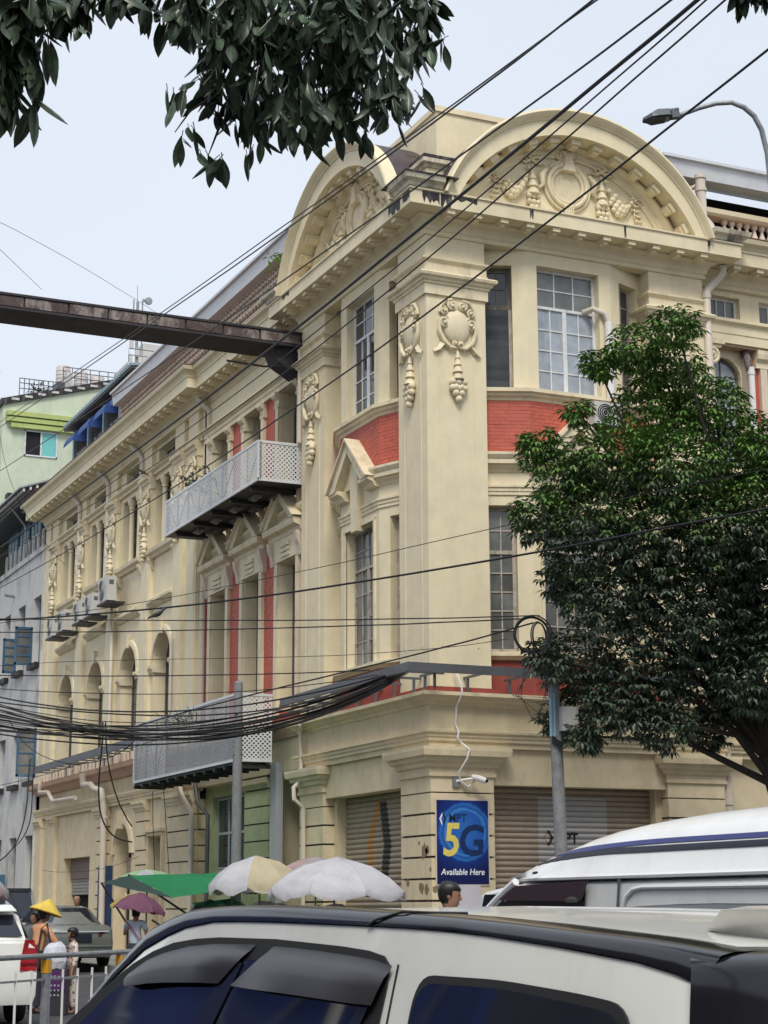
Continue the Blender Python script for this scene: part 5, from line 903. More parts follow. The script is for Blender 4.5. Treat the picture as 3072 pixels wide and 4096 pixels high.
# ------------------------------------------------------------------ overhead cables
WIRES = [(0.009,[(-9.14,-22.78,9.63),(-9.06,-21.78,9.79),(-8.96,-20.65,9.97),(-8.85,-19.37,10.17),(-8.73,-17.91,10.4),(-8.59,-16.21,10.67),(-8.42,-14.22,10.99),(-8.23,-11.87,11.37),(-7.99,-9.03,11.83),(-7.71,-5.53,12.39),(-7.36,-1.14,13.11),(-6.9,4.57,14.06),(-6.3,12.27,15.34),(-5.45,23.22,17.17)]),(0.011,[(-9.19,-22.76,9.63),(-9.09,-21.76,9.77),(-8.98,-20.63,9.93),(-8.87,-19.35,10.12),(-8.74,-17.89,10.34),(-8.59,-16.19,10.61),(-8.42,-14.2,10.92),(-8.23,-11.85,11.29),(-8.0,-9.0,11.74),(-7.72,-5.51,12.31),(-7.37,-1.11,13.02),(-6.91,4.6,13.95),(-6.3,12.3,15.2),(-5.44,23.26,16.99)]),(0.011,[(-9.07,-23.81,9.13),(-8.98,-22.85,9.24),(-8.88,-21.76,9.37),(-8.77,-20.51,9.53),(-8.65,-19.08,9.71),(-8.51,-17.42,9.92),(-8.35,-15.46,10.18),(-8.16,-13.12,10.49),(-7.93,-10.29,10.87),(-7.65,-6.77,11.35),(-7.3,-2.29,11.96),(-6.84,3.6,12.77),(-6.22,11.71,13.9),(-5.32,23.56,15.55)]),(0.02,[(-8.88,-23.9,9.13),(-8.79,-22.92,9.19),(-8.69,-21.82,9.27),(-8.58,-20.56,9.35),(-8.45,-19.11,9.45),(-8.3,-17.43,9.57),(-8.13,-15.45,9.71),(-7.92,-13.08,9.88),(-7.68,-10.21,10.1),(-7.39,-6.65,10.37),(-7.04,-2.11,10.74),(-6.58,3.86,11.24),(-5.97,12.07,11.94),(-5.1,24.08,13.01)]),(0.009,[(-8.82,-23.92,9.13),(-8.72,-22.95,9.17),(-8.61,-21.84,9.23),(-8.49,-20.59,9.29),(-8.34,-19.14,9.37),(-8.18,-17.45,9.46),(-8.0,-15.47,9.57),(-7.79,-13.11,9.72),(-7.54,-10.23,9.91),(-7.25,-6.66,10.17),(-6.9,-2.12,10.51),(-6.46,3.86,11.0),(-5.88,12.09,11.71),(-5.07,24.12,12.79)]),(0.01,[(-8.68,-23.99,9.12),(-8.58,-23.02,9.16),(-8.48,-21.93,9.2),(-8.35,-20.68,9.25),(-8.22,-19.25,9.3),(-8.06,-17.6,9.36),(-7.88,-15.65,9.45),(-7.69,-13.33,9.56),(-7.46,-10.53,9.72),(-7.2,-7.06,9.94),(-6.89,-2.67,10.25),(-6.53,3.06,10.69),(-6.07,10.87,11.37),(-5.47,22.14,12.42)]),(0.012,[(-8.29,-24.07,8.72),(-8.2,-23.09,8.75),(-8.11,-21.99,8.78),(-8.0,-20.74,8.81),(-7.88,-19.3,8.86),(-7.75,-17.63,8.91),(-7.59,-15.67,8.99),(-7.42,-13.34,9.08),(-7.22,-10.51,9.22),(-6.99,-7.02,9.4),(-6.72,-2.61,9.66),(-6.38,3.16,10.04),(-5.95,11.01,10.59),(-5.38,22.33,11.44)]),(0.022,[(1.21,-11.37,8.14),(0.76,-10.23,8.13),(0.28,-9.03,8.12),(-0.22,-7.76,8.1),(-0.76,-6.41,8.09),(-1.33,-4.99,8.09),(-1.94,-3.47,8.1),(-2.6,-1.85,8.12),(-3.3,-0.13,8.15),(-4.05,1.72,8.21),(-4.87,3.69,8.3),(-5.75,5.81,8.43),(-6.71,8.09,8.59),(-7.76,10.55,8.81)]),(0.008,[(1.15,-11.5,8.79),(0.69,-10.36,8.79),(0.21,-9.16,8.78),(-0.3,-7.89,8.75),(-0.83,-6.53,8.71),(-1.4,-5.1,8.67),(-2.0,-3.57,8.63),(-2.65,-1.94,8.58),(-3.34,-0.2,8.55),(-4.08,1.65,8.53),(-4.89,3.65,8.52),(-5.76,5.78,8.55),(-6.71,8.09,8.6),(-7.75,10.58,8.7)]),(0.013,[(-0.97,-6.68,6.81),(-1.35,-5.7,6.91),(-1.75,-4.68,7.01),(-2.17,-3.62,7.13),(-2.61,-2.5,7.25),(-3.07,-1.33,7.38),(-3.55,-0.11,7.52),(-4.06,1.18,7.68),(-4.59,2.54,7.84),(-5.16,3.97,8.02),(-5.75,5.48,8.21),(-6.38,7.07,8.41),(-7.05,8.75,8.63),(-7.76,10.54,8.87)]),(0.014,[(-1.16,-6.58,6.76),(-1.53,-5.6,6.84),(-1.92,-4.59,6.93),(-2.32,-3.52,7.02),(-2.74,-2.41,7.13),(-3.19,-1.24,7.24),(-3.65,-0.02,7.36),(-4.15,1.27,7.49),(-4.66,2.62,7.63),(-5.21,4.05,7.78),(-5.79,5.56,7.94),(-6.4,7.15,8.12),(-7.04,8.83,8.31),(-7.73,10.61,8.52)]),(0.014,[(-0.91,1.19,6.74),(-1.38,1.79,6.76),(-1.87,2.4,6.78),(-2.36,3.02,6.81),(-2.86,3.65,6.84),(-3.38,4.29,6.88),(-3.9,4.94,6.92),(-4.43,5.6,6.96),(-4.97,6.28,7.01),(-5.52,6.96,7.06),(-6.09,7.66,7.12),(-6.66,8.37,7.18),(-7.25,9.1,7.24),(-7.84,9.83,7.31)]),(0.011,[(-0.39,-0.16,6.68),(-0.9,0.49,6.58),(-1.41,1.13,6.5),(-1.95,1.79,6.45),(-2.5,2.46,6.41),(-3.06,3.13,6.39),(-3.63,3.82,6.4),(-4.22,4.51,6.42),(-4.82,5.21,6.46),(-5.44,5.93,6.52),(-6.07,6.65,6.59),(-6.71,7.39,6.67),(-7.36,8.14,6.77),(-8.02,8.89,6.88)]),(0.016,[(-1.06,-6.6,6.68),(-1.3,-5.86,6.61),(-1.54,-5.08,6.54),(-1.8,-4.29,6.48),(-2.06,-3.46,6.42),(-2.34,-2.61,6.36),(-2.63,-1.72,6.3),(-2.93,-0.8,6.24),(-3.24,0.15,6.18),(-3.56,1.14,6.11),(-3.9,2.17,6.03),(-4.24,3.25,5.95),(-4.6,4.37,5.86),(-4.97,5.53,5.75)]),(0.007,[(-0.97,-5.49,6.54),(-1.37,-4.57,6.52),(-1.78,-3.62,6.54),(-2.22,-2.64,6.58),(-2.68,-1.62,6.63),(-3.16,-0.56,6.71),(-3.66,0.54,6.8),(-4.18,1.69,6.9),(-4.73,2.89,7.01),(-5.3,4.14,7.12),(-5.9,5.45,7.23),(-6.52,6.83,7.34),(-7.18,8.27,7.43),(-7.86,9.79,7.51)]),(0.02,[(-0.49,-0.12,6.69),(-1.05,0.35,6.5),(-1.63,0.83,6.33),(-2.22,1.3,6.19),(-2.82,1.77,6.07),(-3.43,2.24,5.97),(-4.05,2.71,5.91),(-4.68,3.18,5.87),(-5.32,3.64,5.87),(-5.96,4.11,5.9),(-6.62,4.56,5.96),(-7.28,5.02,6.07),(-7.95,5.47,6.21),(-8.63,5.91,6.39)]),(0.018,[(-0.48,-0.11,6.66),(-1.02,0.37,6.39),(-1.59,0.84,6.18),(-2.17,1.32,6.01),(-2.77,1.79,5.89),(-3.38,2.26,5.81),(-4.01,2.72,5.77),(-4.65,3.19,5.76),(-5.3,3.65,5.79),(-5.95,4.11,5.84),(-6.61,4.57,5.91),(-7.28,5.03,6.01),(-7.95,5.49,6.12),(-8.62,5.95,6.24)]),(0.015,[(-8.85,4.75,5.74),(-8.16,4.41,5.6),(-7.47,4.06,5.48),(-6.79,3.7,5.38),(-6.1,3.34,5.32),(-5.42,2.98,5.29),(-4.75,2.61,5.3),(-4.08,2.23,5.35),(-3.43,1.85,5.44),(-2.8,1.46,5.58),(-2.18,1.07,5.77),(-1.57,0.67,6.01),(-0.99,0.27,6.32),(-0.44,-0.13,6.68)]),(0.01,[(-8.88,4.53,5.43),(-8.2,4.2,5.38),(-7.52,3.85,5.35),(-6.84,3.51,5.35),(-6.17,3.15,5.37),(-5.5,2.8,5.41),(-4.84,2.44,5.47),(-4.18,2.08,5.57),(-3.53,1.71,5.69),(-2.89,1.35,5.84),(-2.26,0.98,6.02),(-1.65,0.6,6.23),(-1.04,0.23,6.47),(-0.45,-0.15,6.75)]),(0.012,[(-8.9,4.54,6.12),(-8.22,4.23,5.87),(-7.53,3.92,5.66),(-6.84,3.59,5.5),(-6.16,3.25,5.38),(-5.47,2.91,5.32),(-4.8,2.55,5.3),(-4.13,2.18,5.33),(-3.47,1.81,5.42),(-2.83,1.43,5.57),(-2.2,1.05,5.77),(-1.59,0.65,6.03),(-1.01,0.26,6.34),(-0.44,-0.14,6.73)]),(0.012,[(-8.9,4.47,5.66),(-8.22,4.15,5.53),(-7.53,3.82,5.44),(-6.85,3.49,5.38),(-6.17,3.14,5.36),(-5.49,2.79,5.37),(-4.83,2.44,5.42),(-4.17,2.08,5.51),(-3.51,1.72,5.63),(-2.87,1.35,5.78),(-2.25,0.98,5.97),(-1.63,0.6,6.2),(-1.04,0.23,6.47),(-0.45,-0.15,6.77)]),(0.011,[(-8.9,4.5,5.92),(-8.22,4.19,5.72),(-7.53,3.87,5.56),(-6.84,3.54,5.42),(-6.15,3.2,5.33),(-5.47,2.86,5.28),(-4.79,2.51,5.27),(-4.12,2.15,5.3),(-3.46,1.78,5.39),(-2.82,1.41,5.53),(-2.19,1.03,5.73),(-1.58,0.65,5.98),(-1.0,0.26,6.3),(-0.44,-0.14,6.69)]),(0.013,[(-8.83,4.81,5.55),(-8.14,4.46,5.47),(-7.46,4.09,5.42),(-6.78,3.73,5.38),(-6.11,3.35,5.37),(-5.43,2.98,5.39),(-4.77,2.6,5.44),(-4.12,2.22,5.51),(-3.47,1.83,5.62),(-2.84,1.44,5.77),(-2.22,1.05,5.95),(-1.61,0.65,6.17),(-1.02,0.26,6.43),(-0.45,-0.14,6.73)]),(0.018,[(-8.88,4.5,5.38),(-8.2,4.18,5.26),(-7.51,3.86,5.17),(-6.81,3.52,5.1),(-6.12,3.18,5.06),(-5.43,2.83,5.06),(-4.75,2.47,5.1),(-4.08,2.11,5.17),(-3.42,1.75,5.29),(-2.78,1.38,5.46),(-2.16,1.0,5.68),(-1.56,0.63,5.95),(-0.99,0.25,6.28),(-0.44,-0.13,6.67)]),(0.013,[(-8.96,4.27,6.04),(-8.27,3.99,5.81),(-7.58,3.7,5.61),(-6.89,3.39,5.45),(-6.2,3.08,5.34),(-5.51,2.75,5.27),(-4.83,2.42,5.25),(-4.16,2.07,5.28),(-3.49,1.72,5.36),(-2.84,1.36,5.5),(-2.21,1.0,5.71),(-1.6,0.62,5.97),(-1.01,0.25,6.3),(-0.44,-0.14,6.7)]),(0.012,[(-8.91,4.47,5.81),(-8.22,4.15,5.66),(-7.54,3.83,5.54),(-6.85,3.49,5.45),(-6.17,3.16,5.39),(-5.49,2.81,5.36),(-4.81,2.46,5.38),(-4.15,2.1,5.43),(-3.49,1.74,5.53),(-2.85,1.37,5.67),(-2.22,1.0,5.85),(-1.61,0.63,6.09),(-1.02,0.24,6.37),(-0.44,-0.14,6.71)]),(0.012,[(-8.88,4.53,5.47),(-8.2,4.2,5.39),(-7.51,3.86,5.33),(-6.83,3.52,5.29),(-6.14,3.17,5.27),(-5.47,2.82,5.27),(-4.79,2.47,5.31),(-4.13,2.11,5.38),(-3.48,1.74,5.49),(-2.83,1.37,5.64),(-2.21,1.0,5.83),(-1.6,0.63,6.06),(-1.01,0.25,6.35),(-0.44,-0.13,6.69)]),(0.01,[(-8.92,4.45,5.96),(-8.23,4.14,5.77),(-7.55,3.83,5.61),(-6.86,3.5,5.5),(-6.17,3.16,5.42),(-5.5,2.82,5.39),(-4.82,2.47,5.4),(-4.16,2.11,5.46),(-3.5,1.74,5.56),(-2.86,1.37,5.71),(-2.23,1.0,5.9),(-1.62,0.62,6.14),(-1.03,0.24,6.42),(-0.45,-0.15,6.76)]),(0.017,[(-8.88,4.6,5.87),(-8.2,4.28,5.66),(-7.51,3.96,5.48),(-6.81,3.62,5.34),(-6.12,3.28,5.24),(-5.43,2.93,5.18),(-4.75,2.57,5.17),(-4.08,2.2,5.21),(-3.43,1.82,5.31),(-2.78,1.44,5.46),(-2.16,1.05,5.67),(-1.56,0.66,5.94),(-0.99,0.27,6.28),(-0.44,-0.13,6.68)]),(0.015,[(-8.93,4.38,5.84),(-8.24,4.07,5.66),(-7.55,3.76,5.52),(-6.86,3.44,5.41),(-6.18,3.11,5.33),(-5.49,2.78,5.29),(-4.81,2.43,5.29),(-4.14,2.08,5.34),(-3.48,1.73,5.43),(-2.84,1.37,5.57),(-2.21,1.0,5.76),(-1.6,0.63,6.01),(-1.01,0.25,6.32),(-0.44,-0.14,6.69)]),(0.02,[(-8.94,4.34,5.76),(-8.25,4.03,5.63),(-7.57,3.71,5.54),(-6.88,3.38,5.48),(-6.2,3.05,5.46),(-5.53,2.71,5.46),(-4.86,2.37,5.5),(-4.2,2.02,5.58),(-3.55,1.67,5.69),(-2.9,1.31,5.84),(-2.27,0.95,6.02),(-1.65,0.59,6.23),(-1.05,0.22,6.48),(-0.45,-0.15,6.77)]),(0.014,[(-8.87,4.59,5.61),(-8.19,4.27,5.46),(-7.5,3.94,5.34),(-6.81,3.59,5.24),(-6.12,3.25,5.18),(-5.43,2.89,5.16),(-4.75,2.53,5.18),(-4.08,2.16,5.24),(-3.43,1.79,5.34),(-2.79,1.41,5.5),(-2.17,1.03,5.71),(-1.57,0.65,5.97),(-0.99,0.26,6.3),(-0.44,-0.13,6.68)]),(0.011,[(-8.98,4.2,6.04),(-8.29,3.91,5.85),(-7.6,3.61,5.71),(-6.92,3.3,5.6),(-6.24,2.98,5.54),(-5.56,2.66,5.52),(-4.89,2.33,5.53),(-4.22,1.99,5.59),(-3.57,1.64,5.69),(-2.92,1.29,5.82),(-2.28,0.94,6.0),(-1.66,0.58,6.22),(-1.05,0.22,6.48),(-0.45,-0.15,6.78)]),(0.019,[(-8.9,4.56,6.04),(-8.21,4.24,5.85),(-7.53,3.91,5.68),(-6.84,3.58,5.55),(-6.16,3.24,5.46),(-5.48,2.89,5.41),(-4.8,2.53,5.4),(-4.14,2.17,5.43),(-3.49,1.8,5.51),(-2.84,1.42,5.65),(-2.22,1.04,5.83),(-1.61,0.65,6.06),(-1.01,0.26,6.36),(-0.44,-0.14,6.71)]),(0.019,[(-8.85,4.71,5.74),(-8.17,4.38,5.6),(-7.48,4.03,5.48),(-6.79,3.68,5.39),(-6.11,3.32,5.33),(-5.43,2.96,5.3),(-4.76,2.59,5.31),(-4.09,2.21,5.36),(-3.44,1.83,5.45),(-2.8,1.45,5.59),(-2.18,1.06,5.77),(-1.58,0.67,6.02),(-1.0,0.27,6.32),(-0.44,-0.13,6.68)]),(0.017,[(-8.86,4.64,5.58),(-8.18,4.31,5.44),(-7.49,3.97,5.32),(-6.8,3.63,5.23),(-6.11,3.27,5.18),(-5.42,2.91,5.17),(-4.75,2.55,5.2),(-4.08,2.18,5.27),(-3.43,1.8,5.38),(-2.79,1.42,5.54),(-2.17,1.03,5.75),(-1.57,0.65,6.02),(-1.0,0.25,6.33),(-0.44,-0.14,6.71)]),(0.015,[(-8.91,4.39,5.42),(-8.23,4.07,5.34),(-7.54,3.74,5.28),(-6.85,3.41,5.23),(-6.17,3.08,5.21),(-5.49,2.74,5.22),(-4.81,2.39,5.26),(-4.14,2.04,5.33),(-3.48,1.69,5.44),(-2.84,1.33,5.59),(-2.21,0.97,5.79),(-1.6,0.61,6.03),(-1.01,0.24,6.33),(-0.44,-0.13,6.68)]),(0.02,[(-8.87,4.67,6.01),(-8.19,4.35,5.76),(-7.5,4.03,5.56),(-6.81,3.69,5.39),(-6.12,3.34,5.27),(-5.43,2.99,5.19),(-4.75,2.62,5.17),(-4.08,2.25,5.2),(-3.42,1.87,5.29),(-2.78,1.48,5.44),(-2.16,1.08,5.65),(-1.56,0.68,5.92),(-0.98,0.27,6.27),(-0.44,-0.14,6.69)]),(0.019,[(-8.86,4.69,5.72),(-8.17,4.35,5.59),(-7.49,4.0,5.49),(-6.81,3.65,5.42),(-6.13,3.29,5.39),(-5.45,2.92,5.4),(-4.79,2.55,5.44),(-4.13,2.18,5.51),(-3.48,1.8,5.63),(-2.85,1.41,5.78),(-2.23,1.03,5.97),(-1.62,0.64,6.19),(-1.03,0.24,6.46),(-0.45,-0.15,6.76)]),(0.011,[(-8.95,4.25,5.73),(-8.27,3.95,5.6),(-7.58,3.64,5.49),(-6.89,3.32,5.42),(-6.21,3.0,5.37),(-5.53,2.67,5.36),(-4.85,2.34,5.38),(-4.18,2.0,5.44),(-3.53,1.65,5.54),(-2.88,1.3,5.68),(-2.25,0.95,5.87),(-1.63,0.59,6.1),(-1.03,0.23,6.38),(-0.44,-0.14,6.71)]),(0.014,[(-8.93,4.29,5.42),(-8.25,3.98,5.36),(-7.56,3.66,5.31),(-6.88,3.34,5.28),(-6.19,3.01,5.27),(-5.51,2.67,5.28),(-4.84,2.34,5.32),(-4.17,2.0,5.39),(-3.51,1.65,5.5),(-2.87,1.3,5.64),(-2.23,0.95,5.83),(-1.62,0.59,6.06),(-1.02,0.23,6.34),(-0.44,-0.13,6.68)]),(0.014,[(-8.94,4.32,5.96),(-8.26,4.03,5.73),(-7.57,3.74,5.54),(-6.88,3.43,5.39),(-6.18,3.11,5.27),(-5.49,2.78,5.21),(-4.81,2.44,5.19),(-4.13,2.09,5.22),(-3.47,1.74,5.31),(-2.82,1.37,5.46),(-2.19,1.01,5.66),(-1.58,0.63,5.94),(-1.0,0.25,6.27),(-0.44,-0.14,6.68)]),(0.01,[(-8.94,4.26,5.61),(-8.26,3.96,5.47),(-7.57,3.66,5.35),(-6.87,3.35,5.25),(-6.18,3.03,5.18),(-5.49,2.7,5.15),(-4.8,2.37,5.15),(-4.13,2.03,5.2),(-3.46,1.68,5.29),(-2.81,1.33,5.44),(-2.18,0.97,5.64),(-1.57,0.61,5.91),(-0.99,0.25,6.24),(-0.43,-0.13,6.64)]),(0.02,[(-5.48,6.85,5.93),(-5.46,6.88,5.74),(-5.45,6.93,5.51),(-5.45,6.99,5.26),(-5.45,7.06,4.99),(-5.45,7.13,4.7),(-5.44,7.19,4.42),(-5.41,7.25,4.14),(-5.37,7.29,3.88),(-5.29,7.32,3.64),(-5.18,7.32,3.43),(-5.03,7.29,3.26),(-4.83,7.23,3.15),(-4.58,7.13,3.09)]),(0.018,[(-5.42,6.82,5.93),(-5.4,6.86,5.73),(-5.38,6.89,5.54),(-5.35,6.93,5.34),(-5.31,6.96,5.14),(-5.27,6.99,4.94),(-5.22,7.02,4.74),(-5.16,7.04,4.55),(-5.1,7.05,4.36),(-5.02,7.06,4.17),(-4.94,7.07,3.98),(-4.84,7.07,3.8),(-4.74,7.07,3.63),(-4.62,7.06,3.46)]),(0.02,[(-5.36,14.74,5.63),(-5.4,14.64,5.38),(-5.44,14.54,5.12),(-5.46,14.44,4.85),(-5.49,14.34,4.58),(-5.53,14.25,4.32),(-5.58,14.16,4.06),(-5.64,14.08,3.81),(-5.72,14.0,3.57),(-5.82,13.93,3.34),(-5.95,13.87,3.14),(-6.12,13.82,2.95),(-6.32,13.78,2.79),(-6.56,13.76,2.66)]),(0.016,[(-5.23,14.71,5.5),(-5.26,14.68,5.32),(-5.28,14.65,5.13),(-5.29,14.62,4.94),(-5.3,14.58,4.74),(-5.31,14.54,4.54),(-5.32,14.51,4.35),(-5.33,14.48,4.16),(-5.36,14.45,3.97),(-5.4,14.43,3.79),(-5.47,14.41,3.62),(-5.55,14.4,3.46),(-5.66,14.4,3.31),(-5.8,14.41,3.18)]),(0.012,[(-7.1,9.77,6.2),(-6.96,9.68,5.91),(-6.79,9.58,5.67),(-6.59,9.45,5.46),(-6.37,9.3,5.3),(-6.13,9.13,5.18),(-5.88,8.95,5.1),(-5.63,8.76,5.06),(-5.39,8.56,5.07),(-5.15,8.36,5.11),(-4.92,8.15,5.19),(-4.71,7.94,5.32),(-4.52,7.73,5.48),(-4.37,7.52,5.69)]),(0.01,[(-3.04,10.57,4.54),(-3.02,10.61,4.37),(-3.01,10.64,4.21),(-2.99,10.68,4.04),(-2.98,10.71,3.87),(-2.96,10.74,3.71),(-2.94,10.77,3.54),(-2.92,10.8,3.38),(-2.9,10.84,3.21),(-2.88,10.87,3.05),(-2.86,10.9,2.88),(-2.84,10.93,2.71),(-2.82,10.96,2.55),(-2.79,10.99,2.38)]),(0.01,[(-3.12,9.44,4.71),(-3.09,9.47,4.53),(-3.06,9.51,4.35),(-3.03,9.54,4.17),(-3.0,9.57,3.99),(-2.98,9.6,3.81),(-2.95,9.63,3.63),(-2.92,9.66,3.45),(-2.9,9.69,3.27),(-2.87,9.73,3.09),(-2.84,9.76,2.91),(-2.82,9.79,2.73),(-2.79,9.82,2.55),(-2.77,9.86,2.36)]),(0.008,[(-6.74,13.33,4.74),(-6.35,12.55,4.81),(-5.98,11.79,4.9),(-5.62,11.04,5.01),(-5.28,10.3,5.13),(-4.94,9.58,5.25),(-4.61,8.87,5.37),(-4.29,8.18,5.48),(-3.97,7.5,5.59),(-3.66,6.84,5.68),(-3.34,6.19,5.75),(-3.02,5.56,5.8),(-2.71,4.94,5.82),(-2.38,4.34,5.81)]),(0.006,[(-5.78,11.2,2.5),(-5.6,11.12,2.47),(-5.41,11.04,2.45),(-5.23,10.96,2.45),(-5.05,10.88,2.45),(-4.87,10.79,2.46),(-4.7,10.71,2.47),(-4.52,10.62,2.5),(-4.35,10.54,2.53),(-4.18,10.45,2.58),(-4.01,10.36,2.63),(-3.85,10.27,2.69),(-3.68,10.18,2.76),(-3.52,10.08,2.84)]),(0.006,[(-9.37,2.63,16.62),(-8.87,3.53,16.87),(-8.35,4.48,17.12),(-7.8,5.48,17.38),(-7.22,6.55,17.66),(-6.61,7.67,17.95),(-5.97,8.87,18.25),(-5.28,10.14,18.57),(-4.55,11.5,18.91),(-3.78,12.95,19.26),(-2.95,14.49,19.64),(-2.06,16.16,20.05),(-1.11,17.94,20.47),(-0.09,19.87,20.93)]),(0.006,[(-9.52,2.8,16.22),(-6.2,11.98,18.54)]),(0.006,[(-7.08,12.91,16.32),(-7.0,13.37,15.94),(-6.9,13.82,15.56),(-6.77,14.26,15.19),(-6.61,14.69,14.83),(-6.42,15.11,14.48),(-6.2,15.52,14.13),(-5.95,15.92,13.79),(-5.66,16.3,13.46),(-5.35,16.68,13.13),(-4.99,17.05,12.81),(-4.61,17.41,12.51),(-4.19,17.76,12.2),(-3.73,18.09,11.91)])]

def catm(P, n=3):
    P = [Vector(p) for p in P]
    if len(P) < 3: return P
    out = []
    for i in range(len(P) - 1):
        a, b, c, d = P[max(0, i - 1)], P[i], P[i + 1], P[min(len(P) - 1, i + 2)]
        for k in range(n):
            t = k / n; out.append(.5 * ((2 * b) + (c - a) * t + (2 * a - 5 * b + 4 * c - d) * t * t + (3 * b - a - 3 * c + d) * t ** 3))
    return out + [P[-1]]
LBW = ['upper of two thin parallel cables from the street lamp side down to the green gable', 'lower of two thin parallel cables from the street lamp side down to the green gable', 'cable crossing the left gable and the far end of the girder', 'thick black cable crossing the corner pier and the girder', 'thin cable just below the thick black one, over the corner pier top', 'cable crossing the corner capital and the upper balcony', 'lowest slanting cable, passing close by the lamp head', 'thick cable rising to the right across the dark tree', 'thin faint cable rising across the corner pier above the thick one', 'cable under the pigeon that ends at the cable coil', 'second level cable under the pigeon ending at the coil', 'level cable crossing the arched windows', 'sagging cable above the black bundle', 'cable slanting from the coil down to the bundle', 'thin faint cable across the tall windows', 'cable dropping from the sign frame, upper one over the bundle', 'cable dropping from the sign frame, lower one over the bundle']
LBL = ['long black cable loop hanging before the arched door', 'shorter black cable loop hanging before the arched door', 'thick cable hanging down the white house', 'second cable hanging down the white house', 'thin cable bow under the bundle at the sign frame end', 'thin cable hanging left of the small ground floor window', 'thin cable hanging right of the small ground floor window', 'thin cable running along under the sign frame', 'faint wire sagging across the ground floor wall', 'faint wire high in the sky towards the mast', 'faint wire at the left edge of the sky', 'faint wire crossing the green gable']
BUN = thing('cable_bundle', 'heavy sagging black cable bundle tied to the corner sign frame', 'cable bundle')
for i, (r, P) in enumerate(WIRES):
    q = MB(); q.tube(catm(P), r, 6)
    if i < 17: tag(put('overhead_cable', q, 'cable'), LBW[i], 'cable', 'cables over the street')
    elif i < 43: put('cable', q, 'cable', BUN)
    else: tag(put('hanging_cable', q, 'cable'), LBL[i - 43], 'cable', 'loose cables on the left')
q = MB()
for k in range(40):
    a = Vector((-5.2, 1.7, 5.45)) + Vector((random.gauss(0, .22), random.gauss(0, .1), random.gauss(0, .05))); b = a + Vector((random.uniform(-.25, .25), random.uniform(-.1, .1), random.uniform(-.05, .3)))
    q.tube([a, (a + b) / 2 + Vector((.03, 0, .03)), b], .006, 4)
tag(put('twig_nest', q, 'bark'), 'tangle of dry twigs caught on the cable bundle', 'twigs')
# ------------------------------------------------------------------ birds
def bird(name, label, p, rz, s=1.0, m_='birdk'):
    t = thing(name, label, 'bird', p, rz)
    q = MB(); q.loft([[(x, y * w_, z + h_ * zz) for y, zz in ((0, 1), (.7, .7), (1, 0), (.7, -.7), (0, -1), (-.7, -.7), (-1, 0), (-.7, .7))] for x, z, w_, h_ in ((-.20, -.02, .02, .008), (-.12, .03, .04, .022), (-.03, .075, .065, .055), (.05, .11, .068, .062), (.10, .155, .045, .045), (.125, .19, .034, .036), (.15, .20, .026, .026), (.165, .195, .008, .01))]); put('body', q, m_, t, smooth=True, scale=(s, s, s))
    for sg in (-1, 1):
        q = MB(); q.loft([[(x, sg * (.062 + o), z + h_), (x, sg * (.072 + o), z), (x, sg * (.06 + o), z - h_)] for x, z, h_, o in ((-.19, .0, .008, -.04), (-.05, .07, .035, 0), (.06, .115, .03, 0), (.08, .13, .01, -.01))]); put('wing', q, m_, t, scale=(s, s, s))
    q = MB(); q.loft([[(.16, -.006, .2), (.16, .006, .2), (.16, 0, .19)], [(.195, -.001, .19), (.195, .001, .19), (.195, 0, .188)]]); put('beak', q, 'steeldk', t, scale=(s, s, s))
    q = MB(); q.tube([(.0, .02, .03), (.01, .02, 0)], .006, 4); q.tube([(.0, -.02, .03), (.01, -.02, 0)], .006, 4); put('legs', q, 'bark', t, scale=(s, s, s))
M['birdk'] = mat('dark_bird_feathers', (.05, .045, .045), .6, var=.3, scale=20)
bird('pigeon', 'dark pigeon perched on a level cable before the arched windows', (-5.085, 3.875, 8.06), -.3, 1.15)
bird('crow', 'small black bird perched on the ledge over the ornamented pilasters', (-.3, 21.5, 15.88), 2.6, 1.0)
# ------------------------------------------------------------------ trees
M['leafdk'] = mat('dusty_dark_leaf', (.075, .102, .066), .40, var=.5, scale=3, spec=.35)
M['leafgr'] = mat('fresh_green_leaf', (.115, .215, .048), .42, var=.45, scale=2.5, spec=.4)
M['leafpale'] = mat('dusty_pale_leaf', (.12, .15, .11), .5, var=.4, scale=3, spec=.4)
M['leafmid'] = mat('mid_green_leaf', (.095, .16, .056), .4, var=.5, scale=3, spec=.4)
M['leafnear'] = mat('glossy_dark_leaf', (.056, .084, .050), .34, var=.75, scale=9, rnd=.5, spec=.35)
def leaf(mb, p, d, up, ln, wd, fold=.25):
    d = d.normalized(); s = d.cross(up)
    if s.length < 1e-3: s = d.cross(Vector((1, 0, 0)))
    s.normalize(); n = s.cross(d); m_ = p + d * ln * .45 - n * ln * .04; t = p + d * ln - n * ln * .16
    w_ = s * wd * .5; u = n * wd * fold
    mb.add([p, m_ + w_ + u, t, m_ - w_ + u, m_], [(0, 4, 1), (4, 2, 1), (0, 3, 4), (4, 3, 2)])
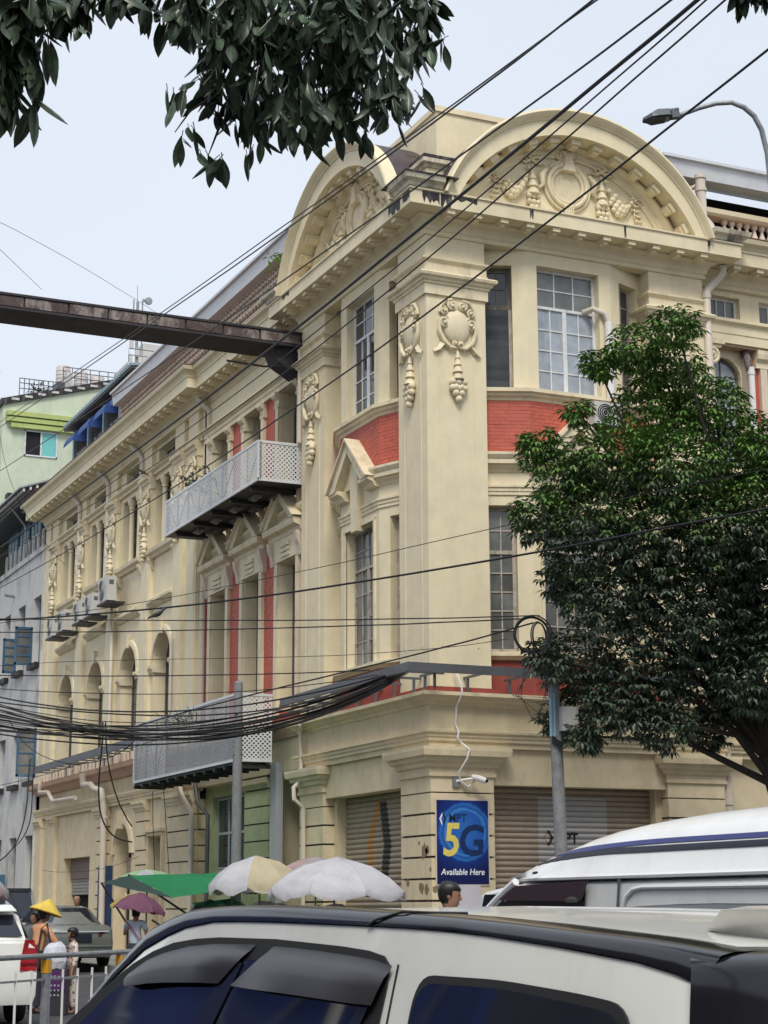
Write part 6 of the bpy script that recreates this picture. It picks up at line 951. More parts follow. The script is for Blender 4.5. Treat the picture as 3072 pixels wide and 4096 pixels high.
TREEB = [(1.13, -5.58, 12.23, 0.38), (1.78, -5.96, 12.59, 0.56), (2.07, -7.04, 12.79, 0.47), (2.72, -5.86, 12.25, 0.75), (3.34, -6.38, 11.39, 0.75), (2.54, -5.57, 11.42, 0.94), (0.47, -5.9, 11.1, 0.28), (0.2, -4.76, 10.63, 0.47), (0.58, -5.01, 9.99, 0.7), (1.23, -5.83, 10.29, 0.89), (2.23, -6.44, 10.01, 1.03), (4.02, -5.97, 10.3, 1.03), (4.27, -7.05, 10.55, 0.75), (-0.1, -5.14, 9.04, 0.61), (1.11, -5.24, 9.03, 1.13), (2.31, -5.74, 8.84, 1.31), (3.66, -6.35, 8.84, 1.31), (4.58, -7.26, 9.02, 1.41), (1.1, -4.1, 8.09, 0.56), (1.58, -5.1, 7.58, 1.03), (2.87, -5.62, 7.3, 1.31), (4.38, -5.87, 7.36, 1.31), (0.3, -4.67, 6.35, 0.47), (1.52, -3.86, 6.33, 0.89), (2.23, -5.0, 5.95, 1.03), (3.87, -4.87, 6.04, 1.03), (4.25, -6.39, 6.07, 1.03), (1.3, -3.53, 5.36, 0.52), (1.25, -4.51, 4.85, 0.38), (1.64, -5.04, 5.36, 0.66), (2.58, -5.4, 5.09, 0.61), (3.93, -4.87, 5.05, 0.47), (5.56, -6.45, 7.54, 1.88), (5.44, -7.38, 9.73, 1.5), (6.22, -6.74, 5.66, 1.41)]
tr = thing('street_tree', 'bushy broadleaf street tree with fresh green top in front of the right facade', 'tree', (5.9, -5.3, 0))
q = MB(); base = Vector((5.9, -5.3, 0)); fork = Vector((4.95, -5.35, 4.5))
O = lambda p: Vector(p) - base
q.tube([O((5.9, -5.3, 0)), O((5.75, -5.3, 1.6)), O((5.4, -5.32, 3.2)), O(fork)], [.26, .22, .19, .17], 10)
put('trunk', q, 'bark', tr, smooth=True)
for i, b in enumerate(TREEB):
    c = Vector(b[:3]); st = fork if c.z > 5.5 else Vector((5.2, -5.33, 3.9)); 
    if i % 2 == 0 or b[3] > 1:
        m1 = st.lerp(c, .4) + Vector((random.uniform(-.3, .3), random.uniform(-.3, .3), .5)); m2 = st.lerp(c, .75) + Vector((random.uniform(-.2, .2), random.uniform(-.2, .2), .2))
        q = MB(); q.tube([O(st), O(m1), O(m2), O(c)], [.085, .06, .04, .012], 6); put('limb', q, 'bark', tr, smooth=True)
rg = random.Random(11)
crown = {'leafpale': MB(), 'leafdk': MB(), 'leafmid': MB(), 'leafgr': MB()}
for b in TREEB:
    c = Vector(b[:3]); r = b[3]; nt_ = int(235 * r * r + 60 * r + 10)
    for k in range(nt_):                                 # twig ends with whorls of drooping leaves
        v = Vector((rg.gauss(0, 1), rg.gauss(0, 1), rg.gauss(0, 1))).normalized(); rad = r * (rg.random() ** .33) * rg.choice((1, 1, 1, 1.12))
        p = c + Vector((v.x, v.y * .9, v.z * .85)) * rad
        gv = (p.z - 8.3) / 3.2 + .35 * v.z + rg.gauss(0, .16); g = 'leafgr' if gv > .55 else 'leafmid' if gv > .08 else ('leafpale' if rg.random() < .14 else 'leafdk')  # greener upward: younger leaves, and sky light put into the colour
        nl = rg.randint(5, 8); a0 = rg.random() * 6.3
        for j in range(nl):
            a = a0 + j * 2 * PI / nl; d = Vector((math.cos(a), math.sin(a), rg.uniform(-.95, .05))) + v * .35
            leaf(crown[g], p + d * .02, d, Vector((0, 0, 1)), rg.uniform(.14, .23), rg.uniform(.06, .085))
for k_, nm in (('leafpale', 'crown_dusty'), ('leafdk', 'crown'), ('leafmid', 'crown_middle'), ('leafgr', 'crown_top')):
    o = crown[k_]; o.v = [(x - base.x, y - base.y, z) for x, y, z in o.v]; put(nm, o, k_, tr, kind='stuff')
# branch of the tree the camera stands under
nt2 = thing('overhanging_tree', 'dark overhanging branches with long drooping glossy leaves at the top left', 'tree', (-21.5, -33.5, 0)); base = Vector((-21.5, -33.5, 0))
q = MB(); q.tube([(0, 0, 0), (.1, 0, 2.5), (.5, .3, 4.6), (1.2, .8, 6.2)], [.3, .25, .2, .15], 12); put('trunk', q, 'bark', nt2, smooth=True)
def br(P, r): q = MB(); q.tube([Vector(p) - base for p in P], r, 7); put('branch', q, 'bark', nt2, smooth=True)
br([(-20.3, -32.7, 6.2), (-18, -31, 6.3), (-16.4, -30, 5.9), (-15.2, -29.3, 5.35), (-14.4, -29.2, 5.0)], [.13, .09, .06, .03, .012])
br([(-18, -31, 6.3), (-16.6, -30.6, 5.2), (-16.15, -30.42, 4.35), (-16.1, -30.38, 4.05)], [.07, .04, .02, .008])
br([(-15.2, -29.3, 5.35), (-14.85, -28.95, 4.9), (-14.9, -28.95, 4.65)], [.02, .012, .006]); br([(-15.6, -29.5, 5.5), (-15.35, -29.3, 4.95), (-15.4, -29.4, 4.8)], [.02, .012, .006]); br([(-14.8, -29.3, 5.2), (-14.3, -29.3, 4.95)], [.015, .006])
NEARB = [(-14.8, -29.36, 4.89, 0.22), (-15.07, -29.24, 4.89, 0.18), (-14.96, -29.25, 4.73, 0.2), (-14.61, -29.05, 4.81, 0.2), (-14.55, -29.43, 4.73, 0.2), (-14.34, -29.23, 5.03, 0.16), (-14.96, -28.88, 4.76, 0.11), (-14.77, -28.78, 4.77, 0.13), (-14.89, -29.57, 4.39, 0.11), (-14.62, -29.36, 4.52, 0.09), (-14.54, -29.57, 4.51, 0.09), (-14.26, -29.24, 4.92, 0.07), (-15.31, -29.47, 4.74, 0.11), (-15.43, -29.41, 4.78, 0.045), (-14.23, -29.3, 5.08, 0.06), (-14.84, -29.02, 5.09, 0.22), (-14.53, -29.16, 5.08, 0.22), (-13.15, -29.96, 5.05, .04), (-13.08, -29.98, 5.06, .04)]
NEAR2 = [(-16.12, -30.4, 4.07, 0.09), (-16.08, -30.43, 4.12, 0.08), (-15.99, -30.47, 4.13, 0.045), (-15.92, -30.5, 4.15, .035), (-15.85, -30.53, 4.16, .03), (-16.11, -30.37, 3.95, 0.05), (-16.12, -30.35, 3.87, 0.04)]
EDGE = [(-14.25, -29.41, 4.84), (-14.22, -29.43, 4.84), (-14.3, -29.39, 4.84), (-15.18, -28.95, 4.66), (-15.14, -28.97, 4.66), (-15.01, -28.96, 4.4), (-14.98, -28.98, 4.42), (-15.08, -28.95, 4.51), (-15.13, -28.93, 4.49), (-14.88, -29.03, 4.43), (-14.85, -29.06, 4.49), (-14.78, -29.1, 4.54), (-14.66, -29.15, 4.52), (-14.67, -29.13, 4.49), (-14.62, -29.18, 4.56), (-14.6, -29.19, 4.58), (-14.55, -29.2, 4.52), (-14.47, -29.23, 4.5), (-14.37, -29.29, 4.56), (-14.33, -29.32, 4.61), (-14.28, -29.35, 4.64), (-15.6, -28.82, 4.93), (-15.54, -28.85, 4.93), (-15.51, -28.87, 4.97)]
EDGE2 = [(-16.1, -30.35, 3.83), (-16.03, -30.38, 3.8), (-16.02, -30.42, 3.99), (-16.05, -30.4, 3.93), (-16.12, -30.37, 3.95), (-16.09, -30.4, 4.01)]
def bigleaf(ln, wd):
    mb = MB(); n = 7; prof = [0, .5, .85, 1, .88, .55, 0]; rows = []
    for i in range(n):
        t = i / (n - 1); w_ = wd * .5 * prof[i]; y = -.22 * ln * t * t
        rows.append([(-w_, t * ln, y - w_ * .35), (-w_ * .5, t * ln, y - w_ * .05), (0, t * ln, y), (w_ * .5, t * ln, y - w_ * .05), (w_, t * ln, y - w_ * .35)])
    mb.loft(rows, close=False); mb.tube([(0, -.02, .01), (0, ln * .5, -.05 * ln), (0, ln * .97, -.2 * ln)], [.0022, .0016, .0006], 4); return mb.mesh('leaf', True, 60)
LM = [bigleaf(a, b) for a, b in ((.125, .042), (.14, .048), (.105, .036))]
for m_ in LM: m_.materials.append(M['leafnear'])
rg = random.Random(5); nleaf = 0; fol = MB()
def drop_leaf(p, big=1.0, spread=.75):
    global nleaf
    a = rg.random() * 2 * PI; el = rg.uniform(-1.35, -.35) * spread / .75
    if el < -1.45: el = -1.45
    eul = Matrix.Rotation(a, 4, 'Z') @ Matrix.Rotation(el, 4, 'X') @ Matrix.Rotation(rg.uniform(-.9, .9), 4, 'Y')
    mt = Matrix.Translation(Vector(p) - base) @ eul @ Matrix.Diagonal((big, big, big, 1)); me = rg.choice(LM)
    if nleaf < 300: o = put('leaf', me, None, nt2); o.matrix_basis = mt; nleaf += 1
    else:
        k = len(fol.v); fol.v.extend([tuple(mt @ v.co) for v in me.vertices]); fol.f.extend([[k + i for i in f.vertices] for f in me.polygons])
for p in EDGE:
    for k in range(3): drop_leaf(Vector(p) + Vector((rg.gauss(0, .012), rg.gauss(0, .012), rg.gauss(.03, .015))), rg.uniform(.85, 1.05))
for p in EDGE2:
    for k in range(3): drop_leaf(Vector(p) + Vector((rg.gauss(0, .01), rg.gauss(0, .01), .06)), rg.uniform(1.1, 1.3), .9)
for B, mul in ((NEARB, 1), (NEAR2, .9)):
    for b in B:
        for k in range(int(3000 * b[3] ** 2 * (3 if B is NEAR2 else 1)) + 10):
            v = Vector((rg.gauss(0, 1), rg.gauss(0, 1), rg.gauss(0, 1))).normalized() * b[3] * rg.random() ** .4; v.z = v.z * .9 + .03
            drop_leaf(Vector(b[:3]) + v, mul * rg.uniform(.8, 1.05))
put('foliage', fol, 'leafnear', nt2, kind='stuff', smooth=True, ang=60)
br([(-15.0, -28.9, 4.72), (-15.1, -28.95, 4.62), (-15.16, -28.95, 4.52)], [.006, .004, .002]); br([(-14.96, -28.9, 4.6), (-15.02, -28.95, 4.45)], [.006, .002]); br([(-14.85, -29.0, 4.6), (-14.88, -29.03, 4.42)], [.006, .002])
# small plants rooted in the masonry
def tuft(label, p, r, n, m_, ln=.2):
    mb = MB(); t = thing('wall_plant', label, 'plant', p)
    st = MB(); st.tube([(0, .05, -r), (0, 0, -r * .3), (.03, 0, r * .6)], [.015, .01, .004], 5); put('stem', st, 'bark', t)
    for k in range(n):
        v = Vector((rg.gauss(0, 1), rg.gauss(0, 1), rg.gauss(0, 1))).normalized() * r * rg.random() ** .5; leaf(mb, v, Vector((rg.gauss(0, 1), rg.gauss(0, 1), -.3)), Vector((0, 0, 1)), rg.uniform(.6, 1.1) * ln, ln * .35)
    put('leaves', mb, m_, t, kind='stuff')
tuft('light green plant sprouting behind the left gable foot', (-.25, 8.7, 19.15), .42, 70, mat('lime_leaf', (.20, .34, .05), .5, var=.3), .26)
tuft('dark leafy plant growing by the drain pipe above the upper balcony', (-.3, 15.1, 14.3), .5, 80, 'leafdk', .3)
tuft('small dark plant on the drain pipe elbow left of the upper balcony', (-.3, 16.2, 14.45), .35, 36, 'leafdk', .26)
tuft('creeper on the mossy grey wall at the far left', (1.3, 56.7, 23.2), 1.2, 260, 'leafgr', .35)
tuft('green shrub on the terrace of the distant blue rooftop', (7.4, 70.3, 33.0), .7, 120, 'leafdk', .35)
# ------------------------------------------------------------------ painted marks on the two roller shutters
def shutter_print():
    m = M['shutter']; t = m.node_tree; n = t.nodes; l = t.links; b = n['Principled BSDF']
    g = n.new('ShaderNodeNewGeometry'); sx = n.new('ShaderNodeSeparateXYZ'); l.new(g.outputs['Position'], sx.inputs[0])
    X, Y, Z = sx.outputs
    def mth(op, a, c=0.0):
        q = n.new('ShaderNodeMath'); q.operation = op
        for i, v in enumerate((a, c)):
            if isinstance(v, (int, float)): q.inputs[i].default_value = v
            else: l.new(v, q.inputs[i])
        return q.outputs[0]
    lt = lambda a, c: mth('LESS_THAN', a, c); gt = lambda a, c: mth('GREATER_THAN', a, c); mul = lambda a, c: mth('MULTIPLY', a, c)
    ab = lambda a: mth('ABSOLUTE', a); add = lambda a, c: mth('ADD', a, c); sub = lambda a, c: mth('SUBTRACT', a, c)
    def rng_(v, a, c): return mul(gt(v, a), lt(v, c))
    left = lt(X, 1.2); right = gt(X, 1.2)
    blk = mul(mul(left, rng_(Z, 2.2, 3.98)), lt(ab(sub(Y, add(mul(ab(sub(Z, 2.95)), .25), 3.46))), .21))
    org = mul(mul(left, rng_(Z, 2.42, 4.0)), lt(ab(sub(Y, sub(4.42, mul(mth('MAXIMUM', sub(Z, 3.15), 0.0), .58)))), .15))
    pat = mul(mul(right, rng_(X, 2.96, 4.77)), rng_(Z, 1.5, 3.96))
    dz = ab(sub(Z, 3.045)); e1 = mul(mul(right, lt(dz, .16)), lt(ab(sub(X, add(mul(dz, .7), 3.10))), .025)); e2 = mul(mul(right, lt(dz, .17)), lt(ab(sub(X, sub(3.31, mul(dz, .6)))), .04))
    src = b.inputs['Base Color'].links[0].from_socket
    for mask, col, k in ((pat, (.46, .46, .46), .75), (org, (.55, .24, .03), .85), (blk, (.015, .014, .014), .95), (e1, (.40, .18, .10), .7), (e2, (.02, .02, .02), .95)):
        q = n.new('ShaderNodeMix'); q.data_type = 'RGBA'; l.new(mul(mask, k), q.inputs['Factor']); l.new(src, q.inputs['A']); q.inputs['B'].default_value = (*col, 1); src = q.outputs['Result']
    l.new(src, b.inputs['Base Color'])
shutter_print()
def text(name, s, m_, parent, loc, size, rot=(PI / 2, 0, 0), bold=0, shear=0, sx=1.0, al='LEFT'):
    c = bpy.data.curves.new(name, 'FONT'); c.body = s; c.size = size; c.extrude = .0015; c.offset = bold; c.shear = shear; c.align_x = al; c.resolution_u = 3
    o = bpy.data.objects.new(name, c); COL.objects.link(o); o.location = loc; o.rotation_euler = rot; o.scale = (sx, 1, 1); o.data.materials.append(M[m_] if isinstance(m_, str) else m_)
    me = bpy.data.meshes.new_from_object(o); bpy.data.objects.remove(o); o = put(name, me, m_, parent, loc, rot, (sx, 1, 1)); return o
M['inkblack'] = mat('black_print', (.012, .014, .025), .5); M['inkwhite'] = mat('white_print', (.75, .77, .8), .5); M['inkyellow'] = mat('yellow_print', (.72, .60, .14), .5, var=.1); M['inknavy'] = mat('navy_print', (.008, .026, .11), .5)
text('shutter_lettering', 'MPT', 'inkblack', SHUT['R'], (3.37, .518, 2.93), .34, bold=.008, sx=.95)
# ------------------------------------------------------------------ the blue 5G poster
ps = thing('shop_poster', 'blue poster board reading 5G Available Here on the corner pier', 'poster', (.12, -.012, 2.01))
pm = mat('poster_blue', (.012, .05, .26), .35, var=.1, spec=.5)
def poster_print():
    t = pm.node_tree; n = t.nodes; l = t.links; b = n['Principled BSDF']; tc_ = n.new('ShaderNodeTexCoord'); mp_ = n.new('ShaderNodeMapping'); mp_.inputs['Location'].default_value = (-.68, 0, -1.12); l.new(tc_.outputs['Object'], mp_.inputs['Vector'])
    gr_ = n.new('ShaderNodeVectorMath'); gr_.operation = 'LENGTH'; l.new(mp_.outputs['Vector'], gr_.inputs[0])
    nz_ = n.new('ShaderNodeTexNoise'); nz_.inputs['Scale'].default_value = 5; l.new(mp_.outputs['Vector'], nz_.inputs['Vector'])
    ad = n.new('ShaderNodeMath'); ad.operation = 'MULTIPLY_ADD'; l.new(nz_.outputs['Fac'], ad.inputs[0]); ad.inputs[1].default_value = .12; l.new(gr_.outputs['Value'], ad.inputs[2])
    r = n.new('ShaderNodeValToRGB'); l.new(ad.outputs[0], r.inputs['Fac']); e = r.color_ramp.elements
    e[0].position = 0; e[0].color = (.03, .16, .50, 1); e[1].position = 1.1; e[1].color = (.006, .012, .08, 1)
    for p_, c_ in ((.30, (.025, .13, .46, 1)), (.50, (.02, .10, .40, 1)), (.56, (.05, .24, .60, 1)), (.60, (.012, .07, .32, 1)), (.66, (.03, .15, .48, 1)), (.72, (.008, .03, .19, 1))): q = e.new(p_); q.color = c_
    l.new(r.outputs['Color'], b.inputs['Base Color'])
poster_print()
q = MB(); q.box(0, 1.26, -.02, .005, 0, 1.8); put('poster_board', q, pm, ps)
q = MB(); q.box(-.03, 1.29, -.012, .003, -.03, 1.86); put('poster_frame', q, 'whitetrim', ps)
text('poster_word', 'MPT', 'inkblack', ps, (.29, -.0225, 1.335), .245, bold=.001, sx=.95)
for i_, (sg, m_) in enumerate(((-1, 'inkwhite'), (1, 'inkblack'))):
    q = MB(); x0 = .145 + sg * .008; q.prism([(x0, 1.53), (x0 + sg * .075, 1.40), (x0 + sg * .012, 1.25), (x0 - sg * .0, 1.30), (x0 + sg * .035, 1.40), (x0, 1.46)], -.0235, -.0205, 1); put('emblem', q, m_, ps)
text('poster_numeral', '5', 'inkyellow', ps, (.12, -.0245, .62), .98, bold=.022, sx=.86, shear=.12); text('poster_letter', 'G', 'inknavy', ps, (.50, -.0228, .63), .92, bold=.022, sx=.95, shear=.1)
text('poster_slogan', 'Available Here', 'inkwhite', ps, (.09, -.0225, .20), .185, bold=.003, shear=.18, sx=.96)
q = MB(); q.box(.54, 1.17, -.03, .0, 1.35, 2.0); tag(put('blank_notice', q, mat('pale_notice', (.55, .52, .56), .5, var=.04)), 'pale blank notice board under the blue poster', 'notice')
pt = MB()                                         # patches where the plaster has come off the corner pier
rg = random.Random(3)
for (X0, Y0, z, s, onL) in ((0, .36, 2.72, .17, 1), (0, .62, 2.9, .05, 1), (.0, .2, 2.75, .1, 1), (0, .05, 2.32, .06, 1), (0, .5, 1.95, .14, 1), (0, .25, 1.9, .12, 1), (.08, 0, 1.9, .08, 0), (0, 1.2, 2.05, .1, 1)):
    P = [((Y0 if onL else X0) + s * rg.uniform(.6, 1.15) * math.cos(a * PI / 5), z + s * 1.1 * rg.uniform(.6, 1.15) * math.sin(a * PI / 5)) for a in range(10)]
    pt.prism(P, -.003, .004, 0 if onL else 1)
part('bare_plaster', pt, mat('bare_brown_plaster', (.24, .18, .11), .9, var=.25, scale=10, bump=.4), kind='stuff')
# ------------------------------------------------------------------ vehicles
M['carwhite'] = mat('white_car_paint', (.80, .795, .74), .25, var=.03, coat=.5, spec=.5, dirt=(.66, .64, .58), dirt_amt=.5, dirt_scale=3); M['vanwhite'] = mat('white_van_paint', (.78, .78, .77), .35, var=.03, coat=.3, dirt=(.5, .48, .42), dirt_amt=.35, dirt_scale=.8)
M['gloss'] = mat('gloss_black', (.010, .010, .014), .16, var=.1, spec=.45); M['visor'] = mat('smoked_visor', (.032, .030, .034), .38, var=.1, spec=.4); M['carglass'] = mat('tinted_car_glass', (.010, .012, .022), .04, var=.1, spec=.8)
M['rubber'] = mat('black_rubber', (.018, .018, .018), .7); M['redlamp'] = mat('red_lamp', (.36, .012, .02), .2, var=.25, scale=12, coat=.5); M['amber'] = mat('amber_lamp', (.5, .16, .02), .25); M['sedan'] = mat('dark_grey_green_paint', (.20, .205, .19), .3, .3, var=.05, coat=.5); M['silver'] = mat('silver_paint', (.42, .43, .42), .35, .3, var=.04, coat=.3)
M['chrome'] = mat('bright_trim', (.55, .55, .56), .2, .8)
def interp(tab, y):
    if y <= tab[0][0]: return tab[0][1]
    for (a, b), (c, d) in zip(tab, tab[1:]):
        if y <= c: return b + (d - b) * (y - a) / (c - a)
    return tab[-1][1]
def wheel(parent, x, y, r=.31, w=.2):
    q = MB(); q.lathe([(r * .62, -w / 2), (r * .94, -w / 2), (r, -w * .3), (r, w * .3), (r * .94, w / 2), (r * .62, w / 2)], (0, 0, 0), 24, 0); t = put('wheel', q, 'rubber', parent, (x, y, r), smooth=True)
    q = MB(); q.lathe([(.05, -w * .48), (r * .6, -w * .45), (r * .64, -w * .3), (r * .64, w * .3), (r * .6, w * .45), (.05, w * .48)], (0, 0, 0), 16, 0); put('rim', q, 'chrome', t)
# --- white wagon in front of the camera
CXW, CYW = -14.86, -31.0
nc = thing('white_wagon', 'white station wagon with black roof rail and smoked window visors in front', 'car', (CXW, CYW, 0))
ZR = [(-33.0, 1.498), (-32.5, 1.52), (-32, 1.536), (-31.5, 1.546), (-31, 1.550), (-30.7, 1.546), (-30.4, 1.525), (-30.1, 1.44), (-29.7, 1.27), (-29.2, 1.06), (-28.9, .98), (-28.3, .86), (-27.9, .66)]
ZS = [(-33.0, 1.425), (-32.96, 1.442), (-32.8, 1.464), (-32.55, 1.483), (-32.18, 1.504), (-31.8, 1.509), (-31.15, 1.515), (-30.83, 1.512), (-30.61, 1.496), (-30.46, 1.474), (-30.25, 1.435), (-29.92, 1.338), (-29.55, 1.215), (-29.2, 1.04), (-28.9, .95), (-28.3, .83), (-27.9, .60)]
def round_poly(P, r=.03, k=4):
    out = []; n = len(P)
    for i in range(n):
        a, b, c = Vector(P[i - 1]), Vector(P[i]), Vector(P[(i + 1) % n]); d1 = (a - b); d2 = (c - b); l1 = min(r, d1.length * .45); l2 = min(r, d2.length * .45); p = b + d1.normalized() * l1; q_ = b + d2.normalized() * l2
        for j in range(k + 1): t = j / k; v = p * (1 - t) ** 2 + b * 2 * t * (1 - t) + q_ * t * t; out.append((v.x, v.y))
    return out
XS = lambda z: .74 + .13 * (1.5 - z) / .55 if z > .95 else .87
st = [-33.0, -32.96, -32.9, -32.8, -32.55, -32.3, -32.0, -31.7, -31.4, -31.1, -30.83, -30.61, -30.46, -30.25, -30.1, -29.92, -29.7, -29.55, -29.2, -28.9, -28.6, -28.3, -27.9]
q = MB(); rings = []
for y in st:
    zs, zr = interp(ZS, y), interp(ZR, y); zr = max(zr, zs + .008); zb = min(.95, zs - .03); half = [(0, zr), (.30, zr - .004), (.50, zr - .010), (.56, zr - .014), (.60, min(zr - .02, zs + .03)), (.68, zs + .010), (.735, zs)]
    sd = [(XS(zs + (zb - zs) * k / 5), zs + (zb - zs) * k / 5) for k in range(1, 6)]; half += sd + [(.885, zb * .75), (.88, .45), (.84, .22)]
    rings.append([(-x, y - CYW, z) for x, z in reversed(half)] + [(x, y - CYW, z) for x, z in half[1:]])
q.loft(rings, close=False)
n_ = len(rings[0]); q.add(rings[-1], [tuple(range(n_))]); put('body', q, 'carwhite', nc, smooth=True, ang=40)
# rear end
RX = [(-.74, -32.97), (-.715, -33.06), (-.62, -33.14), (-.35, -33.18), (0, -33.19), (.35, -33.18), (.62, -33.14), (.715, -33.06), (.74, -32.97)]
def rear(z0, z1, m_, nm, off=0, drop=0, sel=None):
    q = MB(); pts = [p for p in RX if sel is None or sel(p[0])]
    def P(x, y, z): k = XS(z) / .74; return (x * k, y - CYW - off - (1.45 - z) * .22, z)
    rows = [[P(x, y, z) for x, y in pts] for z in (z0, (z0 + z1) / 2, z1)]
    if drop:
        for dz, din in ((.012, .012), (.022, .035), (.030, .075), (.034, .14)): rows.append([(P(x, y, z1)[0] * (1 - din * .9), P(x, y, z1)[1] + din + .02 * din, z1 + dz) for x, y in pts])
    q.loft(rows, close=False); put(nm, q, m_, nc, smooth=True, ang=50)
rear(1.38, 1.455, 'gloss', 'tailgate_glass', 0, 1); rear(1.0, 1.38, 'gloss', 'tailgate_glass', sel=lambda x: abs(x) < .63); rear(.9, 1.37, 'redlamp', 'tail_lamp', .004, sel=lambda x: x < -.6); rear(.9, 1.37, 'redlamp', 'tail_lamp', .004, sel=lambda x: x > .6); rear(.25, .99, 'carwhite', 'tailgate', .02)
ZT = [(-33.0, 1.484), (-32.8, 1.500), (-32.56, 1.513), (-32.28, 1.527), (-31.76, 1.544), (-31.2, 1.553), (-30.9, 1.554), (-30.6, 1.546), (-30.3, 1.512), (-30.0, 1.42), (-29.6, 1.26), (-29.3, 1.12)]
# black roof rail strip along the near and far roof edge
for sg in (-1, 1):
    q = MB(); rr_ = []
    for y in [-33.0, -32.9, -32.8, -32.6, -32.4, -32.18, -31.9, -31.6, -31.3, -31.0, -30.83, -30.61, -30.46, -30.25, -30.1, -29.92, -29.7, -29.55, -29.3]:
        zs = interp(ZS, y); zr = interp(ZR, y); k = 1 if y > -32.3 else 1
        top = interp(ZT, y)
        dzt = top - zs; rr_.append([(sg * .739, y - CYW, zs + .003), (sg * .738, y - CYW, zs + .3 * dzt), (sg * .731, y - CYW, zs + .7 * dzt), (sg * .718, y - CYW, zs + .92 * dzt), (sg * .695, y - CYW, zs + dzt), (sg * .66, y - CYW, zs + dzt * 1.02), (sg * .63, y - CYW, zs + dzt * .96), (sg * .61, y - CYW, zs + dzt * .4)])
    q.loft(rr_, close=False); put('roof_rail', q, 'gloss', nc, smooth=True, ang=50)
for sg in (-1, 1):
    q = MB(); q.tube([(sg * .741, -31.80 - CYW, interp(ZS, -31.8) + .003), (sg * .741, -31.84 - CYW, interp(ZS, -31.84) + .015), (sg * .722, -31.93 - CYW, interp(ZS, -31.93) + .032), (sg * .69, -31.99 - CYW, interp(ZT, -31.99) + .001), (sg * .63, -32.03 - CYW, interp(ZT, -32.03) + .001)], .0028, 6); put('rail_joint', q, 'rubber', nc)
def side(poly, off, th, m_, nm, sg=-1):
    q = MB(); f = lambda o: [(sg * (XS(z) + o), y - CYW, z) for y, z in poly]
    a, b = f(off), f(off + th); n = len(poly); q.add(a + b, [tuple(range(n, 2 * n))] + [(i, (i + 1) % n, n + (i + 1) % n, n + i) for i in range(n)]); return put(nm, q, m_, nc)
def smooth_poly(P, k=4): return [tuple(v) for v in catm([(p[0], p[1], 0) for p in P] , k)]
for sg in (-1, 1):
    side([(-29.25, .99), (-29.5, 1.125), (-29.8, 1.243), (-30.05, 1.335), (-30.25, 1.398), (-30.4, 1.433), (-30.56, 1.458), (-30.74, 1.471), (-30.92, 1.477), (-31.3, 1.478), (-31.69, 1.469), (-31.83, 1.463), (-31.91, 1.454), (-31.945, 1.437), (-31.95, 1.40), (-31.93, .99)], .002, .003, 'rubber', 'door_seam', sg)
    side([(-29.45, 1.0), (-29.75, 1.17), (-30.1, 1.31), (-30.45, 1.40), (-30.9, 1.43), (-31.02, 1.43), (-30.72, 1.0)], .006, .003, 'carglass', 'front_window', sg); side([(-30.86, 1.0), (-31.14, 1.43), (-31.86, 1.43), (-31.86, 1.36), (-31.6, 1.0)], .006, .003, 'carglass', 'rear_window', sg)
    side([(-30.66, 1.0), (-30.82, 1.0), (-31.14, 1.42), (-31.04, 1.43)], .010, .003, 'gloss', 'window_pillar', sg); side([(-31.66, 1.0), (-31.60, 1.0), (-31.86, 1.37), (-31.91, 1.37)], .010, .003, 'gloss', 'window_pillar', sg)
    Q = [(-32.085, .99), (-32.08, 1.36), (-32.09, 1.395), (-32.12, 1.415), (-32.17, 1.424), (-32.4, 1.422), (-32.61, 1.415), (-32.76, 1.405), (-32.82, 1.39), (-32.85, 1.36), (-32.93, .99)]
    Q = round_poly([(-32.085, .99), (-32.08, 1.425), (-32.4, 1.426), (-32.68, 1.414), (-32.84, 1.402), (-32.93, .99)], .07, 6); side(Q, .003, .004, 'rubber', 'quarter_seal', sg); cx_ = sum(p[0] for p in Q) / len(Q); side([(p[0] + (.015 if p[0] < cx_ else -.015), p[1] - (.014 if p[1] > 1.1 else 0)) for p in Q], .008, .003, 'carglass', 'quarter_window', sg)
    side([(-31.985, .99), (-31.98, 1.44), (-31.975, 1.44), (-31.978, .99)], .0005, .002, 'rubber', 'door_gap', sg)
    for top, bot in (([(-30.22, 1.362), (-30.30, 1.388), (-30.38, 1.41), (-30.5, 1.43), (-30.71, 1.452), (-30.9, 1.461), (-31.05, 1.463), (-31.19, 1.464)], [(-30.235, 1.345), (-30.32, 1.340), (-30.42, 1.346), (-30.52, 1.354), (-30.66, 1.361), (-30.80, 1.366), (-30.92, 1.370), (-31.02, 1.371)]),
                     ([(-31.31, 1.463), (-31.45, 1.461), (-31.6, 1.457), (-31.75, 1.452), (-31.88, 1.446), (-31.965, 1.437)], [(-31.10, 1.369), (-31.3, 1.369), (-31.5, 1.368), (-31.68, 1.366), (-31.84, 1.364), (-31.925, 1.362)])):
        q = MB(); cols_ = []; n = len(top)
        for i, (a, b) in enumerate(zip(top, bot)):
            e = .35 if i in (n - 1,) else .25 if i == 0 else 1
            cols_.append([(sg * (XS(a[1] + (b[1] - a[1]) * t) + .008 + o * e), a[0] + (b[0] - a[0]) * t - CYW, a[1] + (b[1] - a[1]) * t) for t, o in ((0, 0), (.14, .002), (.22, .012), (.32, .021), (.6, .027), (1, .030), (1, .026))])
        q.loft(cols_, close=False); put('window_visor', q, 'visor', nc, smooth=True, ang=45)
q = MB(); q.add([(sx * x, y - CYW, z) for y, x, z in ((-30.33, .56, 1.512), (-29.25, .70, 1.09)) for sx in (-1, 1)], [(0, 1, 3, 2)]); put('windscreen', q, 'carglass', nc, (0, .004, .012))
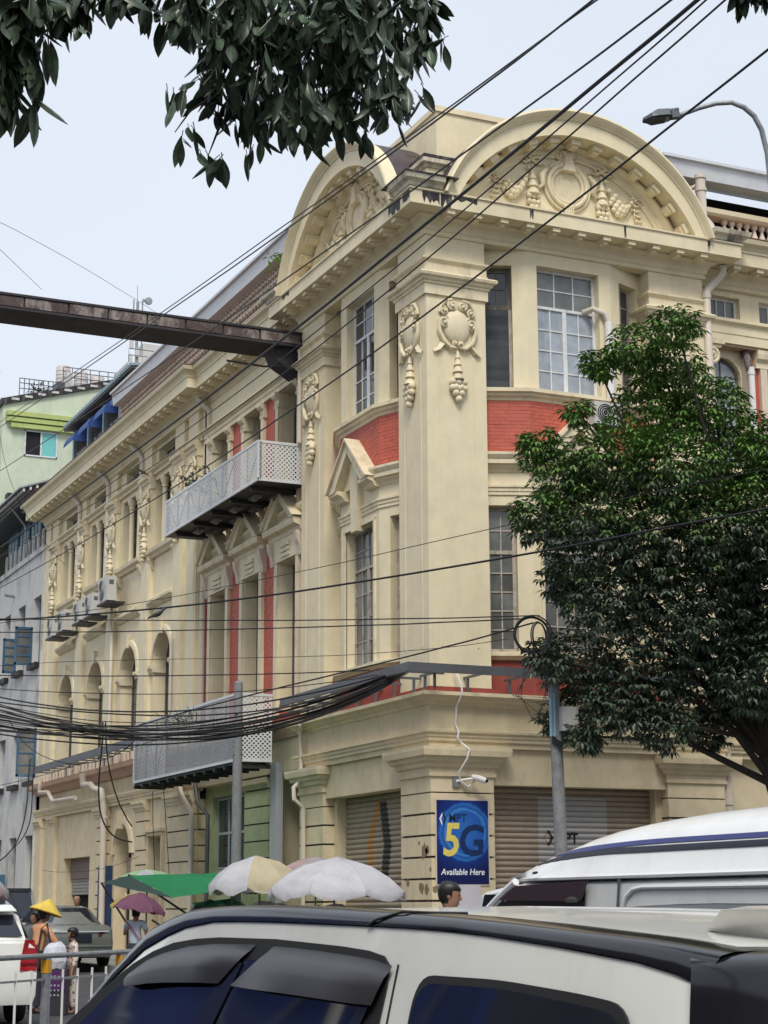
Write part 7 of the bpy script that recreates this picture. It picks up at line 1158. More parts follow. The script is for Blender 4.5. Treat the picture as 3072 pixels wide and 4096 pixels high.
q = MB(); q.loft([[(s * .52 * (.9 if i_ == 0 else 1), y - CYW, z + (.0 if abs(s) < 1 else -.006)) for i_, (y, z) in enumerate(((-32.60, 1.515), (-32.72, 1.548), (-33.12, 1.552), (-33.22, 1.535), (-33.18, 1.47), (-33.0, 1.475)))] for s in (-1, -.9, -.4, 0, .4, .9, 1)]); put('spoiler', q, 'carwhite', nc, smooth=True, ang=40)
for y in (-32.3, -28.8):
    for x in (-.78, .78): wheel(nc, x, y - CYW, .31, .19)
q = MB(); q.lathe([(.012, 0), (.014, .006), (.004, .012)], (-.35, -.95, 1.556), 8); put('roof_speck', q, 'rubber', nc)
# --- high-roof van
vx, vy = -8.16, -22.0
vn = thing('high_roof_van', 'white high roof van with blue and black stripes along its raised roof', 'van', (vx, vy, 0))
ZV = [(-27, 2.31), (-23.7, 2.315), (-22.9, 2.30), (-22.3, 2.272), (-21.8, 2.225), (-21.4, 2.165), (-21.0, 2.08), (-20.7, 1.99), (-20.45, 1.885), (-20.25, 1.80)]
q = MB(); rings = []
for y in (-26.9, -26, -25, -24.2, -23.7, -23.2, -22.9, -22.6, -22.3, -22.05, -21.8, -21.6, -21.4, -21.2, -21.0, -20.85, -20.7, -20.55, -20.45, -20.35, -20.25):
    zr = interp(ZV, y); h = zr - 1.79; xw = .955 - max(0, (y + 20.8)) * .25
    half = [(0, zr), (.35, zr - .02 * h), (.62, zr - .12 * h), (.80, zr - .33 * h), (.89, zr - .62 * h), (xw - .015, 1.80 + .03 * h), (xw + .012, 1.79), (xw + .008, 1.77), (xw - .03, 1.765)]
    rings.append([(-x, y - vy, z) for x, z in reversed(half)] + [(x, y - vy, z) for x, z in half[1:]])
q.loft(rings, close=False); q.add(rings[-1], [tuple(range(len(rings[-1])))]); q.add(rings[0], [tuple(range(len(rings[0])))]); put('raised_roof', q, 'vanwhite', vn, smooth=True, ang=50)
XV = lambda z: .94 + (1.78 - z) * .05 if z > 1.0 else .98
q = MB(); rings = []
for y, zt, zl, w_ in ((-26.9, 1.77, .3, .96), (-20.62, 1.77, .3, .96), (-20.45, 1.74, .3, .955), (-20.0, 1.50, .3, .95), (-19.55, 1.25, .3, .94), (-19.25, 1.08, .3, .92), (-19.1, .95, .32, .86), (-19.02, .5, .35, .8)):
    half = [(0, zt), (w_ * .93, zt - .01), (w_ * .985, zt - .05), (w_ * 1.01, max(.9, zt * .62)), (w_ * 1.02, .7), (w_ * 1.0, zl)]
    rings.append([(-x, y - vy, z) for x, z in reversed(half)] + [(x, y - vy, z) for x, z in half[1:]])
q.loft(rings, close=False); q.add(rings[-1], [tuple(range(len(rings[-1])))]); q.add(rings[0], [tuple(range(len(rings[0])))]); put('body', q, 'vanwhite', vn, smooth=True, ang=40)
def vside(poly, off, m_, nm, sg=-1, xf=XV, th=.006):
    q = MB(); a = [(sg * (xf(z) + off), y - vy, z) for y, z in poly]; b = [(sg * (xf(z) + off + th), y - vy, z) for y, z in poly]; n = len(poly)
    q.add(a + b, [tuple(range(n, 2 * n))] + [(i, (i + 1) % n, n + (i + 1) % n, n + i) for i in range(n)]); return put(nm, q, m_, vn)
for sg in (-1, 1):
    vside([(-20.12, 1.50), (-20.02, 1.1), (-21.75, 1.1), (-21.8, 1.72), (-21.78, 1.735), (-20.62, 1.69)], .028, 'carglass', 'door_window', sg)
    vside([(-20.3, 1.60), (-20.62, 1.725), (-21.86, 1.755), (-21.76, 1.585)], .045, mat('purple_brown_visor', (.040, .022, .030), .25, spec=.6) if sg < 0 else bpy.data.materials['purple_brown_visor'], 'window_visor', sg, th=.03)
    vside([(-22.25, 1.05), (-22.3, 1.765), (-22.335, 1.765), (-22.285, 1.05)], .018, 'steel', 'door_gap', sg)
    vside([(-22.42, 1.1), (-22.38, 1.5), (-26.6, 1.5), (-26.6, 1.1)], .022, 'carglass', 'side_window', sg)
    q = MB(); q.tube([(sg * (XV(z) + .012), y - vy, z) for y, z in ((-22.36, 1.52), (-22.42, 1.62), (-22.52, 1.675), (-22.66, 1.692), (-24, 1.69), (-26.5, 1.69))], .020, 8); put('panel_ridge', q, 'vanwhite', vn, smooth=True)
    for pts_, wd, m_ in (([(-20.95, 1.985), (-21.4, 2.02), (-22.0, 2.045), (-22.8, 2.06), (-24.2, 2.06), (-26.8, 2.06)], .020, 'blue'), ([(-20.68, 1.915), (-21.2, 1.965), (-21.9, 1.995), (-22.8, 2.0), (-24.2, 2.0), (-26.8, 2.0)], .024, 'ink')):
        def XR(y, z):
            zr = interp(ZV, y); h = zr - 1.79; T_ = [(1.80 + .03 * h, .94), (zr - .62 * h, .89), (zr - .33 * h, .80), (zr - .12 * h, .62), (zr, .2)]
            return interp(T_, z)
        q = MB(); P_ = catm([(y, z, 0) for y, z in pts_], 5)
        q.loft([[(sg * (XR(y, z + dz) + .009), y - vy, z + dz) for dz in (-wd * kk, 0, wd * kk)] for (y, z, _), kk in zip(P_, [min(1, .25 + i * .12) for i in range(len(P_))])], close=False)
        put('stripe', q, mat('van_stripe_blue', (.025, .035, .17), .35) if (m_ == 'blue' and sg < 0) else bpy.data.materials['van_stripe_blue'] if m_ == 'blue' else 'inkblack', vn)
q = MB(); q.add([(sx * x, y - vy, z) for y, x, z in ((-20.42, .80, 1.725), (-19.5, .86, 1.22)) for sx in (-1, 1)], [(0, 1, 3, 2)]); put('windscreen', q, 'carglass', vn, (0, .012, .006))
for y in (-25.6, -20.2):
    for x in (-.86, .86): wheel(vn, x, y - vy, .33, .2)
for sg in (-1, 1): q = MB(); q.tube([(sg * .945, -20.5 - vy, 1.765), (sg * .955, -20.2 - vy, 1.63), (sg * .965, -19.95 - vy, 1.50), (sg * .97, -19.5 - vy, 1.24)], .036, 8); put('front_pillar', q, 'vanwhite', vn, smooth=True)
q = MB(); q.tube([(-.98, -20.9 - vy, 1.835), (-.99, -20.98 - vy, 1.84)], .012, 6); put('roof_clip', q, 'rubber', vn)
# --- generic cars farther back
def car(name, label, cat, loc, rz, m_, low, cab, extras=(), wy=(1.3, -1.3), hw=.83, wr=.3):
    t = thing(name, label, cat, loc, rz)
    q = MB(); q.loft([[(-h * .95, y, zl), (-h, y, zl + .12), (-h * 1.01, y, (zl + zh) / 2), (-h * .98, y, zh - .07), (-h * .88, y, zh), (h * .88, y, zh), (h * .98, y, zh - .07), (h * 1.01, y, (zl + zh) / 2), (h, y, zl + .12), (h * .95, y, zl)] for y, h, zl, zh in low]); put('body', q, m_, t, smooth=True, ang=35)
    q = MB(); q.loft([[(-hb, y, z0), (-ht - .03, y, z1 - .06), (-ht + .05, y, z1 - .008), (-ht * .5, y, z1 + .012), (ht * .5, y, z1 + .012), (ht - .05, y, z1 - .008), (ht + .03, y, z1 - .06), (hb, y, z0)] for y, hb, ht, z0, z1 in cab]); put('cabin', q, m_, t, smooth=True, ang=35)
    for nm, pts, mm in extras:
        q = MB(); nrm = (Vector(pts[1]) - Vector(pts[0])).cross(Vector(pts[2]) - Vector(pts[0])).normalized() * .012; n = len(pts)
        q.add(pts + [tuple(Vector(p) + nrm) for p in pts], [tuple(range(n)), tuple(range(n, 2 * n))] + [(i, (i + 1) % n, n + (i + 1) % n, n + i) for i in range(n)]); put(nm, q, mm, t)
    for y in wy:
        for x in (-hw, hw): wheel(t, x, y, wr, .2)
    return t
rc = -math.radians(8)
car('grey_sedan', 'dark grey green saloon car seen from behind beside the kerb', 'car', (-5.42, 10.7, .12), 0, 'sedan',
    [(-2.2, .78, .35, .72), (-2.16, .82, .25, .86), (-2.05, .85, .22, .98), (-1.3, .86, .2, 1.03), (1.0, .86, .2, .98), (2.0, .8, .25, .85), (2.2, .7, .35, .6)],
    [(-1.45, .74, .66, 1.0, 1.02), (-.75, .76, .56, 1.0, 1.45), (.3, .76, .56, 1.0, 1.48), (1.1, .74, .6, .98, 1.0)],
    [('rear_window', [(-.60, -1.36, 1.06), (.60, -1.36, 1.06), (.50, -.82, 1.41), (-.50, -.82, 1.41)], 'carglass'), ('side_window', [(-.775, -1.1, 1.07), (-.61, -.72, 1.39), (-.61, .3, 1.41), (-.77, .9, 1.06)], 'carglass'), ('tail_lamp', [(-.80, -2.14, .72), (-.45, -2.2, .72), (-.45, -2.19, .84), (-.80, -2.12, .86)], 'sedan'), ('tail_lamp', [(.45, -2.2, .72), (.80, -2.14, .72), (.80, -2.12, .86), (.45, -2.19, .84)], mat('dull_red_lamp', (.09, .025, .025), .3)),
     ('number_plate', [(-.28, -2.215, .60), (.28, -2.215, .60), (.28, -2.20, .80), (-.28, -2.20, .80)], 'inkblack'), ('boot_trim', [(-.7, -2.205, .84), (.7, -2.205, .84), (.7, -2.195, .865), (-.7, -2.195, .865)], 'chrome'), ('bumper_line', [(-.78, -2.225, .5), (.78, -2.225, .5), (.78, -2.222, .52), (-.78, -2.222, .52)], 'chrome')])
lowm = [(-2.2, .80, .4, .85), (-2.15, .86, .3, 1.05), (-2.0, .88, .28, 1.12), (1.2, .88, .28, 1.1), (2.1, .84, .3, .95), (2.3, .74, .4, .7)]
cabm = lambda z: [(-2.08, .82, .70, 1.1, 1.2), (-1.85, .82, .68, 1.1, z - .03), (-1.2, .82, .68, 1.1, z), (.5, .82, .66, 1.1, z - .02), (1.3, .8, .66, 1.08, 1.12)]
def mpv_ex(z): return [('rear_window', [(-.66, -2.12, 1.22), (.66, -2.12, 1.22), (.60, -1.92, z - .14), (-.60, -1.92, z - .14)], 'carglass'), ('side_window', [(-.83, -1.8, 1.2), (-.72, -1.7, z - .14), (-.70, .4, z - .14), (-.82, 1.0, 1.2)], 'carglass'), ('roof_lip', [(-.62, -1.96, z - .10), (.62, -1.96, z - .10), (.62, -1.9, z - .02), (-.62, -1.9, z - .02)], 'gloss'), ('number_plate', [(-.26, -2.215, .62), (.26, -2.215, .62), (.26, -2.205, .74), (-.26, -2.205, .74)], 'inkblack')]
car('silver_van', 'silver people carrier with a wide dark rear window ahead of the saloon car', 'car', (-6.15, 15.4, .08), .02, 'silver', lowm, cabm(2.0), mpv_ex(2.0))
car('dark_window_wagon', 'pale wagon with a glowing red brake lamp at the left edge', 'car', (-10.8, -2.4, 0), 0, 'silver', lowm, cabm(1.72), mpv_ex(1.72) + [('tail_lamp', [(-.86, -2.05, 1.0), (-.72, -2.13, 1.0), (-.68, -2.0, 1.4), (-.78, -1.95, 1.4)], 'redlamp'), ('tail_lamp', [(.72, -2.13, 1.0), (.86, -2.05, 1.0), (.78, -1.95, 1.4), (.68, -2.0, 1.4)], 'redlamp')])
lampm = bpy.data.materials.new('lit_brake_lamp'); lampm.use_nodes = True; _b = lampm.node_tree.nodes['Principled BSDF']; _b.inputs['Base Color'].default_value = (.6, .02, .04, 1); _b.inputs['Emission Color'].default_value = (1, .03, .06, 1); _b.inputs['Emission Strength'].default_value = 1.6
q = MB(); q.box(-.2, .05, -.03, .03, -.03, .03); put('brake_lamp', q, lampm, bpy.data.objects['dark_window_wagon'], (.1, -1.97, 1.70))
car('white_suv', 'white sport utility car with large red tail lamps cut by the left edge', 'car', (-12.05, -8.5, 0), 0, 'carwhite', [(-2.26, .84, .34, .78), (-2.235, .89, .28, 1.08), (-2.15, .90, .28, 1.13), (1.2, .9, .28, 1.1), (2.1, .86, .3, .95), (2.3, .74, .4, .7)],
    [(-2.1, .86, .76, 1.08, 1.12), (-1.75, .84, .70, 1.08, 1.50), (-1.2, .84, .70, 1.08, 1.56), (.5, .84, .68, 1.08, 1.54), (1.3, .8, .66, 1.08, 1.12)],
    [('rear_window', [(-.72, -2.08, 1.17), (.72, -2.08, 1.17), (.64, -1.80, 1.45), (-.64, -1.80, 1.45)], 'carglass'), ('tail_lamp', [(.66, -2.265, .72), (.885, -2.24, .72), (.885, -2.235, .92), (.67, -2.255, .92)], 'redlamp'), ('tail_lamp', [(.905, -2.22, .74), (.905, -2.02, .80), (.90, -2.0, 1.06), (.90, -2.18, 1.08)], 'redlamp'), ('lamp_lens', [(.68, -2.255, .93), (.885, -2.24, .93), (.86, -2.2, 1.12), (.72, -2.24, 1.13)], mat('bright_red_lens', (.30, .012, .02), .15, coat=.5)), ('lamp_bar', [(.66, -2.275, .80), (.89, -2.25, .80), (.89, -2.25, .83), (.66, -2.275, .83)], mat('dark_red_bar', (.16, .01, .012), .3)), ('tail_lamp', [(-.87, -2.09, .72), (-.60, -2.11, .72), (-.64, -2.09, 1.14), (-.87, -2.03, 1.12)], 'redlamp'), ('spoiler', [(-.66, -1.95, 1.50), (.66, -1.95, 1.50), (.66, -1.6, 1.58), (-.66, -1.6, 1.58)], 'carwhite'), ('side_window', [(.84, 1.0, 1.14), (.72, .4, 1.46), (.74, -1.6, 1.46), (.85, -1.9, 1.14)], 'carglass'), ('reversing_lamp', [(.30, -2.12, .76), (.58, -2.115, .76), (.58, -2.105, 1.0), (.30, -2.11, 1.02)], 'amber')])
car('small_white_van', 'small white van just ahead of the high roof van', 'van', (-6.35, -17.75, 0), 0, 'vanwhite', [(-2.1, .76, .35, .95), (-2.0, .8, .3, 1.1), (1.6, .8, .3, 1.1), (2.1, .76, .35, .95), (2.2, .7, .4, .6)],
    [(-2.0, .78, .70, 1.05, 1.74), (-1.0, .78, .70, 1.05, 1.80), (1.2, .78, .70, 1.05, 1.79), (1.92, .76, .66, 1.05, 1.72), (2.12, .74, .6, 1.02, 1.1)],
    [('side_window', [(-.775, 1.9, 1.15), (-.79, -1.8, 1.15), (-.735, -1.7, 1.68), (-.735, 1.72, 1.68)], 'carglass'), ('windscreen', [(.66, 2.13, 1.14), (-.66, 2.13, 1.14), (-.60, 1.96, 1.66), (.60, 1.96, 1.66)], 'carglass')])
# ------------------------------------------------------------------ guard rail by the road
fc = thing('guard_railing', 'grey steel pedestrian railing with orange reflector bands on its posts', 'railing', (-12.52, -14.63, 0), math.atan2(.716, .698))
q = MB(); q.tube([(-3, 0, .995), (8.2, 0, .995)], .032, 10); put('top_rail', q, 'chrome' if False else 'galv', fc); q = MB(); q.box(-3, 8.2, -.012, .012, .715, .74); put('lower_rail', q, 'galv', fc)
for k in range(-2, 5):
    x = 1.02 + 1.83 * k
    q = MB(); q.box(x - .04, x + .04, -.04, .04, 0, .97); p_ = put('post', q, 'galv', fc); q = MB(); q.box(x - .046, x + .046, -.046, .046, .80, .95); put('reflector_band', q, mat('orange_reflector', (.62, .30, .02), .4) if k == -2 else bpy.data.materials['orange_reflector'], p_)
q = MB(); q.tube([(0, 0, 0), (0, 0, .83)], .016, 6); BR = q.mesh('baluster'); BR.materials.append(M['pipewhite'])
for k in range(32):
    x = -2.85 + .355 * k
    if abs((x - 1.02 + 1.83 * 3) % 1.83) > .1: put('baluster', BR, None, fc, (x, 0, 0))
# ------------------------------------------------------------------ parasols, tarpaulin, stall
def parasol(label, loc, r, z0, z1, cols, tilt=(0, 0, 0), nseg=8, val=.14, seed=1, name='market_parasol', cat='parasol', pole=True):
    t = thing(name, label, cat, loc); rr = random.Random(seed); pr_ = [(.02, z1), (r * .25, z1 - .05 * (z1 - z0) / .4), (r * .5, z1 - (z1 - z0) * .26), (r * .78, z1 - (z1 - z0) * .6), (r, z0)]
    hub = bpy.data.objects.new('canopy', None) if False else None
    for i in range(nseg):
        a0, a1 = 2 * PI * i / nseg, 2 * PI * (i + 1) / nseg; m = 5; rows = []
        for k, (ra, z) in enumerate(pr_):
            row = []
            for j in range(m + 1):
                a = a0 + (a1 - a0) * j / m; f = math.sin(PI * j / m); s_ = 1 - .035 * f * (ra / r)
                row.append((ra * s_ * math.cos(a), ra * s_ * math.sin(a), z - .10 * f * (ra / r) ** 2 * (z1 - z0) + rr.uniform(-.008, .008)))
            rows.append(row)
        rows.append([(x * (1.0 + rr.uniform(-.03, .02)), y * (1.0 + rr.uniform(-.03, .02)), z - val * (.65 + .5 * math.sin(PI * j / m)) + rr.uniform(-.03, .03)) for j, (x, y, z) in enumerate(rows[-1])])
        q = MB(); q.loft(rows, close=False); put('canopy_panel', q, cols[i % len(cols)], t, rot=tilt, smooth=True, ang=60)
    if pole:
        q = MB(); q.tube([(0, 0, 0), (0, 0, z1 - .02)], .022, 8); put('pole', q, 'steel', t)
        q = MB()
        for i in range(nseg): a = 2 * PI * i / nseg; q.tube([(0, 0, z0 - .05), (r * .55 * math.cos(a), r * .55 * math.sin(a), z1 - (z1 - z0) * .34)], .008, 4)
        put('ribs', q, 'steel', t, rot=tilt)
    return t
def cloth(name, col, tr=.35):
    m = mat(name, col, .75, var=.07, scale=4, dirt=tuple(x * .6 for x in col), dirt_amt=.4, dirt_scale=2, bump=.8, bscale=7); t = m.node_tree; n = t.nodes
    b = n['Principled BSDF']; tl = n.new('ShaderNodeBsdfTranslucent'); mx_ = n.new('ShaderNodeMixShader'); mx_.inputs[0].default_value = tr; tl.inputs[0].default_value = (*col, 1)
    t.links.new(b.inputs['Base Color'].links[0].from_socket, tl.inputs[0]); t.links.new(b.outputs[0], mx_.inputs[1]); t.links.new(tl.outputs[0], mx_.inputs[2]); t.links.new(mx_.outputs[0], n['Material Output'].inputs[0]); return m
M['cw'] = cloth('white_plastic_cloth', (.66, .65, .68)); M['cg'] = cloth('grey_cloth', (.44, .41, .41)); M['cy'] = cloth('cream_yellow_cloth', (.62, .54, .36)); M['cp'] = cloth('pinkish_cloth', (.50, .36, .36)); M['cl'] = cloth('pale_green_cloth', (.42, .66, .36)); M['ctarp'] = cloth('green_tarpaulin', (.035, .30, .12), .45); M['cmar'] = cloth('maroon_cloth', (.18, .07, .12), .25); M['cyel'] = cloth('yellow_flower_cloth', (.55, .46, .10))
parasol('large patched white plastic parasol, front one of the two pale ones', (-4.45, -5.15, 0), 1.27, 1.86, 2.42, ['cw', 'cw', 'cg', 'cw', 'cw'], (.03, .02, 0), seed=2)
parasol('pale parasol with one cream yellow panel behind the large white one', (-4.25, -.8, 0), .98, 2.02, 2.56, ['cw', 'cg', 'cg', 'cw', 'cw', 'cy', 'cy', 'cg'], (0, -.04, .25), seed=4)
parasol('faded brownish parasol against the narrow shutter', (-2.05, 1.6, 0), .85, 2.3, 2.62, ['cg', 'cp', 'cg'], seed=5)
parasol('pale green parasol behind the green tarpaulin', (-4.5, 6.1, 0), .75, 2.2, 2.42, ['cl', 'cl', 'cw'], seed=6)
parasol('faded pink striped parasol at the left edge by the white house', (-7.75, 10.6, 0), 1.0, 1.98, 2.5, ['cp', 'cw', 'cp'], seed=7)
tp = thing('green_tarpaulin', 'sagging green tarpaulin stretched over the pavement stall on dark poles', 'tarpaulin')
A_, B_, C_, D_, E_ = map(Vector, ((-7.4, -.33, 2.03), (-6.34, 1.39, 2.21), (-3.86, 1.93, 2.28), (-4.8, -.36, 1.9), (-6.1, -.86, 1.74)))
def patch(a, b, c, d, sag, n=10):
    q = MB(); rr = random.Random(9); q.loft([[(a.lerp(b, u / n)).lerp(d.lerp(c, u / n), v / n) - Vector((0, 0, sag * math.sin(PI * u / n) * math.sin(PI * v / n) + rr.uniform(0, .02))) for u in range(n + 1)] for v in range(n + 1)], close=False); return q
put('sheet', patch(Vector((-3.9, 4.2, 2.1)), Vector((-3.6, 13.5, 2.2)), Vector((-.2, 13.5, 2.25)), Vector((-.6, 4.2, 2.2)), .12), 'ctarp', tp, smooth=True, ang=70); put('sheet', patch(E_, B_, C_, D_, .16), 'ctarp', tp, smooth=True, ang=70); put('side_flap', patch(A_, B_, B_.lerp(E_, .5), E_, .05, 6), cloth('dark_green_flap', (.03, .06, .05), .2), tp, smooth=True, ang=70)  # first sheet lies hidden behind, added to throw green light on the wall
for a, b in ((B_, Vector((-5.2, -1.6, .9))), (A_, Vector((-6.2, -.3, .3))), (B_, Vector((-6.3, 1.45, 0))), (C_, Vector((-3.86, 1.95, 0))), (Vector((-6.3, -.2, 1.3)), Vector((-5.3, -1.3, .5)))): q = MB(); q.tube([a, b], .022, 6); put('pole', q, 'steeldk', tp)
q = MB(); q.tube([D_, D_.lerp(Vector((-4.5, -4, 1.9)), .5) - Vector((0, 0, .08)), (-4.9, -4.2, 1.75)], .008, 4); put('guy_rope', q, 'pipewhite', tp)
stl = thing('pavement_stall', 'low pavement stall table draped with black plastic under the tarpaulin', 'stall', (-5.1, -.9, 0))
q = MB(); rr = random.Random(4); q.loft([[((.75 * s + rr.uniform(-.05, .05)) * math.cos(a * PI / 8), (.55 * s + rr.uniform(-.05, .05)) * math.sin(a * PI / 8), z + rr.uniform(-.05, .05)) for a in range(16)] for s, z in ((1.15, .05), (1.05, .6), (1, 1.0), (.8, 1.22), (.4, 1.3))]); put('plastic_cover', q, mat('black_plastic_sheet', (.015, .015, .018), .3, bump=.6, bscale=8), stl)
for dx in (-.6, .6): q = MB(); q.box(dx - .03, dx + .03, -.4, .4, 0, .5); put('leg', q, 'bark', stl)
for p_, rz_, sc_, lb_ in (((-3.3, 1.3, .13), .5, 1.15, 'dark covered goods heap deep under the green tarpaulin'), ((-2.9, -1.4, .13), 1.1, 1.1, 'dark covered goods heap under the cream panelled parasol'), ((-3.0, 5.2, .13), 2.0, 1.2, 'dark covered goods heap by the concrete street pole')):
    c_ = dup(stl, None, p_, (0, 0, rz_), label=lb_); c_.scale = (sc_, sc_, sc_)
vb_ = thing('vendor_box', 'dark vendor box with white rounded lettering on a purple poster behind the railing', 'box', (-10.28, -8.42, 0), -.43)
q = MB(); q.box(-.16, .16, -.12, .12, 0, .66); put('box', q, mat('dark_box', (.03, .03, .04), .6), vb_); q = MB(); q.box(-.15, .15, -.135, -.12, .36, .64); put('poster', q, mat('purple_poster', (.07, .02, .09), .5), vb_)
q = MB(); rr = random.Random(8)
for row in range(4):
    for j in range(5 - row % 2):
        x = -.115 + .055 * j; z = .50 - .07 * row if row else .555; r_ = .014 if row == 0 else .010
        a0 = rr.random() * 3; q.tube([(x + r_ * math.cos(a0 + a * .65), -.138, z + r_ * math.sin(a0 + a * .65)) for a in range(9)], .0035, 4)
put('lettering', q, 'inkwhite', vb_, kind='stuff')
# ------------------------------------------------------------------ people
def skin(verts, edges, sub=1):
    me = bpy.data.meshes.new('tmp'); me.from_pydata([v[0] for v in verts], edges, []); o = bpy.data.objects.new('tmp', me); COL.objects.link(o)
    sm_ = o.modifiers.new('s', 'SKIN'); 
    for i, v in enumerate(verts):
        r = v[1]; r = (r, r) if isinstance(r, (int, float)) else r
        me.skin_vertices[0].data[i].radius = r; me.skin_vertices[0].data[i].use_root = (i == 0)
    sb = o.modifiers.new('b', 'SUBSURF'); sb.levels = sub; sb.render_levels = sub
    dg = bpy.context.evaluated_depsgraph_get(); m2 = bpy.data.meshes.new_from_object(o.evaluated_get(dg)); bpy.data.objects.remove(o); bpy.data.meshes.remove(me)
    m2.polygons.foreach_set('use_smooth', [True] * len(m2.polygons)); return m2
def me_to_mb(me, mb, off=Vector((0, 0, 0))):
    k = len(mb.v); mb.v.extend([tuple(v.co + off) for v in me.vertices]); mb.f.extend([[k + i for i in p.vertices] for p in me.polygons])
HEADP = [(-.118, .046, -.040, .048), (-.10, .070, -.055, .056), (-.075, .086, -.066, .064), (-.045, .092, -.078, .070), (-.02, .096, -.088, .073), (.01, .092, -.096, .076), (.04, .096, -.100, .078), (.07, .090, -.098, .077), (.095, .072, -.086, .068), (.115, .04, -.06, .05), (.124, .005, -.02, .02)]
def head(mb, c, yaw=0, pitch=0, s=1.0):
    Mx = Matrix.Translation(c) @ Matrix.Rotation(yaw, 4, 'Z') @ Matrix.Rotation(pitch, 4, 'X') @ Matrix.Diagonal((s, s, s, 1)); T = lambda x, y, z: tuple(Mx @ Vector((x, y, z)))
    b = MB(T); rings = []
    for z, yf, yb, hx in HEADP:
        ring = []
        for k in range(20):
            a = 2 * PI * k / 20; sx, cy = math.sin(a), math.cos(a); y = (yf if cy > 0 else -yb) * abs(cy) ** .8 * (1 if cy > 0 else 1) * (1 if cy > 0 else -1) * (1 if cy > 0 else 1)
            y = yf * cy ** .85 if cy > 0 else yb * (-cy) ** .8 if cy < 0 else 0
            ring.append((hx * math.copysign(abs(sx) ** .85, sx), y, z))
        rings.append(ring)
    b.loft(rings)
    b.loft([[(-.012, .088, .028), (.012, .088, .028), (0, .095, .03)], [(-.014, .092, .005), (.014, .092, .005), (0, .108, .006)], [(-.018, .088, -.018), (.018, .088, -.018), (0, .118, -.016)], [(-.012, .088, -.026), (.012, .088, -.026), (0, .104, -.028)]])      # nose
    b.loft([[(-.026, .082, -.052), (-.01, .090, -.049), (0, .093, -.050), (.01, .090, -.049), (.026, .082, -.052)], [(-.024, .086, -.058), (-.01, .096, -.057), (0, .097, -.058), (.01, .096, -.057), (.024, .086, -.058)], [(-.02, .082, -.067), (-.01, .091, -.069), (0, .092, -.069), (.01, .091, -.069), (.02, .082, -.067)]], close=False)
    for sg in (-1, 1): b.ball((sg * .077, -.008, .0), .03, 8, 6, (.35, .65, 1.0))
    mb.v += b.v; k = len(mb.v) - len(b.v); mb.f += [[k + i for i in f] for f in b.f]
    return T
def face(T, parent):
    q = MB(T)
    for sg in (-1, 1): q.loft([[(sg * .020, .090, .036), (sg * .036, .088, .041), (sg * .052, .076, .036)], [(sg * .020, .092, .043), (sg * .036, .090, .048), (sg * .053, .077, .042)]], close=False)
    put('eyebrows', q, 'hairb', parent); q = MB(T)
    for sg in (-1, 1): q.ball((sg * .034, .080, .020), .0125, 8, 6, (1.2, .8, .8))
    put('eyes', q, 'hairb', parent)
def hair(T, parent, m_='hairb', back=-.06, brow=.062, side=.01, puff=.012):
    q = MB(T); rings = []
    for z, yf, yb, hx in HEADP[2:]:
        ring = []
        for k in range(20):
            a = 2 * PI * k / 20; sx, cy = math.sin(a), math.cos(a); y = (yf + puff) * cy ** .85 if cy > 0 else (yb - puff * 1.5) * (-cy) ** .8 if cy < 0 else 0
            lim = brow if cy > .55 else side + .045 if cy > .12 else side if cy > -.3 else back
            f = 1 if z >= lim else .80
            ring.append(((hx + puff) * math.copysign(abs(sx) ** .85, sx) * f, y * f, z + (puff if z > .1 else 0)))
        rings.append(ring)
    q.loft(rings); put('hair', q, m_, parent, smooth=True, ang=80)
def fingers(mb, w_, d, s=1.0):
    d = Vector(d).normalized(); sd = d.cross(Vector((0, 0, 1)))
    if sd.length < .1: sd = Vector((1, 0, 0))
    sd.normalize(); up = sd.cross(d)
    for k, (o, l) in enumerate(((-.028, .062), (-.010, .072), (.010, .068), (.028, .054))):
        a = Vector(w_) + d * .075 * s + sd * o * s; mb.tube([Vector(w_) + d * .03 * s + sd * o * .7 * s, a, a + d * l * .55 * s - up * .012, a + d * l * .9 * s - up * .034], [.012 * s, .0105 * s, .009 * s, .007 * s], 6)
    a = Vector(w_) + d * .02 * s - sd * .03 * s; mb.tube([a, a + d * .03 * s - sd * .03 * s, a + d * .065 * s - sd * .034 * s - up * .01], [.013 * s, .011 * s, .008 * s], 6)
M['skin1'] = mat('brown_skin', (.30, .165, .105), .5, var=.08); M['skin2'] = mat('tan_skin', (.36, .20, .13), .5, var=.06); M['hairb'] = mat('black_hair', (.012, .010, .010), .45, var=.4, scale=30)
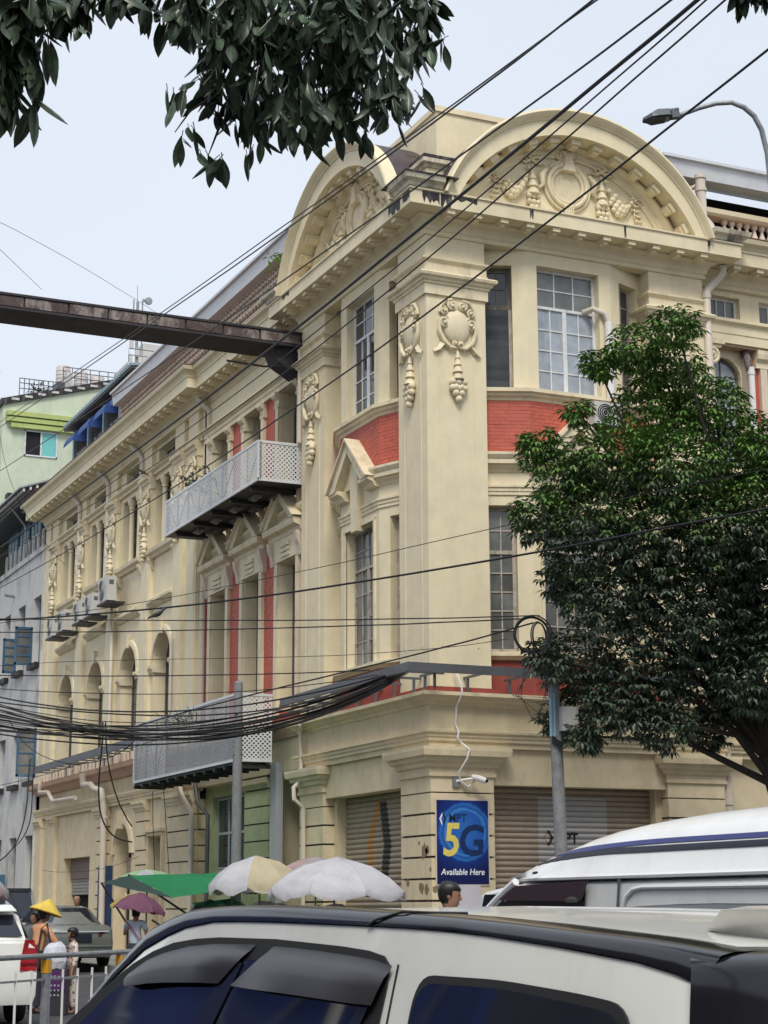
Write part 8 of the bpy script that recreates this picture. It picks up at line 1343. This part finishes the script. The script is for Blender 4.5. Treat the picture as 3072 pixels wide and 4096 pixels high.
def person(label, loc, rz, H=1.6, sk='skin1', top=None, low=None, arms=None, lean=0, long=False, skirt=False, sleeve='short', hairkw=None, yaw=0, pitch=0, bald=False, feat=False, group=None):
    """front is +y; arms: {(-1|1): (elbow, wrist)} in local metres"""
    t = thing('person', label, 'person', loc, rz, group); k = H / 1.7
    V = lambda x, y, z: Vector((x * k, (y + lean * max(0, z - .9)) * k, z * k))
    ar = {-1: (V(-.24, -.02, 1.12), V(-.25, .06, .86)), 1: (V(.24, -.02, 1.12), V(.25, .06, .86))}
    if arms: ar.update({a: (Vector(b[0]), Vector(b[1])) for a, b in arms.items()})
    vs = [(V(0, 0, .92), (.125 * k, .095 * k)), (V(0, 0, 1.08), (.115 * k, .085 * k)), (V(0, 0, 1.25), (.13 * k, .09 * k)), (V(0, -.005, 1.37), (.10 * k, .075 * k)), (V(0, 0, 1.44), .05 * k), (V(0, .015, 1.52), .046 * k)]
    es = [(0, 1), (1, 2), (2, 3), (3, 4), (4, 5)]
    for sg in (-1, 1):
        i = len(vs); e, w_ = ar[sg]; hd = (w_ - e).normalized()
        vs += [(V(sg * .16, 0, 1.375), .055 * k), (V(sg * .185, 0, 1.33), .05 * k), (e, .038 * k), (w_, .026 * k), (w_ + hd * .05 * k, (.036 * k, .018 * k)), (w_ + hd * .085 * k, (.034 * k, .014 * k))]; es += [(3, i), (i, i + 1), (i + 1, i + 2), (i + 2, i + 3), (i + 3, i + 4), (i + 4, i + 5)]
    for sg in (-1, 1):
        i = len(vs); vs += [(V(sg * .085, 0, .86), .085 * k), (V(sg * .095, .01, .48), .056 * k), (V(sg * .10, -.01, .12), .038 * k), (V(sg * .10, -.02, .045), .036 * k), (V(sg * .11, .13, .03), (.04 * k, .022 * k))]; es += [(0, i), (i, i + 1), (i + 1, i + 2), (i + 2, i + 3), (i + 3, i + 4)]
    b = MB(); me_to_mb(skin(vs, es), b); T = head(b, V(0, .03, 1.585), yaw, pitch, k * 1.0)
    for sg in (-1, 1): e, w_ = ar[sg]; fingers(b, w_ + (w_ - e).normalized() * .03, w_ - e, k)
    put('body', b, sk, t, smooth=True, ang=70)
    if not bald: hair(T, t, **(hairkw or {}))
    if feat: face(T, t)
    if top:
        g = .022 * k; vs2 = [(V(0, 0, .84 if not skirt else .88), (.15 * k, .115 * k)), (V(0, 0, 1.08), (.135 * k, .105 * k)), (V(0, 0, 1.26), (.148 * k, .108 * k)), (V(0, -.005, 1.385), (.11 * k, .085 * k))]; es2 = [(0, 1), (1, 2), (2, 3)]
        for sg in (-1, 1):
            e, w_ = ar[sg]; i = len(vs2); s0 = V(sg * .17, 0, 1.375); fr_s = .6 if sleeve == 'short' else 1
            vs2 += [(s0, .068 * k), (s0.lerp(e, fr_s), .062 * k)]; es2 += [(3, i), (i, i + 1)]
            if sleeve == 'long': vs2 += [(e.lerp(w_, .75), .05 * k)]; es2 += [(i + 1, i + 2)]
        put('shirt', skin(vs2, es2), top, t)
    if low:
        if skirt:
            q = MB(); q.loft([[(rx * k * math.cos(a * PI / 10), ry * k * math.sin(a * PI / 10), z * k) for a in range(20)] for z, rx, ry in ((.98, .15, .115), (.85, .175, .135), (.5, .16, .13), (.12, .165, .14))]); put('skirt', q, low, t, smooth=True)
        else:
            vs3 = [(V(0, 0, .93), (.145 * k, .11 * k)), (V(0, 0, .88), (.14 * k, .11 * k))]; es3 = [(0, 1)]
            for sg in (-1, 1): i = len(vs3); vs3 += [(V(sg * .085, 0, .82), .10 * k), (V(sg * .095, .01, .48), .08 * k), (V(sg * .10, -.01, .10), .075 * k)]; es3 += [(1, i), (i, i + 1), (i + 1, i + 2)]
            put('trousers', skin(vs3, es3), low, t)
    return t, T, V
orange = mat('orange_blouse', (.60, .30, .16), .8, var=.06, bump=.2); navy = mat('dark_skirt', (.035, .035, .05), .8); white_c = mat('white_cotton', (.60, .61, .66), .8, var=.08, bump=.2); pale_c = mat('pale_blue_top', (.50, .58, .66), .8, var=.12, scale=5)
pj = mat('patterned_pyjamas', (.56, .46, .40), .8, var=.05)
_t = pj.node_tree; _v = _t.nodes.new('ShaderNodeTexVoronoi'); _v.inputs['Scale'].default_value = 22; _r = _t.nodes.new('ShaderNodeMapRange'); _r.inputs['From Min'].default_value = .32; _r.inputs['From Max'].default_value = .42
_g = _t.nodes.new('ShaderNodeNewGeometry'); _t.links.new(_g.outputs['Position'], _v.inputs['Vector']); _t.links.new(_v.outputs['Distance'], _r.inputs['Value']); _x = _t.nodes.new('ShaderNodeMix'); _x.data_type = 'RGBA'; _x.inputs['A'].default_value = (.20, .07, .05, 1); _x.inputs['B'].default_value = (.58, .50, .44, 1)
_t.links.new(_r.outputs['Result'], _x.inputs['Factor']); _t.links.new(_x.outputs['Result'], _t.nodes['Principled BSDF'].inputs['Base Color'])
rcam = math.atan2(-.91, -.415)                     # facing to the right of the picture
face_r = math.atan2(-.91, -.415)
# woman in the conical hat
t, T, V = person('woman in a yellow conical hat and orange blouse reaching towards a child', (-10.45, -7.75, 0), -1.25, 1.55, 'skin1', orange, navy, {1: ((.22, .22, 1.0), (.16, .42, .92)), -1: ((-.2, .2, .98), (-.05, .42, .93))}, lean=.16, skirt=True, sleeve='long')
q = MB(); q.lathe([(.255, -.012), (.26, 0), (.02, .20), (.005, .205), (.0, .19), (.25, -.012)], (0, 0, 0), 28); hat = put('conical_hat', q, mat('yellow_straw', (.62, .44, .07), .7, var=.15, scale=14, bump=.3, bscale=60), t, (0, .15, 1.485), (-.30, .10, 0)); hat['label'] = 'yellow conical straw hat'
bg_ = thing('shoulder_bag', 'black shoulder bag hanging on the woman in the conical hat', 'bag', (-10.36, -7.92, .86), -2.0)
q = MB(); q.loft([[(x * s, y * s, z) for x, y in ((-.05, -.13), (.05, -.13), (.06, .13), (-.06, .13))] for z, s in ((-.2, .9), (-.12, 1.1), (0, 1), (.06, .8))]); put('bag_body', q, mat('black_fabric', (.015, .014, .016), .8), bg_); q = MB(); q.tube([(0, -.1, .05), (-.03, -.06, .38), (-.03, .02, .46), (0, .1, .05)], .014, 6); put('strap', q, 'rubber', bg_)
# child and the others
t, T, V = person('child with short black hair in brown spotted pyjamas by the railing', (-9.99, -8.2, 0), -1.5 + 3.0, 1.24, 'skin1', pj, pj, sleeve='long', hairkw=dict(puff=.02, back=-.03, brow=.055, side=-.0))
t, T, V = person('person in white bending behind the spotted child', (-10.08, -7.45, 0), 1.2, 1.50, 'skin1', white_c, navy, {-1: ((-.2, .22, .95), (-.1, .42, .92)), 1: ((.2, .22, .95), (.1, .42, .95))}, lean=.45, skirt=True)
q = MB(); rr = random.Random(2); q.loft([[((.20 * s) * math.cos(a * PI / 8) * rr.uniform(.85, 1.1), (.16 * s) * math.sin(a * PI / 8), z + rr.uniform(-.02, .02)) for a in range(16)] for s, z in ((.8, .52), (.95, .62), (.9, .74), (.75, .84), (.4, .9))]); tag(put('plastic_sack', q, mat('white_plastic_bag', (.55, .55, .60), .4, bump=.5, bscale=14), None, (-10.30, -8.32, .14)), 'white plastic sack on the dark vendor box behind the railing', 'sack')
# woman under the parasol
t, T, V = person('woman in a pale blue top seen from behind under a maroon parasol', (-7.28, -2.35, 0), -.45, 1.56, 'skin2', pale_c, navy, {-1: ((-.22, .10, 1.05), (-.15, .22, 1.22))}, skirt=True, hairkw=dict(m_='hairb', back=-.12, side=-.06))
q = MB(); q.tube([(-.16, -.12, 1.3), (.0, -.14, 1.1), (.14, -.13, .9)], .012, 5); q.box(.08, .26, -.2, -.12, .72, .9); put('red_bag', q, mat('red_bag', (.30, .03, .05), .5), t)
um = parasol('maroon parasol with one yellow flowered panel held over a woman', (-7.45, -2.2, 0), .53, 1.54, 1.84, ['cmar', 'cmar', 'cmar', 'cyel', 'cmar', 'cmar', 'cmar', 'cmar'], (.10, .12, .3), val=.02, seed=12, name='hand_parasol', pole=False)
q = MB(); q.tube([(.0, .0, 1.82), (.03, -.02, 1.15)], .010, 6); put('handle', q, 'pipewhite', um)
# man behind the saloon car, man in profile
t, T, V = person('bald man in a white vest standing beyond the saloon car', (-4.15, 13.7, .13), 2.6, 1.72, 'skin1', white_c, navy, bald=True)
t, T, V = person('dark haired man in a white shirt seen in profile below the blue poster', (-9.38, -19.62, 0), -2.02, 1.76, 'skin1', white_c, navy, hairkw=dict(puff=.012, back=-.05, brow=.06, side=.0), feat=True, yaw=.0, pitch=-.12)
# blue hoarding across the street that the near car's windows mirror
hb = thing('blue_hoarding', 'blue shop hoarding across the street mirrored in the near car windows', 'hoarding', (-20.7, -14, 0))
q = MB(); q.box(-.1, 0, -8, 7, 1.2, 5.2); put('board', q, mat('hoarding_blue', (.02, .07, .36), .5, var=.4, scale=.6), hb)
q = MB(); rr = random.Random(6); pts_ = [(.02, rr.uniform(-7.5, 6.5), rr.uniform(1.6, 4.9)) for _ in range(36)]
for p in pts_:
    q.ball(p, .09, 6, 4, (.3, 1, 1))
    for o_ in sorted(pts_, key=lambda o: (o[1] - p[1]) ** 2 + (o[2] - p[2]) ** 2)[1:3]: q.tube([p, o_], .03, 4)
put('network_print', q, 'inkwhite', hb, kind='stuff')
for y in (-7.5, 6.5): q = MB(); q.box(-.25, -.1, y - .08, y + .08, .1, 5.2); put('support', q, 'galv', hb)
